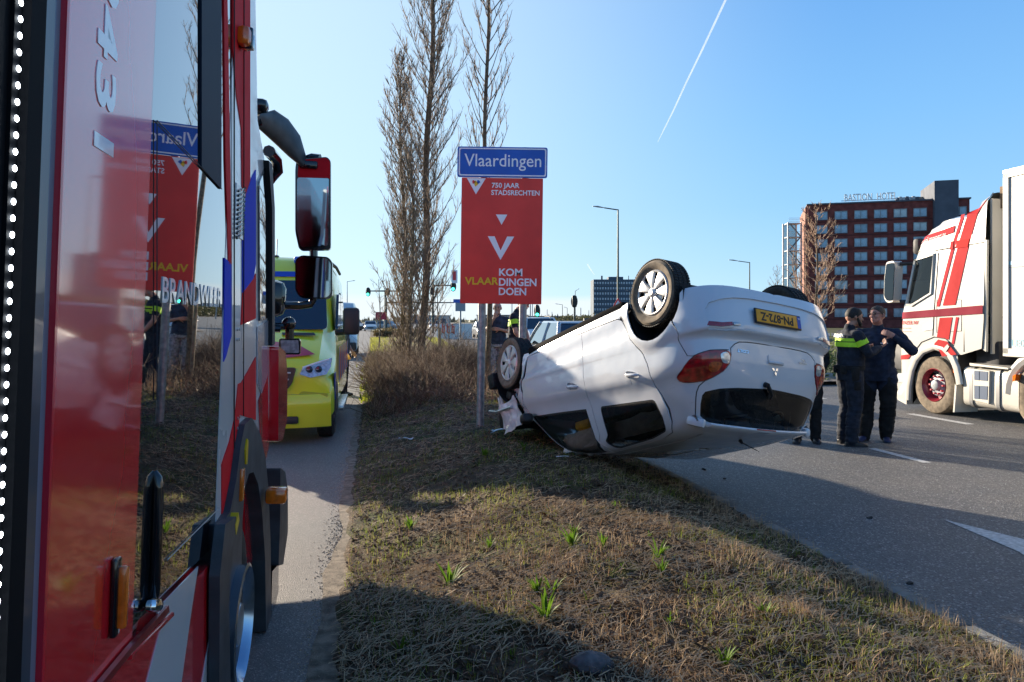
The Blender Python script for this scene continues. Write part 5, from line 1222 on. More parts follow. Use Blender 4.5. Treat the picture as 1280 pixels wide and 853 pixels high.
# steel escape stair
es = thing('escape_stair', 'white framed steel escape stair tower at the left end of the hotel', 'stair tower', P_(994, HY + 3)); EST = mat('stair_steel', (.5, .52, .52), .5); ESD = mat('stair_dark', (.12, .14, .15), .6)
sw = 18 / 960 * (HY + 3); sh = Z_(278, HY + 3)
for x in (-sw / 2, sw * .42):
    for y in (0, 3): mb = MB(); mb.box((x, y, sh / 2), (.28, .28, sh)); mb.build('column', EST, es)
for k in range(9):
    z = sh - .2 - k * 2.95
    if z < .5: break
    mb = MB(); mb.box((-.05, 1.5, z), (sw * .9, 3.1, .16)); mb.build('landing', EST, es)
    mb = MB(); s = 1 if k % 2 else -1; mb.tube([(-sw * .38 * s, .1, z - 2.8), (sw * .36 * s, .1, z - .1)], .16, 5); mb.build('stair_flight', ESD, es)
    for q in range(3): mb = MB(); mb.tube([(-sw * .45, .05, z + .4 + .35 * q), (sw * .40, .05, z + .4 + .35 * q)], .035, 4); mb.build('railing', EST, es)
mb = MB(); mb.box((-.05, 3.2, sh / 2), (sw * .86, .1, sh)); mb.build('mesh_screen', glassmat('mesh_screen_glass', (.75, .8, .82), .8), es)
# grey office block
GY = 400.; ob = thing('office_block', 'grey mid-rise office block with bands of small windows, far off left of the rear wheel', 'building', P_(742, GY)); OC = mat('office_grey', (.075, .105, .14), .8, noise_amt=.15, noise_scale=.2); OW = mat('office_window', (.42, .50, .56), .25, spec=.8, noise_amt=.25, noise_scale=.3); OS = mat('office_side', (.10, .13, .17), .8)
bw = 53 / 960 * GY; bh = Z_(349.5, GY)
mb = MB(); mb.box((bw / 2, 8, bh / 2), (bw, 16, bh)); mb.build('facade', OC, ob, sharp=20)
mb = MB(); mb.box((bw * .55, 8, bh + .8), (bw * .35, 8, 1.6)); mb.build('roof_house', OC, ob, sharp=20)
for x in (.22, .58, .86): mb = MB(); mb.tube([(bw * x, 5, bh), (bw * x, 5, bh + 2.2)], .5 if x < .5 else .2, 6); mb.build('roof_stack', OC, ob)
wm = MB(); wm.box((0, -.1, 0), (.78, .25, 1.15)); wm = wm.mesh('window'); wm.materials.append(OW)
for r_i in range(7):
    for c_i in range(16):
        o = bpy.data.objects.new('window', wm); COL.objects.link(o); o.parent = ob; o.location = ((c_i + .5) * bw / 16, 0, bh - 1.9 - 2.75 * r_i)
for r_i in range(8): mb = MB(); mb.box((bw / 2, -.12, bh - .5 - 2.75 * r_i), (bw, .3, .35)); mb.build('floor_band', OS, ob)
# low things on the horizon
TL = leafmat('far_trees', (.06, .07, .055), (.09, .09, .07), .05)
def s_tl(r): X = r.uniform(-420, 330); return (X, 560 + r.uniform(-30, 30), -1, r.uniform(3.2, 6.5) * (1 + .5 * noise.noise(Vector((X * .02, 0, 0)))), r.uniform(2, 5), .2, r.uniform(0, 6))
blades('distant_treeline', 1500, s_tl, TL, seed=55, nseg=1)
for i, (px0, px1, yt, Y, col, lb) in enumerate(((596, 660, 394.5, 300, (.42, .42, .40), 'long pale low shed on the horizon behind the signposts'), (660, 735, 396, 330, (.20, .22, .24), 'long dark low shed on the horizon right of the signposts'), (500, 560, 395, 320, (.45, .45, .43), 'pale low shed on the horizon behind the bare trees'))):
    mb = MB(); w_ = (px1 - px0) / 960 * Y; h_ = Z_(yt, Y); sh_ = thing('low_shed', lb, 'shed', P_(px0, Y)); mb.box((w_ / 2, 6, h_ / 2), (w_, 12, h_)); mb.build('wall', mat('shed_%d' % i, col, .8, noise_amt=.15, noise_scale=.3), sh_, sharp=20)
    mb = MB(); mb.box((w_ / 2, 6, h_ + .12), (w_ + .6, 12.6, .24)); mb.build('roof', CONW, sh_); 
    for k in range(5): mb = MB(); mb.box((w_ * (k + .5) / 5, -.05, h_ * .35), (w_ * .1, .2, h_ * .6)); mb.build('door', CONW, sh_)
# trees by the hotel
bare_tree(P_(1021, 60), 10.6, 'bare orange brown tree in front of the hotel, its twigs against the windows', 71, r0=.14, nb=60, spread=.36, up=.75, first=.12, dens=.9, twm=mat('ochre_twig', (.42, .28, .19), .85, noise_amt=.3), lat_scale=1.25, name='bare_tree', rt=.012)
bare_tree(P_(972, 90), 7.6, 'faint bare tree left of the escape stair, just above the rear wheel', 73, r0=.10, nb=34, spread=.34, up=.8, first=.2, dens=.7, twm=TWIGL, name='bare_tree', rt=.010)
bare_tree(P_(474, 44), 4.0, 'thin young bare tree at the path edge left of the thicket', 75, r0=.04, nb=14, spread=.40, up=.7, first=.25, dens=.45, name='bare_tree', rt=.007)
bare_tree(P_(548, 40), 3.6, 'small bare tree right of the tall bare trees, in front of the green light', 77, r0=.04, nb=14, spread=.40, up=.7, first=.25, dens=.5, name='bare_tree', rt=.006)
bare_tree(P_(563, 27), 1.7, 'low thorny bare bush beside the grey road, right of the thicket', 79, r0=.02, nb=16, spread=.5, up=.35, first=.1, dens=.6, name='bare_bush', cat='bush', rt=.005)
# vapour trail
mb = MB(); D_ = 3000.
def skyp(px, py): return Vector(((px - 640) / 960 * D_, D_, CAMH - (py - 400) / 960 * D_))
ct = [skyp(908, -2), skyp(893, 30), skyp(876, 66), skyp(858, 103), skyp(842, 138), skyp(830, 162), skyp(822, 178)]; mb.tube(ct, [4.2, 4.0, 3.6, 3.2, 2.8, 2.0, .6], 8)
m, nt, b = nodemat('vapour'); nt.nodes.clear(); o_ = nt.nodes.new('ShaderNodeOutputMaterial'); tr = nt.nodes.new('ShaderNodeBsdfTransparent'); df = nt.nodes.new('ShaderNodeBsdfTranslucent'); df.inputs[0].default_value = (.9, .9, .9, 1); d2 = nt.nodes.new('ShaderNodeBsdfDiffuse'); d2.inputs[0].default_value = (.9, .9, .9, 1); ad = nt.nodes.new('ShaderNodeMixShader'); mxs = nt.nodes.new('ShaderNodeMixShader')
tcn = nt.nodes.new('ShaderNodeTexCoord'); nzz = nt.nodes.new('ShaderNodeTexNoise'); nzz.inputs['Scale'].default_value = .02; nt.links.new(tcn.outputs['Object'], nzz.inputs['Vector']); mrr = nt.nodes.new('ShaderNodeMapRange'); mrr.inputs['From Min'].default_value = .3; mrr.inputs['From Max'].default_value = .7; mrr.inputs['To Min'].default_value = .16; mrr.inputs['To Max'].default_value = .27; nt.links.new(nzz.outputs['Fac'], mrr.inputs['Value'])
nt.links.new(df.outputs[0], ad.inputs[1]); nt.links.new(d2.outputs[0], ad.inputs[2]); nt.links.new(mrr.outputs[0], mxs.inputs[0]); nt.links.new(tr.outputs[0], mxs.inputs[1]); nt.links.new(ad.outputs[0], mxs.inputs[2]); nt.links.new(mxs.outputs[0], o_.inputs[0])
o = mb.build('vapour_trail', m); o['kind'] = 'stuff'; o.visible_shadow = True
mb = MB(); mb.tube([skyp(734, 330), skyp(739, 338), skyp(743, 344)], [2.2, 2.0, .8], 6); o = mb.build('vapour_trail', m); o['kind'] = 'stuff'
# ---------------------------------------------------------------- ambulance on the cycle path
YEL = mat('ambulance_yellow', (.66, .74, .035), .3, coat=.8, noise_amt=.06, noise_scale=2); MAG = mat('stripe_magenta', (.42, .015, .06), .3, coat=.5); BLU = mat('stripe_blue', (.015, .06, .42), .3, coat=.5)
VGL = mat('windscreen_glass', (.012, .02, .028), .05, spec=.8, coat=1.); DTR = mat('dark_trim', (.02, .022, .025), .5)
def van(name_root, T, prof, W, zb, m, bow=.16, L=6., tumble=.10):
    """van body: side profile prof [(y, ztop)], y from nose back; lofted cross sections with rounded shoulders"""
    rings = []
    for (y, zt, wf) in prof:
        w = W * wf; ring = []; z0 = zb + (.10 if y < .12 else 0)
        pts = [(-.94, z0), (-1, z0 + .10), (-1, min(1.15, zt * .6)), (-1 + tumble * .3, min(1.5, zt * .75)), (-1 + tumble, max(zt - .28, zt * .82)), (-1 + tumble * 1.5 + .02, zt - .12), (-.80, zt - .03), (-.4, zt), (0, zt + .01)]
        pts = pts + [(-a, b) for a, b in pts[-2::-1]]
        for a, z in pts: ring.append((a * w, y + bow * abs(a) ** 2.6 * max(0, 1 - y / 2.2), z))
        rings.append(ring)
    mb = MB(); mb.loft(rings); return mb.build(name_root, m, T, sharp=32)
amb = thing('ambulance', 'yellow ambulance van with magenta and blue stripes, facing the camera on the cycle path', 'ambulance', rd(-1.50, 10.45), ROADROT)
AP = [(0.0, .92, .90), (.03, 1.02, .95), (.12, 1.10, .985), (.35, 1.24, .995), (.80, 1.44, 1.0), (.98, 1.50, 1.0), (1.30, 1.86, .985), (1.62, 2.18, .97), (1.78, 2.32, .965), (2.02, 2.56, .965), (2.25, 2.64, .97), (3.6, 2.66, .985), (5.6, 2.66, .985), (5.9, 2.60, .98)]
van('body', amb, AP, 1.0, .30, YEL)
def bz(a): return .16 * abs(a) ** 2.6
def front_y(z):
    for (y0, z0, _), (y1, z1, _2) in zip(AP, AP[1:]):
        if z0 <= z <= z1: return y0 + (y1 - y0) * (z - z0) / (z1 - z0)
    return 0.
def fpatch(name, poly, m, off=.012, parent=None, thick=.01, sub=8):
    """panel following the nose or screen: poly of (x, z)"""
    P_, R_ = carve(None, (min(p[0] for p in poly) - .01, max(p[0] for p in poly) + .01, min(p[1] for p in poly) - .01, max(p[1] for p in poly) + .01), .09, [('p', poly)])
    mb = MB(); ids = sorted({i for f in R_['p'] for i in f}); ix = {a: k for k, a in enumerate(ids)}; vs = []
    for i in ids:
        x, z = P_[i]; y = front_y(z); k = max(0, 1 - y / 2.2); n = Vector((0, -.8, .6)) if z > 1.45 else (Vector((0, -.45, .9)) if z > .98 else Vector((0, -1, 0)))
        vs.append(Vector((x, y + bz(x) * k * 1., z)) + n * off)
    mb.add(vs, [tuple(ix[i] for i in f) for f in R_['p']]); return mb.build(name, m, parent or amb, sharp=60)
ws_ = fpatch('windscreen', round_poly([(-.86, 1.50), (.86, 1.50), (.80, 2.24), (-.80, 2.24)], .07), VGL, .02)
fpatch('bonnet_stripe', [(.0, 1.10), (.10, 1.10), (.74, 1.17), (.50, 1.30), (.0, 1.36)], MAG, .014); fpatch('bonnet_stripe', [(-.0, 1.10), (-.10, 1.10), (-.74, 1.17), (-.50, 1.30), (-.0, 1.36)], MAG, .014)
fpatch('bonnet_line', [(.16, 1.105), (.21, 1.108), (.46, 1.33), (.41, 1.33)], YEL, .019)
fpatch('bonnet_vent', round_poly([(.26, 1.42), (.72, 1.41), (.68, 1.455), (.24, 1.46)], .015), DTR, .02); fpatch('bonnet_vent', round_poly([(-.72, 1.41), (-.26, 1.42), (-.24, 1.46), (-.68, 1.455)], .015), DTR, .02)
fpatch('light_bar', [(-.78, 2.30), (.78, 2.30), (.78, 2.385), (-.78, 2.385)], BLU, .02)
mb = MB(); GP = round_poly([(-.52, 1.02), (.52, 1.02), (.46, .80), (.30, .62), (-.30, .62), (-.46, .80)], .05)
mb.prism(GP, -.035, .10, 'Y'); gr = mb.build('grille', DTR, amb)
for k in range(4): mb = MB(); mb.rbox((0, -.045, .70 + .085 * k), (.76 + .05 * k, .02, .022), .006); mb.build('grille_bar', SILV, gr)
mb = MB(); mb.lathe([(0, -.07), (.085, -.06), (.10, -.045)], c=(0, 0, .85), axis='Y', n=24); mb.build('round_badge', CHROME, gr)
for s in (-1, 1):
    hp = [(s * .56, .93), (s * .60, 1.02), (s * .80, 1.09), (s * .955, 1.13), (s * .955, 1.02), (s * .90, .92), (s * .70, .885)]
    mb = MB(); vs = [(x, front_y(max(z, .93)) - .022 + bz(x) * 1.25 - (.03 if z < .93 else 0), z) for x, z in hp]; c = Vector((s * .77, .02, 1.0)); vb = [(x, y + .14, z) for x, y, z in vs]
    mb.add(vs + vb, [tuple(range(7)), tuple(range(13, 6, -1))] + [(i, (i + 1) % 7, 7 + (i + 1) % 7, 7 + i) for i in range(7)]); h = mb.build('headlight', CLRL, amb, sharp=30)
    for q, r in ((.68, .038), (.80, .036)): mb = MB(); mb.lathe([(0, 0), (r, .006), (r * 1.25, .02)], c=(s * q, bz(q) * 1.25 - .03, .99), axis='Y', n=16); mb.build('lamp_reflector', mat('lamp_dark', (.03, .05, .09), .1, metal=.7), h)
    mb = MB(); mb.tube([(s * .60, bz(.6) - .028, 1.02), (s * .78, bz(.78) * 1.1 - .01, 1.08), (s * .94, bz(.94) * 1.2 + .03, 1.12)], .012, 6); mb.build('daytime_strip', SGW, h)
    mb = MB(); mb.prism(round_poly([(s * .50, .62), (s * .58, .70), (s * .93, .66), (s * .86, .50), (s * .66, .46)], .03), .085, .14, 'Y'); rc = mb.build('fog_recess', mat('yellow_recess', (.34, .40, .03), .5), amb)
    mb = MB(); mb.lathe([(0, .065), (.052, .07), (.06, .085)], c=(s * .76, .01, .58), axis='Y', n=20); mb.build('fog_lamp', CLRL, rc)
    # mirror
    mb = MB(); mb.tube([(s * .98, 1.20, 1.46), (s * 1.14, 1.12, 1.48)], .045, 8); mb.rbox((s * 1.20, 1.12, 1.63), (.24, .14, .40), .05); mb.build('mirror', DTR, amb)
    for y0 in (.80, 4.95):
        w = bpy.data.objects.new('wheel', None); COL.objects.link(w); w.parent = amb; w.location = (s * .86, y0, .345)
        mb = MB(); mb.lathe([(.20, -.11), (.30, -.12), (.345, -.09), (.35, 0), (.345, .09), (.30, .12), (.20, .11)], axis='X', n=36); mb.build('tyre', RUB, w)
        mb = MB(); mb.lathe([(0, s * .08), (.12, s * .09), (.19, s * .06), (.21, s * .10), (.21, -.05)], axis='X', n=28); mb.build('rim', SILV, w)
    mb = MB(); mb.rbox((s * 1.0, 2.55, .30), (.16, 1.9, .07), .02); mb.build('side_step', SILV, amb)
    # wheel arch shadows and side graphics: magenta and blue blocks, windows
    for k in range(9):
        y0 = 1.5 + .48 * k; z0 = .95; mb = MB(); mb.prism([(y0, z0 - .25), (y0 + .22, z0 - .25), (y0 + .40, z0 + .28), (y0 + .18, z0 + .28)], s * 1.004, s * 1.010, 'X'); mb.build('side_stripe', MAG if k % 2 else BLU, amb)
    mb = MB(); mb.prism(round_poly([(1.38, 1.50), (2.35, 1.50), (2.35, 2.05), (1.80, 2.05)], .05), s * .955, s * .995, 'X'); mb.build('side_window', VGL, amb)
    mb = MB(); mb.prism(round_poly([(2.7, 1.55), (3.7, 1.55), (3.7, 2.10), (2.7, 2.10)], .05), s * .955, s * .985, 'X'); mb.build('side_window', VGL, amb)
    mb = MB(); mb.prism([(.30, .92), (.62, .92), (.62, .55), (.42, .55)], s * .992, s * 1.006, 'X'); mb.build('corner_stripe', BLU, amb)
    mb = MB(); P0 = [(.80 + .43 * cos(a), .345 + .43 * sin(a)) for a in [pi * i / 16 for i in range(17)]]; mb.prism(P0, s * .80, s * 1.008, 'X'); mb.build('wheel_arch', DTR, amb)
mb = MB(); vs = []
for i in range(13):
    x = -.96 + 1.92 * i / 12; yb = .16 * abs(x) ** 2.6 * 1.1
    vs.append([(x, -.05 + yb, .44), (x, -.075 + yb, .50), (x, -.07 + yb, .60), (x, -.02 + yb, .66), (x, .1 + yb, .66), (x, .1 + yb, .22), (x, .0 + yb, .22), (x, -.03 + yb, .30)])
mb.loft(vs); mb.build('bumper', YEL, amb, sharp=40)
mb = MB(); mb.rbox((0, -.045, .335), (1.1, .03, .10), .02); mb.build('lower_intake', DTR, amb)
mb = MB(); mb.rbox((0, -.085, .545), (.52, .015, .11), .004); mb.build('number_plate', PY, amb)
mb = MB(); mb.tube([(.0, 2.3, 2.64), (.0, 2.4, 2.95)], .008, 5); mb.lathe([(.05, 2.64), (.03, 2.68)], c=(0, 2.3, 0), n=10); mb.build('aerial', BLK, amb)
for s in (-1, 1): mb = MB(); mb.rbox((s * .55, 1.98, 2.58), (.50, .22, .12), .04); mb.build('beacon', mat('blue_beacon', (.03, .10, .5), .15, coat=1.), amb)
for s in (-1, 1): mb = MB(); mb.tube([(s * .84, 2.4, 2.57), (s * .86, 3.9, 2.60), (s * .86, 5.4, 2.57)], .03, 6); mb.build('roof_rail', DTR, amb)
# white van further along the path
whv = thing('parked_van', 'pale grey van parked on the cycle path beyond the ambulance', 'van', rd(-1.62, 34), ROADROT)
_AP = AP; VWH = mat('van_white', (.50, .56, .60), .35, coat=.6, noise_amt=.05)
van('body', whv, [(y, z * .93, w) for y, z, w in AP], .99, .30, VWH)
for s in (-1, 1):
    mb = MB(); mb.prism(round_poly([(2.6, 1.25), (5.5, 1.25), (5.5, 1.9), (2.6, 1.9)], .05), s * .955, s * .996, 'X'); mb.build('side_window', VGL, whv)
    for y0 in (.9, 4.9):
        mb = MB(); mb.lathe([(0, .1), (.20, .09), (.21, -.11), (.30, -.12), (.345, -.09), (.345, .09), (.30, .12), (.20, .11)], c=(s * .85, y0, .345), axis='X', n=24); mb.build('wheel', RUB, whv)
fpatch('windscreen', round_poly([(-.86, 1.50), (.86, 1.50), (.80, 2.24), (-.80, 2.24)], .07), VGL, .02, whv).scale = (1, 1, .93)
mb = MB(); mb.rbox((0, -.02, .75), (1.2, .08, .2), .03); mb.build('grille', DTR, whv)
mb = MB(); mb.rbox((0, .02, .5), (1.9, .14, .34), .05); mb.build('bumper', DTR, whv)
# ---------------------------------------------------------------- cars beyond the wreck
def saloon(loc, rz, col, label, L=4.3, W=1.78, H=1.50, group=None, door=False, estate=True, name='parked_car'):
    t = thing(name, label, 'car', loc, rz, group); m = mat('carpaint_' + '_'.join('%02d' % int(c * 99) for c in col), col, .3, coat=.8, noise_amt=.05)
    h = H / 1.5; P0 = [(0, .62, .90), (.04, .72, .95), (.25, .80 * h, .99), (.95, .95 * h, 1.), (1.15, 1.0 * h, 1.0), (L - .55 if estate else L - .9, 1.02 * h, 1.), (L - .15, .98 * h, .98), (L - .02, .86 * h, .95), (L, .6, .92)]
    rings = []
    for y, zt, wf in P0:
        w = W / 2 * wf; pts = [(-.92, .22), (-1, .34), (-1, zt * .75), (-.97, zt - .07), (-.88, zt), (0, zt + .02)]; pts = pts + [(-a, b) for a, b in pts[-2::-1]]
        rings.append([(a * w, y + .14 * abs(a) ** 2.5 * (1 if y < .5 else -1 if y > L - .5 else 0), z) for a, z in pts])
    mb = MB(); mb.loft(rings); mb.build('body', m, t)
    y0, y1, y2, y3 = 1.10, 1.85, (L - .75 if estate else L - 1.4), (L - .10 if estate else L - .75); zt = H; zb = .98 * h
    gh = []
    for f, wz in ((0, W / 2 * .96), (.5, W / 2 * .87), (.93, W / 2 * .77)):
        z = zb + (zt - zb) * f; gh.append([(-wz, y0 + (y1 - y0) * f, z), (wz, y0 + (y1 - y0) * f, z), (wz, y3 - (y3 - y2) * f, z), (-wz, y3 - (y3 - y2) * f, z)])
    mb = MB(); mb.loft(gh); mb.build('glasshouse', VGL, t, sharp=20)
    mb = MB(); w1 = W / 2 * .76; mb.loft([[(-w1, y1 - .08, zt - .05), (w1, y1 - .08, zt - .05), (w1, y2 + .08, zt - .05), (-w1, y2 + .08, zt - .05)], [(-w1 * .93, y1 + .05, zt), (w1 * .93, y1 + .05, zt), (w1 * .93, y2 - .02, zt), (-w1 * .93, y2 - .02, zt)]]); mb.build('roof', m, t, sharp=50)
    for s in (-1, 1):
        for (ya, yb) in ((y0 + .0, y1 - .06), (y3, y2 + .06)): mb = MB(); mb.tube([(s * W / 2 * .955, ya, zb), (s * W / 2 * .865, (ya + yb) / 2, (zb + zt) / 2), (s * W / 2 * .765, yb, zt - .04)], .045, 6); mb.build('pillar', m, t)
        mb = MB(); mb.tube([(s * W / 2 * .965, (y1 + y2) / 2, zb), (s * W / 2 * .77, (y1 + y2) / 2, zt - .04)], .04, 5); mb.build('pillar', m, t)
        for yy in (.82, L - .85): mb = MB(); mb.lathe([(0, s * .1), (.19, s * .095), (.20, -.05), (.21, s * .10), (.29, s * .10), (.32, s * .06), (.32, -s * .1)], c=(s * (W / 2 - .10), yy, .32), axis='X', n=24); mb.build('wheel', RUB, t)
        mb = MB(); mb.rbox((s * W * .36, .05, .66 * h), (.34, .10, .13), .03); mb.build('headlight', CLRL, t); mb = MB(); mb.rbox((s * W * .40, L - .05, .82 * h), (.22, .10, .18), .03); mb.build('tail_light', REDL, t)
        mb = MB(); mb.rbox((s * (W / 2 + .08), y0 + .35, zb + .04), (.18, .10, .13), .03); mb.build('mirror', DTR, t)
    mb = MB(); mb.rbox((0, -.02, .50), (.9, .06, .16), .02); mb.build('grille', DTR, t)
    return t
# silver car just beyond: driver's door open; its rear points to the camera
rr = (0, 0)
scar = saloon(rd(3.98, 17.6), ROADROT + pi + .0, (.42, .46, .50), 'silver car with its door open, seen over the sill of the overturned car', L=4.4, W=1.80, H=1.62)
scar.location = rd(4.85, 20.6); 
mb = MB(); T_ = []
def frame(M, pts, r): return [M @ Vector(p) for p in pts]
M = Matrix.Translation((.92, 2.0, 0)) @ Matrix.Rotation(radians(-62), 4, 'Z')
od = MB(); od.xf = M; od.rbox((0, .50, .62), (.08, 1.0, .66), .03); od.build('open_door', mat('carpaint_42_46_50', (.42, .46, .50)), scar)
od = MB(); od.xf = M; od.tube([(0, .02, .95), (-.05, .35, 1.30), (-.12, .62, 1.50), (-.10, .95, 1.48), (0, 1.0, .95)], .03, 6); od.build('door_frame', DTR, scar)
wsv = saloon(P_(685, 38), ROADROT, (.66, .68, .70), 'white car facing the camera on the road, right of the second signpost', L=4.5, W=1.85, H=1.78)
for s in (-1, 1): mb = MB(); mb.tube([(s * .62, 1.9, 1.84), (s * .62, 3.4, 1.84)], .03, 5); mb.build('roof_rail', DTR, wsv)
for i, (px, Y, col, lb) in enumerate(((452, 118, (.05, .06, .08), 'dark car at the far end of the path, left one of the distant cars'), (463, 112, (.45, .50, .55), 'silver car at the far end of the path beside the dark car'), (455, 150, (.4, .05, .05), 'small red car behind the dark distant car'), (609, 70, (.10, .11, .12), 'dark car partly hidden behind the left signpost'), (500, 125, (.3, .32, .34), 'grey car behind the bare trees at the far crossing'), (544, 118, (.5, .5, .5), 'pale car right of the bare trees at the far crossing'))):
    saloon(P_(px, Y), ROADROT + (0 if i % 2 else .9), col, lb, group='distant cars at the crossing')
# ---------------------------------------------------------------- fire engine beside the camera
FRED = mat('fire_red', (.74, .012, .022), .22, cior=2.0, bump=.10, bscale=3, coat=1., noise_amt=.05, noise_scale=1.5, coat_rough=.05); FWH = mat('fire_white', (.66, .68, .70), .28, coat=.8, noise_amt=.06, noise_scale=3); FBL = mat('fire_blue', (.012, .035, .42), .28, coat=.8); FGR = mat('fire_grey', (.045, .055, .065), .5, noise_amt=.25, noise_scale=9, bump=.1, bscale=120)
FGL = mat('tinted_glass', (.006, .008, .010), .02, spec=.9, cior=2.3, coat=1., coat_rough=.0, ior=1.55); FBK = mat('gloss_black', (.008, .009, .012), .12, coat=.6); FRM2 = mat('rubber_seal', (.012, .016, .022), .5)
SRED = mat('stripe_red', (.60, .010, .018), .65, spec=.15, noise_amt=.05); SBLU = mat('stripe_deep_blue', (.015, .045, .55), .65, spec=.15)
eng = thing('fire_engine', 'red fire engine with white and blue stripes, filling the left side close to the camera', 'fire engine', rd(-.58, 0), ROADROT); eng.rotation_euler = (0, .035, ROADROT)
def ft(px, py, x=0.):     # point of the engine's side plane -> local (along, up)
    z = 1.65
    for _ in range(12):
        d = .58 - .035 * z - x; a = d / tan(math.atan((640 - px) / 960) - VPA); Y = -NV.y * d + DV.y * a; z = CAMH - (py - 400) / 960 * Y
    return (a, z)
def FT(L, x=0.): return [ft(p[0], p[1], x) for p in L]
TOP = 3.05
def fp(name, P, m, x0, x1, parent=None, rnd=0, sharp=30):
    P = round_poly(P, rnd, 4) if rnd else P; mb = MB(); mb.prism(P, x0, x1, 'X'); return mb.build(name, m, parent or eng, sharp=sharp)
def col(pxt, pxb=None): return ft(pxt, 400)[0]
a0, a1, a2, a3, a4, a5 = [col(p) for p in (22, 61, 178, 277, 291, 336)]
# hull behind the panels, nose lengthened to shape its shadow, with open clearance below
hull = [(-4.3, .50), (-4.3, TOP), (3.6, TOP), (4.2, TOP), (4.7, TOP), (5.3, TOP), (5.95, 2.6), (6.22, 1.6), (6.22, 1.0), (6.22, .42), (5.0, .42), (4.4, .42), (3.85, .42), (3.72, .85), (3.2, 1.12), (2.68, .85), (2.6, .45)]
mb = MB(); n = len(hull); W_ = 2.46
def hin(y, z=1.65): return max(0., (.131 + .020 * max(0, z - 1.5)) * y - (.58 - .035 * z)) if y > 3.3 else 0.
mb.add([(-.03 - hin(y, z), y, z) for y, z in hull] + [(-W_ + hin(y, z), y, z) for y, z in hull], [tuple(range(n)), tuple(range(2 * n - 1, n - 1, -1))] + [(i, (i + 1) % n, n + (i + 1) % n, n + i) for i in range(n)])
mb.build('cab_shell', FRED, eng, sharp=20)
# rear body: roller shutter edge, LED strip, black post
fp('body_side', [(-4.3, .6), (col(6) - .13, .6), (col(6) - .13, 2.95), (-4.3, 2.95)], FRED, -.03, .0)
al0 = col(4) - .12
fp('post', [(al0, .5), (col(21), .5), (col(21), TOP - .03), (al0, TOP - .03)], mat('matt_black', (.006, .007, .009), .7, spec=.1), -.03, -.012)
fp('seal', [(col(21), .5), (col(40), .5), (col(40), TOP - .03), (col(21), TOP - .03)], mat('matt_black', (.006, .007, .009), .7, spec=.1), -.03, .004)
fp('slate_trim', [(col(40), .5), (col(52), .5), (col(52), TOP - .03), (col(40), TOP - .03)], mat('slate_grey', (.035, .055, .08), .35, coat=.4), -.03, .003)
fp('edge_trim', [(col(52), .5), (col(61), .5), (col(61), TOP - .03), (col(52), TOP - .03)], mat('slate_trim', (.18, .30, .40), .3, coat=.5, metal=.3), -.03, .0)
ls = eng; LEDM = mat('led_white', (.9, .95, 1.), .3, emit=(.86, .93, 1.), es=6.); 
a_l = col(14); st = fp('led_strip', [(a_l - .012, .55), (a_l + .010, .55), (a_l + .010, 2.9), (a_l - .012, 2.9)], mat('matt_black', (.006, .007, .009), .7, spec=.1), -.012, -.006)
lb = MB(); lb.ball((0, 0, 0), .0050, 8, 6, (.5, 1, 1)); lme = lb.mesh('led'); lme.materials.append(LEDM)
for k in range(92):
    o = bpy.data.objects.new('led', lme); COL.objects.link(o); o.parent = st; o.location = (-.003, a_l, -.0 + .60 + .0245 * k)
# red pillar panel with the number
rp2 = fp('red_panel', [(a1 + .012, .35), (a2 - .008, .35), (a2 - .008, TOP - .05), (a1 + .012, TOP - .05)], FRED, -.03, .006, rnd=.01)
fp('panel_edge', [(a1, .35), (a1 + .010, .35), (a1 + .010, TOP - .05), (a1, TOP - .05)], mat('bright_red_edge', (.62, .01, .03), .3, coat=.5), -.03, .010)
TMX = Matrix(((0, 0, 1, 0), (1, 0, 0, 0), (0, 1, 0, 0), (0, 0, 0, 1)))      # text X -> along, Y -> up, faces outwards
def ftext(name, txt, aL, aR, zb, zt, m, parent, x=.009, rot=0, bold=.01):
    """text seen from the camera side; rot=90 reads downwards"""
    me = text_mesh(txt, 1., .002, bold, 1.05, 'LEFT'); xs = [v.co.x for v in me.vertices]; ys = [v.co.y for v in me.vertices]; x0_, x1_, y0_, y1_ = min(xs), max(xs), min(ys), max(ys)
    for v in me.vertices:
        u = (v.co.x - x0_) / (x1_ - x0_); w = (v.co.y - y0_) / (y1_ - y0_)
        if rot: A_ = aL + (aR - aL) * w; Z_q = zt + (zb - zt) * u
        else: A_ = aL + (aR - aL) * u; Z_q = zb + (zt - zb) * w
        v.co = Vector((x + v.co.z * 1., A_, Z_q))
    me.name = name; me.materials.clear(); me.materials.append(m); o = bpy.data.objects.new(name, me); COL.objects.link(o); o.parent = parent; return o
(ca, cz), (cb, cz2), (cc, cz3) = ft(118, -60), ft(141, 195), ft(119, 195)
ftext('number_lettering', '9431', ft(116, 60)[0], ft(142, 60)[0], ft(130, 192)[1], ft(130, -62)[1], mat('letter_white', (.80, .82, .85), .3, cior=1.6, coat=1.), rp2, x=.0067, rot=90, bold=.02)
def marker(name, px, py0, py1, w=.03, x=.0, pr=.022, parent=None):
    a, z0 = ft(px, py1); _, z1 = ft(px, py0); mb = MB(); mb.rbox((x + .008, a, (z0 + z1) / 2), (.014, w * 1.5, z1 - z0 + .02), .005); h = mb.build(name + '_base', FBK, parent or eng)
    mb = MB(); mb.rbox((x + pr, a, (z0 + z1) / 2), (.020, w, (z1 - z0) * .9), .006); mb.build('amber_lens', AMBL, h); return h
marker('side_marker', 134, 706, 790, .020, .006)
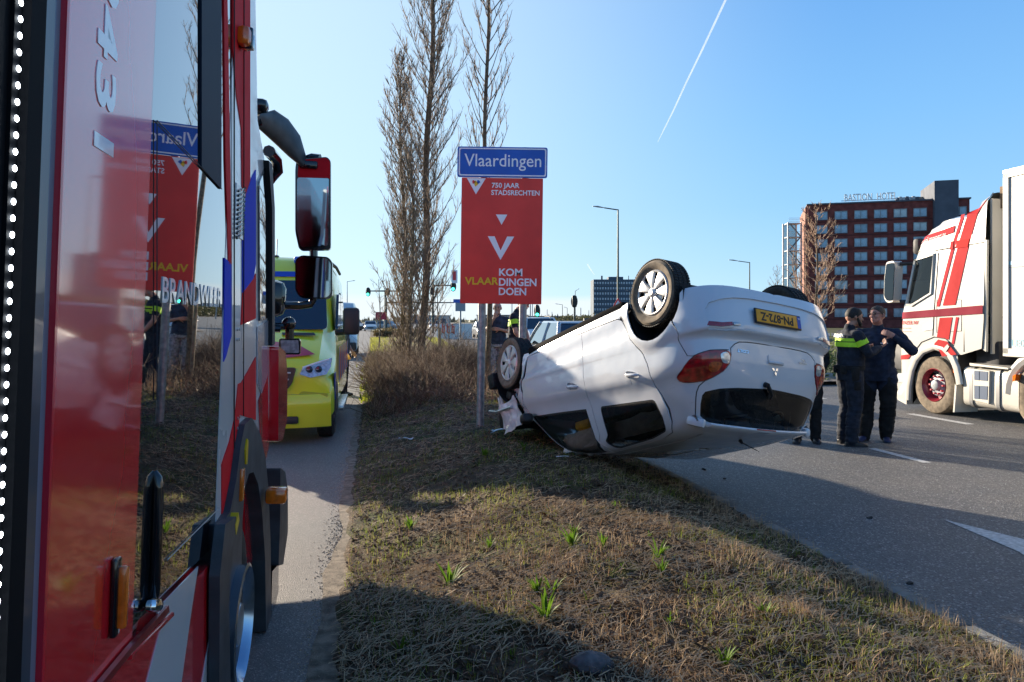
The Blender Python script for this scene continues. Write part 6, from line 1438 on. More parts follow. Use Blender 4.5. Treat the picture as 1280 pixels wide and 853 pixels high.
# glass crew door: one dark sheet, divided pane, pillar
gb = [(a2 + .000, ft(165, 812)[1] - .02), (a2 + .05, ft(152, 800)[1]), (a3, ft(271, 676)[1]), (a3, TOP - .06), (a2 + .000, TOP - .06)]
gl = fp('crew_door_glass', gb, FGL, -.03, .002, rnd=.01)
fp('door_seam', [(a2 - .010, .4), (a2, .4), (a2, TOP - .05), (a2 - .010, TOP - .05)], FRM2, -.03, .004)
P = FT([(250, -60), (275, -60), (275, 236), (262, 222), (250, 208)], .003); fp('window_post', P, mat('post_blue_black', (.006, .016, .036), .55, spec=.15), .002, .008, gl)
def bar(name, p, q, w, m, x=.006, parent=None):
    A, B = Vector((x, *ft(*p))), Vector((x, *ft(*q))); mb = MB(); mb.tube([A, B], w, 5); return mb.build(name, m, parent or eng)
bar('pane_edge', (193, 150), (275, 236), .0016, mat('pane_line', (.02, .03, .05), .3), parent=gl); bar('pane_edge', (193, 150), (193, 500), .0015, mat('pane_line', (.02, .03, .05), .3), parent=gl)
bar('pane_edge', (206, 700), (271, 636), .002, mat('pane_line2', (.25, .25, .25), .3), parent=gl)
ftext('door_lettering', 'BRANDWEER', ft(201, 365)[0], ft(276, 365)[0], ft(235, 381)[1] , ft(235, 352)[1], mat('letter_white', (.80, .82, .85), .3, cior=1.6, coat=1.), gl, x=.0035, bold=.01)
# grab handle and chrome foot
a, z0 = ft(186, 752); _, z1 = ft(186, 604); mb = MB(); mb.tube([(.0, a + .004, z1 + .02), (.008, a + .002, z1 + .006), (.013, a, z1 - .02), (.014, a, (z0 + z1) / 2), (.013, a, z0 + .03), (.008, a, z0 - .01)], [.008, .012, .013, .013, .013, .011], 14); mb.build('grab_handle', FBK, eng)
a, z0 = ft(181, 757); mb = MB(); mb.rbox((.022, a, z0), (.03, .075, .032), .012, rx=-.35); mb.build('door_latch', CHROME, eng)
# lower panel with the chevron stripes
z_l = lambda a_: .945 - .035 * max(0, a_ - 1.8) if a_ > 1.8 else .945
low = [(-4.3, .35), (2.62, .35), (2.78, .62), (a3 + .0, ft(271, 690)[1]), (a2 + .05, ft(152, 815)[1]), (a1, ft(150, 815)[1] - .03), (-4.3, .90)]
lp = fp('lower_panel', low, FRED, -.03, .012, rnd=.006)
def lst(P, m, x=.0145, name='chevron_stripe', par=None): return fp(name, FT(P, x), m, x - .004, x, par or lp)
LW = mat('chevron_white', (.50, .54, .58), .35, coat=.6)
lst([(196, 762), (248, 708), (240, 760), (227, 853), (219, 930), (170, 930), (184, 853), (202, 782)], LW); lst([(271, 735), (262, 800), (253, 853), (243, 930), (268, 930), (271, 853)], LW)
fp('fold_line', [ft(200, 757), ft(152, 808), ft(110, 857), ft(112, 865), ft(153, 816), ft(201, 765)], mat('dark_red_fold', (.25, .01, .015), .3, coat=.8), .010, .022, lp)
for (p, q) in (((205, 768), (150, 822)),): bar('panel_fold', p, q, .007, FRED, .02, lp)
# front door and cab corner: white ground with red and blue fields
fd = [(a3 + .012, ft(277, 690)[1] + .02), (a3 + .012, TOP - .05)] + FT([(318, -20), (319.5, 60), (321, 150), (330, 200), (335, 240), (336.5, 330), (337, 430), (335.5, 520), (329, 590)]) + [(3.6, 1.12), (3.1, 1.05)]
fdo = fp('front_door', fd, FWH, -.03, .003, rnd=.01)
fp('door_gap', [(a3 + .0, .5), (a3 + .012, .5), (a3 + .012, TOP - .05), (a3 + .0, TOP - .05)], FRM2, -.03, .0)
def fs(L, m, x=.006, nm='stripe'): return fp(nm, FT(L, x), m, x - .0035, x, fdo)
fs([(279.5, -60), (283.5, -60), (288, 200), (289.5, 330), (286, 330), (282, 200)], SRED); fs([(291, -60), (313, -60), (313, 225), (303, 256), (302, 160), (296, 120), (291, 60)], SRED)
fs([(303.5, 256), (313.5, 225), (320, 212), (320, 330), (317, 348), (303.5, 366)], SBLU); fs([(281, 322), (289.5, 330), (289.5, 420), (283, 445), (280, 452)], SBLU)
fs([(303.5, 366), (317, 348), (320, 342), (320, 398), (301.5, 406)], SRED); fs([(302, 478), (320, 446), (320, 525), (299, 518)], SRED)
fs([(298, 480), (302, 478), (299, 530), (290, 640), (277.5, 668), (277.5, 580), (287, 552), (294, 520)], SRED)
bar('door_line', (302.5, -60), (302, 520), .0022, FRM2, .008, fdo); bar('door_line', (289.8, -60), (290.2, 560), .0028, FRM2, .008, fdo)
for py0 in (410, 520): 
    a, z0 = ft(296, py0 + 8)
    for dz in (.02, -.02):
        for da in (-.025, .025): mb = MB(); mb.cyl((.004, a + da, z0 + dz), (.010, a + da, z0 + dz), .006, n=8); mb.build('screw', SILV, fdo)
# louvre
aL, zL1 = ft(293.5, 228); aR, zL0 = ft(302, 300); mb = MB(); lv = fp('louvre_plate', [(aL, zL0), (aR, zL0), (aR, zL1), (aL, zL1)], LW, .003, .007, fdo)
for k in range(11):
    z = zL1 - (zL1 - zL0) * (k + .5) / 11; mb = MB(); mb.rbox((.010, (aL + aR) / 2, z), (.008, (aR - aL) * .8, (zL1 - zL0) / 26), .001, rx=.25); mb.build('louvre_slat', FBK, lv)
# roof-corner orange lamp
for (px, py, w) in ((297.5, 47, .0),):
    a, z = ft(px, py); mb = MB(); mb.rbox((.025, a, z), (.05, .10, .075), .02); bs2 = mb.build('corner_lamp', AMBL, eng); mb = MB(); mb.rbox((.028, a - .01, z), (.055, .018, .080), .008); mb.build('lamp_bezel', FBK, bs2)
    mb = MB(); mb.rbox((.028, a + .045, z + .002), (.05, .02, .06), .008); mb.build('clear_lens', CLRL, bs2)
# corner beyond the door: curved pillar and front side window seen edge-on
cr = []
for i in range(8):
    y = 4.95 + .85 * i / 7; cr.append([(-hin(y, z) - .012, y, z) for z in (1.0, 1.55, 1.6, 2.35, 2.4, 2.9)])
mb = MB(); mb.loft(cr, cap=False, closed=False); mb.build('cab_corner', FRED, eng, sharp=50)
fp('side_window', FT([(321, 228), (331, 205), (335, 240), (336, 395), (322, 402)], .0), FGL, .002, .012, fdo, rnd=.02)
fp('window_rubber', FT([(331.5, 200), (336, 205), (339.5, 260), (339.8, 430), (336.5, 432), (336, 260)], .012), FRM2, .0, .028, fdo)
fs([(322, 408), (336, 400), (336, 470), (330, 500), (322, 480)], mat('pale_panel2', (.5, .52, .6), .2, coat=1.), .008); fs([(324, 500), (335, 470), (336, 560), (328, 590)], FRED, .009)
# red front corner lamp housing and bumper wing protruding at the nose
def fbox(name, L, x0, x1, m, rnd=.02, parent=None): return fp(name, FT(L, (x0 + x1) / 2), m, x0, x1, parent, rnd)
wing = fbox('corner_wing', [(337, 432), (347, 440), (349.5, 470), (349, 525), (343, 550), (337, 552)], -.04, .05, FRED, .03)
for k in range(0):
    a, z = ft(343.5, 452 + 26 * k, .05); mb = MB(); mb.rbox((.050, a, z), (.012, .10, .03), .004); mb.build('lamp_ridge', mat('red_lamp_lens', (.55, .01, .015), .15, coat=1.), wing)
# grey wheel arch, step edge, wheel
ax, az = 3.35, .46
outer = FT([(273, 690), (279, 640), (289, 588), (298, 545), (306, 525), (314, 522), (322, 545), (329, 585), (333, 640), (334, 700)], .03)
yC = col(306); A_o = FT([(268, 900), (270, 720), (274, 655), (284, 640), (292, 600), (297, 560), (303, 530), (312, 522), (322, 540), (329, 570), (333, 610), (336, 680), (337, 780)], .02)
A_i = FT([(330, 790), (329, 700), (325, 640), (320, 605), (314, 590), (308, 592), (303, 610), (300, 650), (299, 700), (301, 780), (302, 900)], .02)
fp('wheel_arch', A_o + A_i, FGR, -.05, .03, rnd=.006)
fp('step_edge', FT([(268, 900), (269, 720), (276, 655), (290, 645), (291, 662), (283, 690), (281, 760), (284, 900)], .04), FGR, .02, .055, rnd=.006)
fp('yellow_reflector', FT([(292, 656), (296, 640), (297, 650), (293, 668)], .05), mat('reflector_yellow', (.62, .42, .01), .35), .03, .057); fp('yellow_reflector', FT([(307, 562), (309, 548), (310.5, 550), (309, 580), (307.5, 580)], .035), mat('reflector_yellow', (.62, .42, .01), .35), .028, .036)
marker('side_marker', 290, 585, 628, .05, .012)
fp('arch_liner', [(2.62, .25), (2.9, 1.02), (3.7, 1.08), (4.2, .95), (4.3, .25)], DSH, -.6, -.05)
w = bpy.data.objects.new('wheel', None); COL.objects.link(w); w.parent = eng; w.location = (-.10, 3.20, .44)
mb = MB(); mb.lathe([(.24, .10), (.28, .12), (.38, .115), (.42, .09), (.44, .06), (.44, -.15), (.24, -.15)], axis='X', n=48); mb.build('tyre', RUB, w)
mb = MB(); mb.lathe([(.225, .12), (.235, .165), (.222, .170), (.212, .150), (.205, .09), (.0, .03)], axis='X', n=48); rm = mb.build('rim_ring', mat('polished_steel', (.42, .50, .60), .2, metal=.9), w)
mb = MB(); mb.lathe([(.0, .15), (.08, .15), (.10, .10), (.11, .03)], axis='X', n=28); mb.build('hub', SILV, w)
for k in range(8): a = 2 * pi * k / 8; mb = MB(); mb.cyl((.04, .155 * cos(a), .155 * sin(a)), (.10, .155 * cos(a), .155 * sin(a)), .018, n=6); mb.build('wheel_nut', SILV, w)
w2 = bpy.data.objects.new('wheel', None); COL.objects.link(w2); w2.parent = eng; w2.location = (-2.3, 3.2, .44); mb = MB(); mb.lathe([(0, -.1), (.24, -.10), (.42, -.09), (.44, -.06), (.44, .15), (.24, .15)], axis='X', n=36); mb.build('tyre', RUB, w2)
for s in (-.25, -2.2): w3 = bpy.data.objects.new('wheel', None); COL.objects.link(w3); w3.parent = eng; w3.location = (s, -1.6, .46); mb = MB(); mb.lathe([(0, .1), (.24, .10), (.42, .11), (.46, .08), (.46, -.2), (.24, -.2)], axis='X', n=36); mb.build('tyre', RUB, w3)
# dark front step with amber flasher beyond the wheel
stp = fbox('front_step', [(333, 585), (340, 590), (344, 612), (344.5, 665), (338, 706), (331, 708), (333, 650)], -.10, .05, FGR, .02)
a, z = ft(347, 618, .10); mb = MB(); mb.rbox((.095, a, z), (.10, .10, .075), .018); mb.build('flasher', AMBL, stp)
fbox('mud_guard', [(325, 715), (334, 706), (334, 740), (328, 765), (324, 765)], -.1, .03, FBK, .01)
mb = MB(); mb.rbox((-1.25, 6.14, .62), (1.9, .20, .42), .06); mb.build('front_bumper', FWH, eng)
mb = MB(); mb.rbox((-1.25, 5.98, 2.0), (1.75, .12, .85), .05); mb.build('windscreen', FGL, eng)
for x in (-.95, -1.8): mb = MB(); mb.rbox((x, 3.6, TOP + .1), (.6, .35, .22), .06); mb.build('beacon', mat('blue_beacon', (.03, .10, .5), .15), eng)
# mirrors on arms in front of the cab
def fpt(px, py, a):        # the point at distance a along the engine seen at that place -> local xyz
    L_ = -a * tan(math.atan((640 - px) / 960) - VPA); Y = NV.y * L_ + DV.y * a; z = CAMH - (py - 400) / 960 * Y; return Vector((L_ + .58 - .035 * z, a, z))
def fpoly(L, a): return [fpt(p[0], p[1], a) for p in L]
def slab(name, L, a, th, m, parent=None, rnd=.03, sc=.0):
    Q = fpoly(L, a); P2 = round_poly([(q.x, q.z) for q in Q], rnd, 5); mb = MB(); n = len(P2); c = Vector((sum(p[0] for p in P2) / n, sum(p[1] for p in P2) / n)); 
    r0 = [(p[0], a, p[1]) for p in P2]; r1 = [(p[0], a + th * .5, p[1]) for p in P2]; r2 = [(c.x + (p[0] - c.x) * .8, a + th, c.y + (p[1] - c.y) * .9) for p in P2]; mb.loft([r0, r1, r2]); return mb.build(name, m, parent or eng, sharp=40)
MG = mat('mirror_glass', (.35, .4, .42), .03, metal=1.)
mh = slab('mirror', [(371, 199), (409, 195), (413.5, 200), (413.5, 311), (374, 313), (369, 290), (369, 210)], 5.82, .16, FBK)
slab('mirror_cap', [(372, 222), (373, 200), (408, 196), (412.5, 200), (412.5, 222)], 5.80, .03, SRED, mh, .015); mgl = slab('mirror_glass', [(371.5, 222), (411, 221), (410.5, 306), (376, 309), (370.5, 285)], 5.80, .012, MG, mh, .02)
m2 = slab('wide_mirror', [(369, 325), (376, 319), (410, 320), (415.5, 326), (415.5, 368), (410, 373), (376, 373), (369, 364)], 5.82, .12, FBK); slab('mirror_glass', [(370.5, 326), (377, 321), (409, 322), (413.5, 328), (413.5, 366), (408, 371), (377, 371), (370.5, 363)], 5.80, .012, MG, m2, .03)
mb = MB(); mb.tube([fpt(392, 312, 5.86), fpt(392, 322, 5.86)], .03, 8); mb.build('mirror_link', FBK, eng)
mb = MB(); mb.tube([fpt(393, 372, 5.86), fpt(388, 380, 5.86), fpt(375, 382, 5.84), fpt(356, 382, 5.8), fpt(340, 380, 5.7)], [.025, .028, .03, .03, .03], 10); mb.build('mirror_arm', FBK, eng)
mb = MB(); c = fpt(344, 374, 5.65); mb.rbox(c, (.14, .18, .26), .06); mb.build('mirror_pod', FBK, eng)
# front wide mirror: dark bowl on the roof arm
mb = MB(); A_ = [fpt(322, 150, 5.3), fpt(335, 152, 5.5), fpt(352, 165, 5.7), fpt(368, 183, 5.8), fpt(381, 205, 5.85)]; rings = []
for k, (p, r) in enumerate(zip(A_, (.06, .11, .125, .11, .045))): rings.append([p + Vector((r * .35 * cos(t), .09 * sin(t), r * sin(t + .0) * .55 + r * .62 * cos(t))) for t in [2 * pi * j / 14 for j in range(14)]])
mb.loft(rings); mb.build('kerb_mirror', FGR, eng, sharp=60)
mb = MB(); mb.rbox(fpt(326, 134, 5.35), (.10, .12, .09), .035); mb.build('camera_pod', FBK, eng); mb = MB(); mb.tube([fpt(400, 197, 5.86), fpt(390, 196, 5.88), fpt(380, 200, 5.88)], .03, 8); mb.rbox(fpt(386, 206, 5.80), (.13, .05, .06), .015); mb.build('mirror_bracket', FBK, eng)
mb = MB(); mb.tube([fpt(336, 190, 5.3), fpt(345, 200, 5.6), fpt(347, 215, 5.7), fpt(338, 225, 5.6)], .04, 8); mb.build('mirror_bracket', FBK, eng)
def tie(p, q, r): mb = MB(); mb.tube([p, q], r, 8); mb.build('mirror_stay', FBK, eng)
for px_, py_, a_, r_ in ((324, 152, 5.3, .035), (328, 136, 5.35, .03), (338, 225, 5.6, .03), (342, 376, 5.65, .035), (350, 412, 5.6, .025)):
    p_ = fpt(px_, py_, a_); tie(p_, Vector((-.62, a_ - .15, min(p_.z, 2.7))), r_)
# work lamp below the mirrors
wl = slab('work_lamp', [(349, 424), (374, 423), (376, 428), (375, 443), (351, 444), (348, 440)], 5.6, .10, FBK, rnd=.012); slab('lamp_glass', [(350.5, 426), (373, 425), (374, 441), (352, 442)], 5.585, .012, mat('frosted_lens', (.35, .38, .42), .25, coat=.6, noise_amt=.4, noise_scale=40), wl, .01)
mb = MB(); mb.tube([fpt(362, 424, 5.66), fpt(362, 408, 5.66)], .03, 8); mb.ball(fpt(361, 405, 5.66), .05, 10, 8); mb.tube([fpt(358, 408, 5.66), fpt(338, 410, 5.6)], .025, 8); mb.build('lamp_bracket', FBK, wl)
# ---------------------------------------------------------------- articulated lorry on the right
TW = mat('lorry_white', (.50, .48, .43), .32, coat=.7, noise_amt=.07, noise_scale=1.6); TR_ = mat('lorry_red', (.40, .022, .024), .7, spec=.1, noise_amt=.1, noise_scale=3); TM = mat('lorry_maroon', (.20, .012, .03), .7, spec=.1, noise_amt=.1, noise_scale=3); TPK = mat('lorry_pink', (.40, .020, .03), .7, spec=.1)
TD = mat('lorry_dark', (.03, .03, .034), .6, noise_amt=.4, noise_scale=6); TT = mat('trailer_white', (.50, .49, .46), .45, noise_amt=.06, noise_scale=1.2); ALU = mat('tank_alu', (.48, .46, .41), .38, metal=.25, noise_amt=.12, noise_scale=3)
LAT = 9.66
def tq(px, py):      # point of the lorry's left side plane -> local (forward, up)
    th = math.atan((px - 640) / 960) + VPA; a = LAT / tan(th); Y = NV.y * LAT + DV.y * a; return (a - 11.93, CAMH - (py - 400) / 960 * Y)
lor = thing('lorry_tractor', 'white lorry tractor unit with red stripes and red wheel hubs, cut by the right edge', 'lorry', rd(LAT, 11.93), ROADROT)
def TQ(L): return [tq(*p) for p in L]
def side(name, L, m, x0=-.008, x1=.02, parent=None, rnd=0):
    P = TQ(L); P = round_poly(P, rnd) if rnd else P; mb = MB(); mb.prism(P, x0, x1, 'X'); return mb.build(name, m, parent or lor, sharp=25)
arch = TQ([(1133, 506), (1134, 490), (1136.5, 470), (1141, 452), (1148, 442), (1158, 437), (1170, 437), (1180, 442), (1188, 452), (1193, 466), (1195.5, 480), (1196, 484)])
prof = TQ([(1117, 484), (1115.5, 470), (1116.5, 440), (1118, 410), (1118.5, 392), (1121, 378), (1127, 352), (1132.5, 326), (1137, 312), (1140, 303.7), (1146, 291.8), (1160, 279.8), (1180, 270.8), (1203.6, 265.9), (1208, 252), (1221.6, 241), (1227, 240), (1229.5, 304), (1229.5, 399), (1227, 436), (1203, 443.5), (1197, 444)])
body_poly = prof + arch[::-1] + TQ([(1122, 500)])
# body: two side skins joined by a wrapped front and roof, nose rounded in plan
P_c, R_c = carve(None, (min(p[0] for p in body_poly) - .02, max(p[0] for p in body_poly) + .02, .0, 4.2), .12, [('win', round_poly(TQ([(1138.5, 327), (1165.8, 319), (1163.5, 366), (1140, 381), (1134, 379)]), .05)), ('cab', body_poly)])
ymax = max(p[0] for p in body_poly); PF = TQ([(1117, 484), (1116.5, 440), (1118.5, 392), (1127, 352), (1132.5, 326), (1140, 303.7), (1146, 291.8), (1160, 279.8), (1180, 270.8), (1203.6, 265.9), (1221.6, 241), (1226, 240)])
def ymx(z):
    best = -9
    for (a, b), (c, d) in zip(PF, PF[1:]):
        if min(b, d) - 1e-6 <= z <= max(b, d) + 1e-6 and abs(d - b) > 1e-6: best = max(best, a + (c - a) * (z - b) / (d - b))
    return best
def inset(y, z):     # the corners turn in towards nose and roof
    q_ = ymx(z); e = q_ - y; f = min(1., max(0., 1 - e / .32)) if (e < .32 and q_ > -8) else 0.; return .20 * f ** 2 + .10 * max(0, z - 2.75) ** 1.5 * .6 + .03 * max(0, z - 1.9)
WT = 2.5
for sname, x_of, keep in (('left', lambda y, z: inset(y, z), 0), ('right', lambda y, z: WT - inset(y, z), 0)):
    ids = sorted({i for f in R_c['cab'] for i in f}); ix = {a: k for k, a in enumerate(ids)}; mb = MB()
    mb.add([(x_of(P_c[i].x, P_c[i].y), P_c[i].x, P_c[i].y) for i in ids], [tuple(ix[i] for i in f) for f in R_c['cab']]); mb.build('side_panel', TW, lor, sharp=60)
    ids = sorted({i for f in R_c['win'] for i in f}); ix = {a: k for k, a in enumerate(ids)}; mb = MB()
    mb.add([(x_of(P_c[i].x, P_c[i].y) + (.02 if sname == 'left' else -.02), P_c[i].x, P_c[i].y) for i in ids], [tuple(ix[i] for i in f) for f in R_c['win']]); mb.build('side_window', glassmat('lorry_glass', (.7, .8, .8), .7), lor, sharp=60)
rings = []
for (y, z) in PF:
    i_ = inset(y, z) ; rings.append([(i_, y, z), (i_ + .10, y + .05, z + .01), (i_ + .4, y + .16, z + .03), (WT / 2, y + .22, z + .04), (WT - i_ - .4, y + .16, z + .03), (WT - i_ - .10, y + .05, z + .01), (WT - i_, y, z)])
mb = MB(); mb.loft(rings[:4], cap=False, closed=False); mb.build('front_panel', TW, lor, sharp=50); mb = MB(); mb.loft(rings[3:6], cap=False, closed=False); mb.build('windscreen', VGL, lor, sharp=50); mb = MB(); mb.loft(rings[5:], cap=False, closed=False); mb.build('roof', TW, lor, sharp=60)
bk = TQ([(1229.5, 304), (1229.5, 399), (1227, 436)]); yb = bk[0][0]
mb = MB(); mb.box((WT / 2, yb + .01, 2.35), (WT - .3, .04, 2.5)); mb.build('rear_panel', TW, lor)
mb = MB(); mb.rbox((WT / 2, .5, .95), (2.3, 2.0, .5), .05); mb.build('floor', TD, lor)
mb = MB(); mb.rbox((.75, .35, 1.75), (.55, .6, 1.0), .12); mb.build('seat', CLO, lor); mb = MB(); mb.rbox((1.25, .75, 1.55), (2.0, .35, .35), .08); mb.build('dashboard', CLO, lor)
def dec(name, L, m, o=.008, parent=None):     # painted band: thin plate that follows the panel
    P = TQ(L); Pc, Rc = carve(None, (min(p[0] for p in P) - .01, max(p[0] for p in P) + .01, min(p[1] for p in P) - .01, max(p[1] for p in P) + .01), .09, [('p', P)]); ids = sorted({i for f in Rc['p'] for i in f}); ix = {a: k for k, a in enumerate(ids)}
    mb = MB(); mb.add([(inset(Pc[i].x, Pc[i].y) - o, Pc[i].x, Pc[i].y) for i in ids], [tuple(ix[i] for i in f) for f in Rc['p']]); return mb.build(name, m, parent or lor, sharp=60)
dec('maroon_band', [(1119.5, 391.4), (1229.2, 381.8), (1229.2, 392.3), (1119, 399.3)], TM, .014)
dec('roof_band', [(1141.5, 300), (1190.7, 281.8), (1189.5, 290.8), (1140.5, 306.7)], TPK, .012)
dec('red_stripe', [(1197, 268.5), (1201.6, 267.5), (1174.7, 383.4), (1170.8, 383.4)], TPK); dec('red_stripe', [(1204.6, 267.8), (1217.6, 266.5), (1194.7, 381.4), (1178.7, 382.4)], TR_)
dec('red_stripe', [(1208.5, 253), (1221, 243.5), (1224.5, 250), (1217.6, 266.5), (1204.6, 267.8), (1203.8, 266.2)], TR_, .010); dec('red_stripe', [(1187, 302), (1190.5, 301.4), (1190, 312), (1186, 312.5)], TR_, .016); dec('red_stripe', [(1194, 300.8), (1210, 298.6), (1208.5, 308.5), (1193.5, 310.8)], mat('lorry_bright_red', (.48, .012, .010), .7, spec=.1), .016)
dec('red_stripe', [(1175, 397.6), (1190.9, 396.7), (1186.5, 424.8), (1171.5, 422)], TR_); dec('red_stripe', [(1195.3, 396.7), (1198.8, 396.7), (1192.8, 431), (1190, 429)], TPK)
dec('red_edge', [(1117, 445.5), (1137, 443), (1142, 440), (1136, 449), (1117, 450)], TR_, .010)
dec('grey_step_panel', [(1160, 299), (1203, 292), (1229.4, 296), (1229.4, 305), (1150, 313), (1138.5, 318), (1141, 309)], mat('cream_panel', (.55, .52, .44), .4, coat=.4), .006)
# window frame, door lines, handle
def seam(name, L, w=.012, m=None): 
    P = TQ(L); mb = MB(); mb.tube([(inset(y, z) - .002, y, z) for y, z in P], w, 5); return mb.build(name, m or TD, lor)
seam('door_line', [(1171.5, 316), (1170, 350), (1168, 385), (1166, 420)], .008); seam('door_line', [(1205, 300), (1205, 440)], .007); seam('door_line', [(1143, 440), (1152, 428), (1168, 421.5), (1182, 423.5), (1192, 432)], .010)
seam('window_frame', [(1133, 381), (1138.5, 326), (1166.5, 318), (1164, 367), (1140, 382), (1133, 381)], .03, TW); seam('roof_line', [(1141, 318.5), (1170, 313), (1205, 307), (1229.2, 303)], .010, TD)
seam('panel_line', [(1171, 375), (1202, 375), (1202, 414), (1171, 416), (1171, 375)], .005, TD)
e = dec('handle_recess', [(1154, 408), (1162, 402.5), (1167, 403), (1166.5, 412), (1154.5, 414)], mat('handle_grey', (.5, .5, .5), .3, metal=.4), .012)
y0, z0 = tq(1136, 390); 
def side_text(name, txt, p0, p1, m, bold=.0, o=.022, parent=None):
    (a, z0), (b, z1) = tq(*p0), tq(*p1); M = Matrix(((0, 0, -1, 0), (-1, 0, 0, 0), (0, 1, 0, 0), (0, 0, 0, 1)))
    ob_ = fit_text(name, txt, -a, -b, z1, z0, M, m, parent or lor, bold, .002)
    for v in ob_.data.vertices: v.co.x = inset(v.co.y, v.co.z) - .006
    return ob_
REDT = mat('lorry_lettering', (.62, .03, .03), .5)
side_text('lettering', 'SVUNZER NV', (1122.3, 401), (1148.5, 406), REDT, .02); side_text('small_lettering', 'internationaal', (1122, 409.3), (1139, 411), REDT, 0); side_text('small_lettering', 'transport', (1122, 413.5), (1139.5, 415.3), REDT, 0)
rt_ = side_text('roof_lettering', 'special transport nv', (1148, 299.5), (1180, 303), SGW, .0, .03)
(ra, rz0), (rb, rz1) = tq(1148, 301), tq(1180, 290)
for v in rt_.data.vertices: v.co.z += (rz1 - rz0) * (v.co.y - ra) / (rb - ra); v.co.x = inset(v.co.y, v.co.z) - .0165
# fender, wheel, lower parts
mb = MB(); A = TQ([(1135, 500), (1136, 482), (1139.5, 463), (1145, 449), (1154, 438.5), (1168, 433), (1180, 436), (1190, 446), (1196, 460), (1199, 474), (1200, 481)]); B = arch[0:1] + arch[1:-1]
mb.tube([(.0, y, z) for y, z in A], .07, 8, flat=.6); mb.build('fender_lip', TW, lor)
dec('fender_red', [(1166.5, 433.5), (1175, 424.5), (1186, 427), (1190, 433), (1198, 443.5), (1180, 446), (1176, 438)], TR_, .035); dec('fender_white', [(1182, 436), (1187, 430.5), (1189.5, 433.5), (1184.5, 441)], TW, .045)
mb = MB(); mb.prism(TQ([(1193.6, 480), (1195.6, 483), (1193, 515.5), (1191.2, 515.5)]), .0, .45, 'X'); mb.build('mud_flap', mat('flap_white', (.5, .48, .43), .6), lor)
mb = MB(); mb.prism([(y, z) for y, z in arch] + [(arch[-1][0], .5), (arch[0][0], .5)], .12, 2.38, 'X'); mb.build('wheel_housing', DSH, lor)
mb = MB(); mb.prism(TQ([(1115, 470), (1117, 484), (1122, 499.5), (1133.5, 506), (1134.5, 484), (1136, 470)]), .02, .3, 'X'); mb.build('bumper_corner', TW, lor)
mb = MB(); mb.prism(TQ([(1118, 467), (1134, 466), (1133.5, 478), (1118.5, 478)]), .012, .03, 'X'); mb.build('step_recess', mat('step_grey', (.35, .38, .40), .5), lor); dec('red_corner', [(1112.8, 470), (1116.5, 468), (1118.5, 485), (1115, 485)], TR_, .03)
def truck_wheel(par, c, s, r=.505, red=True):
    e = bpy.data.objects.new('wheel', None); COL.objects.link(e); e.parent = par; e.location = c
    mb = MB(); mb.lathe([(.285, s * .15), (.33, s * .165), (.44, s * .165), (.485, s * .145), (r, s * .10), (r, -s * .12), (.47, -s * .16), (.285, -s * .16)], axis='X', n=56); t = mb.build('tyre', RUBD, e)
    mb = MB(); mb.lathe([(.295, s * .155), (.285, s * .165), (.262, s * .13), (.235, s * .04), (.0, s * .02)], axis='X', n=40); mb.build('rim', mat('rim_red', (.26, .012, .025), .4, coat=.4, noise_amt=.3, noise_scale=12) if red else SILV, e)
    mb = MB(); mb.lathe([(.195, s * .045), (.185, s * .075), (.10, s * .085), (.085, s * .14), (.055, s * .155), (0, s * .155)], axis='X', n=32); h = mb.build('hub', mat('hub_silver', (.30, .32, .34), .6, metal=.2, noise_amt=.3, noise_scale=15), e)
    for k in range(10): a = 2 * pi * k / 10; mb = MB(); mb.cyl((s * .075, .155 * cos(a), .155 * sin(a)), (s * .118, .155 * cos(a), .155 * sin(a)), .020, .016, 6); mb.build('wheel_nut', mat('nut_red', (.45, .05, .07), .5), h)
    return e
truck_wheel(lor, (.19, 0, .505), -1); truck_wheel(lor, (2.3, 0, .505), 1)
# fuel tank with straps and steps
ty0, tz0 = tq(1203, 513); ty1, tz1 = tq(1268, 460); y_a = tq(1203, 480)[0]; y_b = tq(1272, 480)[0]; zt_ = tq(1215, 459)[1]; zb_ = tq(1215, 509)[1]
RP = round_poly([(.02, zb_), (.62, zb_), (.62, zt_), (.02, zt_)], .12, 5)
mb = MB(); mb.prism(RP, y_b, y_a, 'Y'); tk = mb.build('fuel_tank', ALU, lor, sharp=35)
for px in (1213.5, 1247): y = tq(px, 480)[0]; RP2 = round_poly([(-.0, zb_ - .02), (.64, zb_ - .02), (.64, zt_ + .02), (-.0, zt_ + .02)], .13, 5); mb = MB(); mb.prism(RP2, y - .035, y + .035, 'Y'); mb.build('strap', mat('strap_steel', (.25, .25, .25), .4, metal=.6), tk)
side('step_frame', [(1217.5, 461), (1238, 464), (1237, 505), (1217.5, 500)], ALU, -.02, .03, tk)
for q in ([(1219.5, 463.5), (1225.5, 464), (1225.5, 475.5), (1219.5, 475)], [(1226.5, 464), (1236.3, 465), (1236, 476.5), (1226.5, 475.5)], [(1219.5, 482), (1225.5, 482.5), (1225.5, 499), (1219.5, 498.5)], [(1226.5, 482.5), (1236, 483), (1235.5, 500), (1226.5, 499)]): side('step_hole', q, mat('hole_blue', (.05, .08, .14), .4), -.026, -.018, tk)
side('tank_top_rail', [(1214, 454), (1262, 460), (1262, 462), (1214, 457)], ALU, -.03, .5, tk)
side('marker_lamp', [(1192.6, 457), (1196.2, 457), (1196, 466), (1192.6, 466)], AMBL, -.02, .04); side('marker_lamp', [(1270, 470), (1274, 468), (1273, 476), (1270, 477)], AMBL, -.06, .04)
mb = MB(); mb.rbox((1.25, -2.4, .80), (.9, 4.6, .28), .03); mb.build('chassis', TD, lor); mb = MB(); mb.rbox((.55, -1.0, 1.05), (.7, .5, .5), .05); mb.build('air_filter', TD, lor)
mb = MB(); 
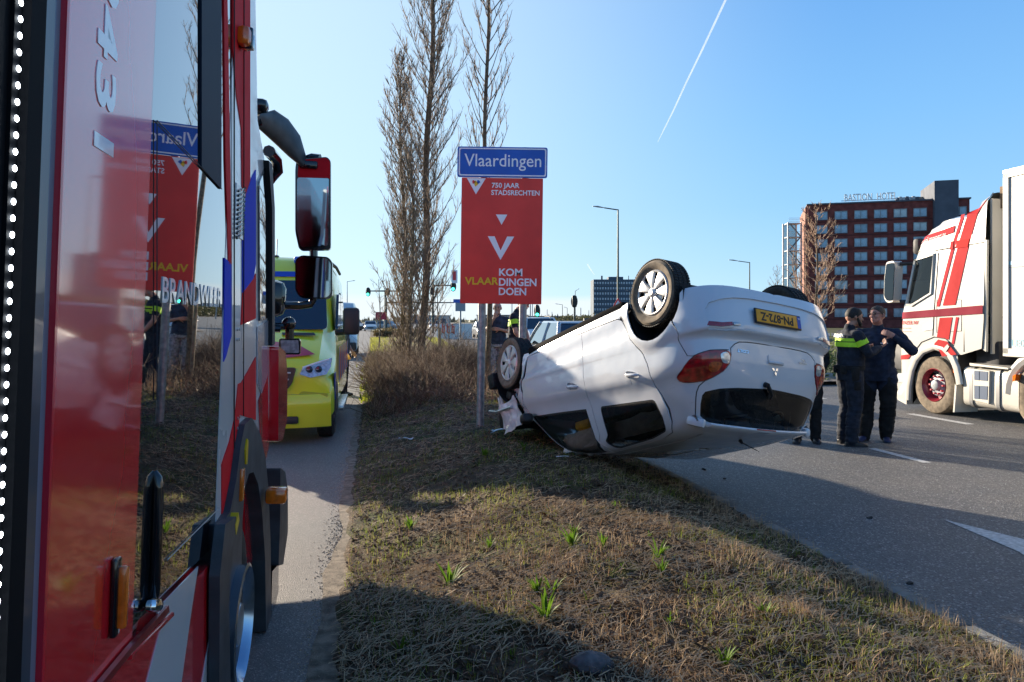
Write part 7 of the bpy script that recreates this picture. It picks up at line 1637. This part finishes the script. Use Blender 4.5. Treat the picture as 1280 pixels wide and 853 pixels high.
for k in range(4): mb.tube([(.35 + .1 * k, yb, 1.7), (.5 + .1 * k, yb - .35, 1.25 - .05 * k), (.7 + .1 * k, yb - .75, 1.5)], .022, 6)
mb.build('air_hose', TD, lor)
P0 = [(1272 - 0, 517)]
truck_wheel(lor, (.19, tq(1300, 500)[0], .505), -1)
mb = MB(); ys = tq(1300, 500)[0]; mb.tube([(.08, ys + .62 * cos(a), .505 + .62 * sin(a)) for a in [pi * i / 14 for i in range(15)]], .09, 8); mb.build('rear_fender', TW, lor)
# mirror, air deflector side fin, top box between
mb = MB(); c0 = tq(1120, 352); PM_ = TQ([(1113, 373), (1113.6, 350), (1116, 328), (1126, 326), (1127, 335), (1126, 352), (1125, 378), (1117, 379)]); mb.prism(round_poly(PM_, .06), -.14, .03, 'X'); mr_ = mb.build('mirror_housing', TW, lor)
mb = MB(); mb.prism(round_poly([(p[0] * .90 + c0[0] * .10 - .01, p[1] * .90 + c0[1] * .10) for p in PM_], .04), -.152, -.141, 'X'); mb.build('mirror_glass', mat('dark_mirror', (.06, .07, .08), .05, metal=1.), mr_)
for py in (330, 377): y, z = tq(1128, py); mb = MB(); mb.tube([(-.04, y + .02, z), (.14, y - .10, z)], .035, 6); mb.build('mirror_arm', TD, mr_)
mb = MB(); y, z = tq(1137, 308); mb.rbox((.22, y + .02, z), (.2, .16, .30), .06); mb.build('wide_angle_mirror', TD, lor)
side('fin', [(1229.5, 300), (1232, 300), (1231, 440), (1227, 437)], TW, .02, .06); 
mb = MB(); mb.box((WT / 2, yb - .25, 3.62), (1.9, .5, .35)); mb.build('cooling_unit_top', mat('brown_mesh', (.16, .11, .07), .9, noise_amt=.6, noise_scale=5), lor)
# trailer
tr_ = thing('lorry_trailer', 'white box trailer with a pale blue line and FLE08 lettering behind the lorry cab', 'trailer', rd(LAT, 11.93), ROADROT)
ya = tq(1256, 330)[0]; zt2 = tq(1256, 213.5)[1]; zb2 = tq(1256, 446)[1]
mb = MB(); mb.rbox((1.27, ya - 6.75, (zt2 + zb2) / 2), (2.56, 13.5, zt2 - zb2), .02); mb.build('box_body', TT, tr_, sharp=30)
for z in (zt2 - .06, zb2 + .07): mb = MB(); mb.box((-.02, ya - 6.75, z), (.03, 13.5, .12)); mb.build('edge_rail', ALU, tr_)
mb = MB(); mb.box((-.02, ya - .05, (zt2 + zb2) / 2), (.03, .10, zt2 - zb2 - .1)); mb.build('corner_post', TT, tr_)
def ts(nm, L, m, x0=-.016, x1=.0): P = TQ(L); mb = MB(); mb.prism(P, x0, x1, 'X'); return mb.build(nm, m, tr_)
LB = mat('pale_blue_line', (.22, .46, .58), .4); ts('blue_line', [(1256.5, 327.5), (1330, 321), (1330, 327), (1256.5, 332)], LB); ts('dark_line', [(1256.5, 334.2), (1330, 329.5), (1330, 331), (1256.5, 335.4)], mat('thin_dark', (.1, .12, .15), .5))
(a, z0), (b, z1) = tq(1255.2 + 0, 424.5), tq(1281, 433); M = Matrix.Translation((-.0125, 0, 0)) @ Matrix(((0, 0, -1, 0), (-1, 0, 0, 0), (0, 1, 0, 0), (0, 0, 0, 1)))
a0, b0 = tq(1260.5, 429)[0], tq(1287, 429)[0]; fit_text('lettering', 'FLE08', -a0, -b0, tq(1262, 433)[1], tq(1262, 424.5)[1], M, LB, tr_, 0, .004)
mb = MB(); mb.rbox((1.27, ya + .22, 2.9), (1.9, .45, 1.5), .08); mb.build('cooling_unit', TT, tr_)
mb = MB(); mb.box((1.27, ya - 6.5, zb2 - .12), (1.0, 12.5, .2)); mb.build('chassis', TD, tr_)
for k in range(3): truck_wheel(tr_, (.2, ya - 9.0 - 1.3 * k, .505), -1, red=False)
# ---------------------------------------------------------------- people
SKIN = mat('skin', (.50, .27, .19), .55, noise_amt=.12, noise_scale=30); SKINT = mat('tanned_skin', (.42, .21, .14), .55, noise_amt=.12, noise_scale=30); HAIRD = mat('dark_hair', (.022, .016, .013), .7, noise_amt=.4, noise_scale=60); HAIRG = mat('brown_hair', (.075, .05, .035), .7, noise_amt=.4, noise_scale=60)
NAVY = mat('navy_cloth', (.018, .026, .052), .9, noise_amt=.35, noise_scale=14, bump=.4, bscale=22); POL = mat('police_cloth', (.012, .017, .030), .85, noise_amt=.4, noise_scale=16, bump=.4, bscale=24); BLKC = mat('black_cloth', (.012, .011, .011), .9, noise_amt=.4, noise_scale=12, bump=.4, bscale=20)
HV = mat('hi_vis_yellow', (.50, .84, .03), .6, noise_amt=.1, noise_scale=20, emit=(.42, .72, .02), es=0.); REF = mat('reflective_grey', (.42, .44, .45), .4, metal=.3); SHOE = mat('shoe_black', (.012, .012, .013), .4); TEE = mat('slate_shirt', (.035, .05, .085), .9, noise_amt=.3, noise_scale=14, bump=.3, bscale=20); LTR = mat('pale_trousers', (.30, .31, .34), .9, noise_amt=.5, noise_scale=25)
class Body:
    """one continuous skin: tapered limbs and shaped rings are fused by a voxel remesh; cloth regions by nearest limb"""
    def __init__(s): s.mb = MB(); s.smp = []; s.mats = []
    def mi(s, m):
        if m not in s.mats: s.mats.append(m)
        return s.mats.index(m)
    def limb(s, pts, rs, m, n=12, flat=1.):
        s.mb.tube(pts, rs, n, flat=flat); i = s.mi(m); P = [Vector(p) for p in pts]
        for a, b, ra, rb in zip(P, P[1:], rs, rs[1:]):
            k = max(2, int((b - a).length / .02))
            for j in range(k + 1): t = j / k; s.smp.append((*a.lerp(b, t), ra + (rb - ra) * t, i))
        for p, r in ((P[0], rs[0]), (P[-1], rs[-1])): s.mb.ball(p, r * .98, n, 6)
    def rings(s, L, m, n=20, fwd=(0, 1, 0)):
        """L: (centre, half-width, half-depth)"""
        R = []; i = s.mi(m) if not isinstance(m, list) else None
        for k, (c, w, d) in enumerate(L):
            c = Vector(c); R.append([c + s.rt * (w * cos(a) * abs(cos(a)) ** -.15 if abs(cos(a)) > .01 else 0) + s.fw * (d * sin(a)) for a in [2 * pi * j / n + .01 for j in range(n)]])
        s.mb.loft(R)
        for k, ((c, w, d), (c2, w2, d2)) in enumerate(zip(L, L[1:])):
            ii = s.mi(m[min(k, len(m) - 1)]) if i is None else i
            for t in (0, .33, .66, 1):
                p = Vector(c).lerp(Vector(c2), t); ww, dd = w + (w2 - w) * t, d + (d2 - d) * t
                for q in (-.6, -.3, 0, .3, .6): s.smp.append((*(p + s.rt * ww * q), dd * (1 - .4 * abs(q)), ii))
    def build(s, name, parent, voxel=.0085):
        me = s.mb.mesh('b'); o = bpy.data.objects.new('b', me); COL.objects.link(o); md = o.modifiers.new('r', 'REMESH'); md.mode = 'VOXEL'; md.voxel_size = voxel; sm = o.modifiers.new('s', 'SMOOTH'); sm.factor = .5; sm.iterations = 3
        dg = bpy.context.evaluated_depsgraph_get(); m2 = bpy.data.meshes.new_from_object(o.evaluated_get(dg)); bpy.data.objects.remove(o)
        C = np.empty(len(m2.polygons) * 3); m2.polygons.foreach_get('center', C); C = C.reshape(-1, 3); S_ = np.array(s.smp); best = np.full(len(C), 1e9); idx = np.zeros(len(C), int)
        for k in range(len(S_)):
            d = np.sqrt(((C - S_[k, :3]) ** 2).sum(1)) - S_[k, 3]; u = d < best; best[u] = d[u]; idx[u] = int(S_[k, 4])
        m2.materials.clear()
        for m in s.mats: m2.materials.append(m)
        cl_ = [('skin' not in m.name) for m in s.mats]; vm = np.zeros(len(m2.vertices), bool)
        for p, i_ in zip(m2.polygons, idx):
            if cl_[i_]:
                for v_ in p.vertices: vm[v_] = True
        nr = [v.normal.copy() for v in m2.vertices]
        for v in m2.vertices:
            if vm[v.index]:
                c = v.co; f_ = noise.noise(Vector((c.x * 5, c.y * 5, c.z * 15))) * .011 + noise.noise(Vector((c.x * 16 + c.z * 9, c.y * 16, c.z * 20))) * .006 + (.006 * noise.noise(Vector((c.x * 9, c.y * 9, c.z * 46))) if c.z < .6 else 0)
                v.co = c + nr[v.index] * f_
        m2.polygons.foreach_set('material_index', idx.astype(np.int32)); m2.shade_smooth(); m2.name = name
        ob = bpy.data.objects.new(name, m2); COL.objects.link(ob); ob.parent = parent; return ob
def hand(B, wrist, d, palm_n, m, curl=.5, L=.185, thumb=1):
    """palm box plus four unequal bent fingers and a side thumb; d: pointing direction, palm_n: palm normal"""
    w = Vector(wrist); d = Vector(d).normalized(); n = Vector(palm_n); n = (n - d * n.dot(d)).normalized(); s_ = d.cross(n)
    pl = L * .5
    for q in (-.9, -.3, .3, .9): B.limb([w + s_ * q * .022, w + d * pl + s_ * q * .034], [.015, .0135], m, 8)
    for q, fl in ((-1.05, .80), (-.35, .96), (.35, 1.0), (1.05, .90)):
        p = w + d * pl + s_ * q * .030; v = d; pts = [p]
        for k in range(3): v = (v * cos(curl * .9) + n * sin(curl * .9)).normalized(); pts.append(pts[-1] + v * L * .5 * fl * (.42, .33, .25)[k])
        B.limb(pts, [.0098, .0092, .0086, .0075], m, 8)
    t0 = w + d * .025 + s_ * thumb * .028; v = (d * .6 + s_ * thumb * .75 + n * .3).normalized(); t1 = t0 + v * .042; v2 = (v + d * .7 + n * .4).normalized(); B.limb([t0, t1, t1 + v2 * .030], [.0125, .0115, .0095], m, 8)
def person(loc, rz, pose, cl, label, hair=None, build=1., H=1.80, name='person', beard=False, glasses=False, shoes=SHOE, group=None):
    """pose: head (yaw, pitch), arms [(elbow), (wrist), hand dir, palm normal, curl], legs [(knee), (ankle), toe yaw]; local x right, y forward"""
    k = H / 1.80; t = thing(name, label, 'person', loc, rz, group); B = Body(); B.rt = Vector((1, 0, 0)); B.fw = Vector((0, 1, 0)); b = build
    ln = pose.get('lean', 0.); 
    def V(x, y, z): return Vector((x * k, (y + ln * max(0, z - .9)) * k, z * k))
    tr, top, sk, sl = cl['trousers'], cl['top'], cl['skin'], cl.get('sleeve', cl['top'])
    hem = pose.get('hem', .88)
    B.rings([(V(0, 0, .84), .165 * b * k, .125 * b * k), (V(0, 0, .93), .172 * b * k, .13 * b * k), (V(0, 0, hem + .12), .160 * b * k, .122 * b * k)], tr)
    B.rings([(V(0, .0, hem), .176 * b * k, .137 * b * k), (V(0, .01, 1.05), .165 * b * k, .135 * b * k), (V(0, .01, 1.20), .172 * b * k, .132 * b * k), (V(0, 0, 1.33), .188 * b * k, .130 * b * k), (V(0, -.01, 1.42), .185 * b * k, .108 * b * k), (V(0, -.015, 1.475), .120 * k, .080 * k), (V(0, -.01, 1.51), .072 * k, .070 * k)], top)
    hc = V(0, .035, 1.665) + Vector(pose.get('head_off', (0, 0, 0))); yaw, pit = pose.get('head', (0, 0)); HM = Matrix.Translation(hc) @ Matrix.Rotation(yaw, 4, 'Z') @ Matrix.Rotation(pit, 4, 'X')
    B.limb([V(0, -.015, 1.46), V(0, .0, 1.55), hc + Vector((0, -.01, -.06))], [.066 * k, .060 * k, .058 * k], sk, 14)
    B.limb([V(0, -.015, 1.45), V(0, -.01, 1.515)], [.082 * k, .073 * k], top, 14)
    def h(x, y, z): return HM @ Vector((x * k, y * k, z * k))
    for c, r in (((0, -.018, .035), .088), ((0, .012, .030), .082), ((0, -.035, .01), .080), ((0, .020, -.025), .066), ((0, .040, -.065), .050), ((.026, .030, -.055), .042), ((-.026, .030, -.055), .042), ((0, .066, -.088), .026), ((0, .078, .028), .028), ((.034, .068, .022), .022), ((-.034, .068, .022), .022), ((.04, .062, -.02), .026), ((-.04, .062, -.02), .026)):
        p = h(*c); B.mb.ball(p, r * k, 16, 12); B.smp.append((*p, r * k, B.mi(sk)))
    B.limb([h(0, .088, .012), h(0, .104, -.016), h(0, .110, -.026)], [.009, .0125, .0135], sk, 8); B.limb([h(-.020, .092, -.052), h(.020, .092, -.052)], [.0085, .0085], sk, 8); B.limb([h(-.016, .090, -.064), h(.016, .090, -.064)], [.009, .009], sk, 8)
    for s in (-1, 1): B.limb([h(s * .083, -.005, .020), h(s * .090, -.012, .005), h(s * .084, .0, -.025)], [.013, .014, .009], sk, 8)
    for s, (el, wr, hd, pn, cu) in zip((-1, 1), pose['arms']):
        sh = V(s * .185 * b, -.01, 1.415); el = V(*el); wr = V(*wr); bare = cl.get('bare_arms')
        B.limb([V(s * .10, -.01, 1.43), sh], [.07 * k, .070 * k], top)
        if bare: md = sh.lerp(el, .55); B.limb([sh, md], [.068 * k * b, .060 * k * b], sl); B.limb([md, el], [.047 * k, .040 * k], sk); B.limb([el, el.lerp(wr, .4), wr], [.042 * k, .041 * k, .027 * k], sk)
        else: B.limb([sh, sh.lerp(el, .5), el], [.068 * k * b, .059 * k * b, .050 * k * b], sl); B.limb([el, el.lerp(wr, .45), el.lerp(wr, .93)], [.051 * k * b, .048 * k * b, .037 * k], sl)
        B.limb([el.lerp(wr, .85), wr], [.029 * k, .027 * k], sk); hand(B, wr, hd, pn, sk, cu, .19 * k, -s)
    sh_o = []
    for s, (kn, an, ty) in zip((-1, 1), pose['legs']):
        hip = V(s * .092 * b, 0, .90); kn = V(*kn); an = V(*an)
        B.limb([hip, hip.lerp(kn, .45), kn], [.104 * k * b, .098 * k * b, .082 * k * b], tr, 14); B.limb([kn, kn.lerp(an, .35) + Vector((0, -.012, 0)), an.lerp(kn, .25), an.lerp(kn, .12), an + Vector((0, 0, -.03))], [.082 * k * b, .080 * k * b, .076 * k * b, .070 * k * b, .074 * k], tr, 14)
        d = Vector((sin(ty), cos(ty), 0)); mb = MB(); c = Vector((an.x, an.y, 0)); q = Vector((d.y, -d.x, 0)); L = []
        for f, w, z1 in ((-.075, .030, .055), (-.05, .040, .085), (.02, .042, .090), (.08, .046, .066), (.14, .048, .050), (.175, .036, .040), (.195, .018, .030)):
            L.append([c + d * f * k + q * (w * cos(a)) + Vector((0, 0, .012 + (z1 - .012) * (.5 + .5 * sin(a)) * 1. if sin(a) > -.3 else .004)) for a in [2 * pi * j / 12 for j in range(12)]])
        mb.loft(L); so = mb.build('shoe', shoes, t, sharp=50)
        mb = MB(); P0 = [c + d * f * k + q * w for f, w in ((-.08, -.03), (.02, -.045), (.12, -.052), (.19, -.025), (.20, 0), (.19, .025), (.12, .052), (.02, .045), (-.08, .03))]; mb.loft([[p for p in P0], [p + Vector((0, 0, .018)) for p in P0]]); mb.build('sole', mat('sole', (.03, .03, .035), .7), so)
    B.build('body', t)
    for s in (-1, 1): mb = MB(); mb.ball(h(s * .032, .086, .016), .0105 * k, 10, 8); mb.build('eye', mat('eye_dark', (.02, .015, .012), .2), t); mb = MB(); mb.tube([h(s * .016, .102, .036), h(s * .036, .097, .041), h(s * .052, .082, .036)], [.004, .005, .003], 5); mb.build('eyebrow', hair[0] if hair else HAIRG, t)
    if hair:
        hm, zc, r = hair; mb = MB(); n = 26; rg = []
        for i in range(11):
            th = radians(8 * i * 1.35); ring = []
            for j in range(n):
                a = 2 * pi * j / n; back = -sin(a); lim = 1.0 + .22 * max(0, back) if back > -.15 else max(.58, 1 + (back + .15) * .50); tt = th * lim * zc; rr = r * (1 + .03 * noise.noise(Vector((cos(a) * 3, sin(a) * 3, i * .5))))
                ring.append(h(rr * .93 * sin(tt) * cos(a), rr * 1.10 * sin(tt) * sin(a) - .010, .030 + rr * 1.02 * cos(tt)))
            rg.append(ring)
        mb.loft(rg, cap=False); ho = mb.build('hair', hm, t, sharp=60)
    if beard:
        mb = MB(); 
        for s in (-1, 1): mb.tube([h(s * .078, .018, -.005), h(s * .070, .040, -.05), h(s * .045, .070, -.085), h(0, .088, -.096)], [.012, .020, .024, .024], 8)
        mb.tube([h(-.03, .098, -.046), h(0, .104, -.040), h(.03, .098, -.046)], [.006, .008, .006], 6); mb.build('beard', HAIRD, t, kind='stuff') if False else mb.build('beard', HAIRD, t)
    if glasses:
        mb = MB()
        for s in (-1, 1): mb.tube([h(s * .034 + .020 * cos(a), .106, .014 + .014 * sin(a)) for a in [2 * pi * j / 14 for j in range(15)]], .0022, 4); mb.tube([h(s * .054, .104, .018), h(s * .086, .0, .022)], .0025, 4)
        mb.tube([h(-.012, .108, .016), h(.012, .108, .016)], .0022, 4); mb.build('glasses', BLK, t)
    t['_h'] = 0; del t['_h']
    return t, V, h
def band(t, V, z0, z1, b, m, name='hi_vis_band', w=.190, d=.134, e=.012, arm=None):
    """strip of cloth round the trunk"""
    mb = MB(); rg = []
    for z, q in ((z0, 0), (z0, 1), (z1, 1), (z1, 0)):
        f = 1 + e / w * q
        c = V(0, .0, z); rg.append([c + Vector((w * b * f * cos(a) * abs(cos(a)) ** -.15 if abs(cos(a)) > .01 else 0, d * b * f * sin(a), 0)) for a in [2 * pi * j / 28 + .01 for j in range(28)]])
    mb.loft(rg, cap=False); return mb.build(name, m, t, sharp=40)
def cuff(t, a, b, r, m, name='sleeve_band'):
    mb = MB(); mb.tube([a, b], r, 14); return mb.build(name, m, t, sharp=40)
# officer on the road: back three-quarter, facing right towards the man in the navy sweater
op = pixg(1062, 556); op.z = 0
R_off = radians(-84)     # local +y looks to the right and a little away
off_pose = dict(head=(-.22, -.10), head_off=(0, .015, -.01), lean=.02, arms=[((-.25, .05, 1.17), (-.13, .27, 1.20), (.6, .6, .25), (0, -.3, 1), .9), ((.26, .10, 1.19), (.14, .33, 1.27), (-.3, .8, .3), (-.5, 0, .8), .8)], legs=[((-.11, .03, .50), (-.13, -.02, .09), -.35), ((.11, .02, .50), (.15, -.06, .09), .25)], hem=.99)
t, V, h = person(op, R_off, off_pose, dict(trousers=POL, top=POL, skin=SKINT), 'police officer in dark uniform with yellow chest band, standing on the road', (HAIRD, 1.0, .099), 1.14, 1.83, beard=True)
band(t, V, 1.275, 1.335, 1.14, HV); band(t, V, 1.345, 1.385, 1.14, HV); band(t, V, 1.335, 1.345, 1.14, POL, 'dark_band')
for s, el in ((-1, (-.25, .05, 1.17)), (1, (.26, .10, 1.19))):
    sh = V(s * .20, -.01, 1.415); e_ = V(*el); cuff(t, sh.lerp(e_, .22), sh.lerp(e_, .50), .080, HV)
band(t, V, .985, 1.035, 1.14, BLKC, 'duty_belt', .168, .137, .016)
for (x, y, z, sx, sy, sz, nm) in ((.19, -.03, .93, .06, .10, .19, 'holster'), (-.19, .02, .95, .06, .09, .15, 'pouch'), (.10, -.14, .98, .09, .06, .11, 'pouch'), (-.08, -.145, .98, .08, .06, .10, 'pouch'), (0, .15, 1.0, .10, .05, .09, 'pouch'), (.205, -.01, .78, .05, .09, .12, 'leg_pouch')):
    mb = MB(); mb.rbox(V(x, y, z), (sx, sy, sz), .02); mb.build(nm, BLKC, t)
for (x, y, z, sx, sz) in ((-.10, .150, 1.27, .09, .14), (.10, .150, 1.26, .08, .12), (.0, .15, 1.14, .16, .12)): mb = MB(); mb.rbox(V(x, y, z), (sx, .05, sz), .018); mb.build('chest_pouch', BLKC, t)
mb = MB(); mb.tube([V(-.12, .17, 1.40), V(-.12, .175, 1.30)], .016, 8); mb.tube([V(-.13, .17, 1.40), V(-.13, .17, 1.46)], .005, 5); mb.build('radio', BLK, t)
M_ = Matrix.Translation(V(0, -.158, 1.415)) @ Matrix.Rotation(radians(72), 4, 'X'); text('back_lettering', 'POLITIE', .062, M_, REF, t, .004, .001, 1.1)
mb = MB(); mb.rbox(V(.155, .04, .66), (.03, .09, .05), .01); mb.build('knee_light', mat('small_blue_lamp', (.10, .35, .7), .3), t)
# man in navy sweater facing the officer, left of camera
mp = pixg(1097, 551); mp.z = 0
man_pose = dict(head=(-.55, .04), head_off=(0, .02, 0), arms=[((-.42, .04, 1.20), (-.20, .20, 1.40), (.75, .45, .35), (.3, -1, 0), 1.25), ((.25, .04, 1.16), (.14, .22, 1.20), (-.5, .7, .1), (-.3, 0, 1), .8)], legs=[((-.13, .04, .50), (-.10, .0, .09), -.2), ((.13, .03, .50), (.15, .07, .09), .3)], hem=.80)
t, V, h = person(mp, radians(150), man_pose, dict(trousers=BLKC, top=NAVY, skin=mat('ruddy_skin', (.52, .24, .18), .55, noise_amt=.12, noise_scale=30)), 'heavy man with glasses in a navy sweater and black trousers, talking to the officer', (HAIRG, 1.0, .098), 1.24, 1.85, glasses=True, shoes=mat('navy_shoe', (.02, .03, .09), .6))
mb = MB(); mb.box(V(-.09, .160, 1.30), (.09, .004, .014)); mb.build('chest_print', SGW, t)
# third person half hidden by the car
tp = pixg(1010, 553); tp.z = 0
t, V, h = person(tp, radians(170), dict(head=(0, .1), arms=[((-.24, .02, 1.15), (-.16, .14, .98), (.5, .5, -.3), (0, -1, 0), .7), ((.24, .02, 1.15), (.20, .12, .92), (0, .3, -1), (-1, 0, 0), .6)], legs=[((-.10, .03, .50), (-.10, 0, .09), 0), ((.10, .03, .50), (.16, .05, .09), .2)], hem=.66), dict(trousers=BLKC, top=BLKC, skin=SKIN), 'person in a long black coat, only legs and hem showing beside the car spoiler', (HAIRD, .85, .101), 1.0, 1.74)
# man in dark shirt behind the sign with a hand at his chin
qp = Vector(((622 - 640) / 960 * 16.0, 16.0, 0)); qp.z = gz(qp.x, qp.y)
t, V, h = person(qp, radians(176), dict(head=(0, -.02), arms=[((-.27, .10, 1.16), (-.06, .20, 1.22), (1, .1, .1), (0, -1, 0), .5), ((.22, .14, 1.20), (.05, .19, 1.47), (-.35, 0, 1), (0, -1, 0), .9)], legs=[((-.10, .02, .50), (-.12, 0, .09), 0), ((.10, .02, .50), (.12, 0, .09), .1)], hem=.95), dict(trousers=LTR, top=TEE, skin=SKIN, bare_arms=True), 'man in slate blue shirt and pale trousers, hand at chin, between the signposts', None, 1.10, 1.74)
# officer behind the second signpost, bending forward
bp2 = Vector(((643.5 - 640) / 960 * 14.6, 14.6, 0)); bp2.z = gz(bp2.x, bp2.y)
t, V, h = person(bp2, radians(-110), dict(head=(.1, -.35), head_off=(0, .06, -.01), lean=.10, arms=[((-.24, .10, 1.16), (-.17, .22, .93), (.2, .5, -.9), (1, 0, 0), .5), ((.24, .08, 1.15), (.16, .24, .93), (-.1, .5, -.9), (-1, 0, 0), .5)], legs=[((-.10, .05, .50), (-.11, 0, .09), 0), ((.10, .03, .50), (.12, 0, .09), .1)], hem=.97), dict(trousers=POL, top=POL, skin=SKIN, bare_arms=True), 'police officer with bare forearms and yellow band, bending behind the right signpost', (HAIRD, .85, .101), 1.08, 1.90)
band(t, V, 1.255, 1.325, 1.08, HV); band(t, V, 1.345, 1.375, 1.08, HV)
for s, el in ((-1, (-.24, .10, 1.16)), (1, (.24, .08, 1.15))): sh = V(s * .20, -.01, 1.415); e_ = V(*el); cuff(t, sh.lerp(e_, .18), sh.lerp(e_, .48), .076, HV)
# person beside the ambulance, hidden but for a forearm
ap_ = rd(-.62, 17.2)
t, V, h = person(ap_, radians(-90), dict(head=(0, 0), arms=[((-.24, .02, 1.16), (-.22, .16, .95), (0, .6, -.8), (1, 0, 0), .8), ((.25, .0, 1.15), (.24, .12, .93), (0, .5, -.9), (-1, 0, 0), .8)], legs=[((-.10, .02, .50), (-.10, 0, .09), 0), ((.10, .02, .50), (.10, 0, .09), 0)], hem=.95), dict(trousers=POL, top=TEE, skin=SKIN, bare_arms=True), 'person behind the ambulance, only a bare forearm and hand showing beside its mirror', (HAIRD, .85, .101), 1.0, 1.78)
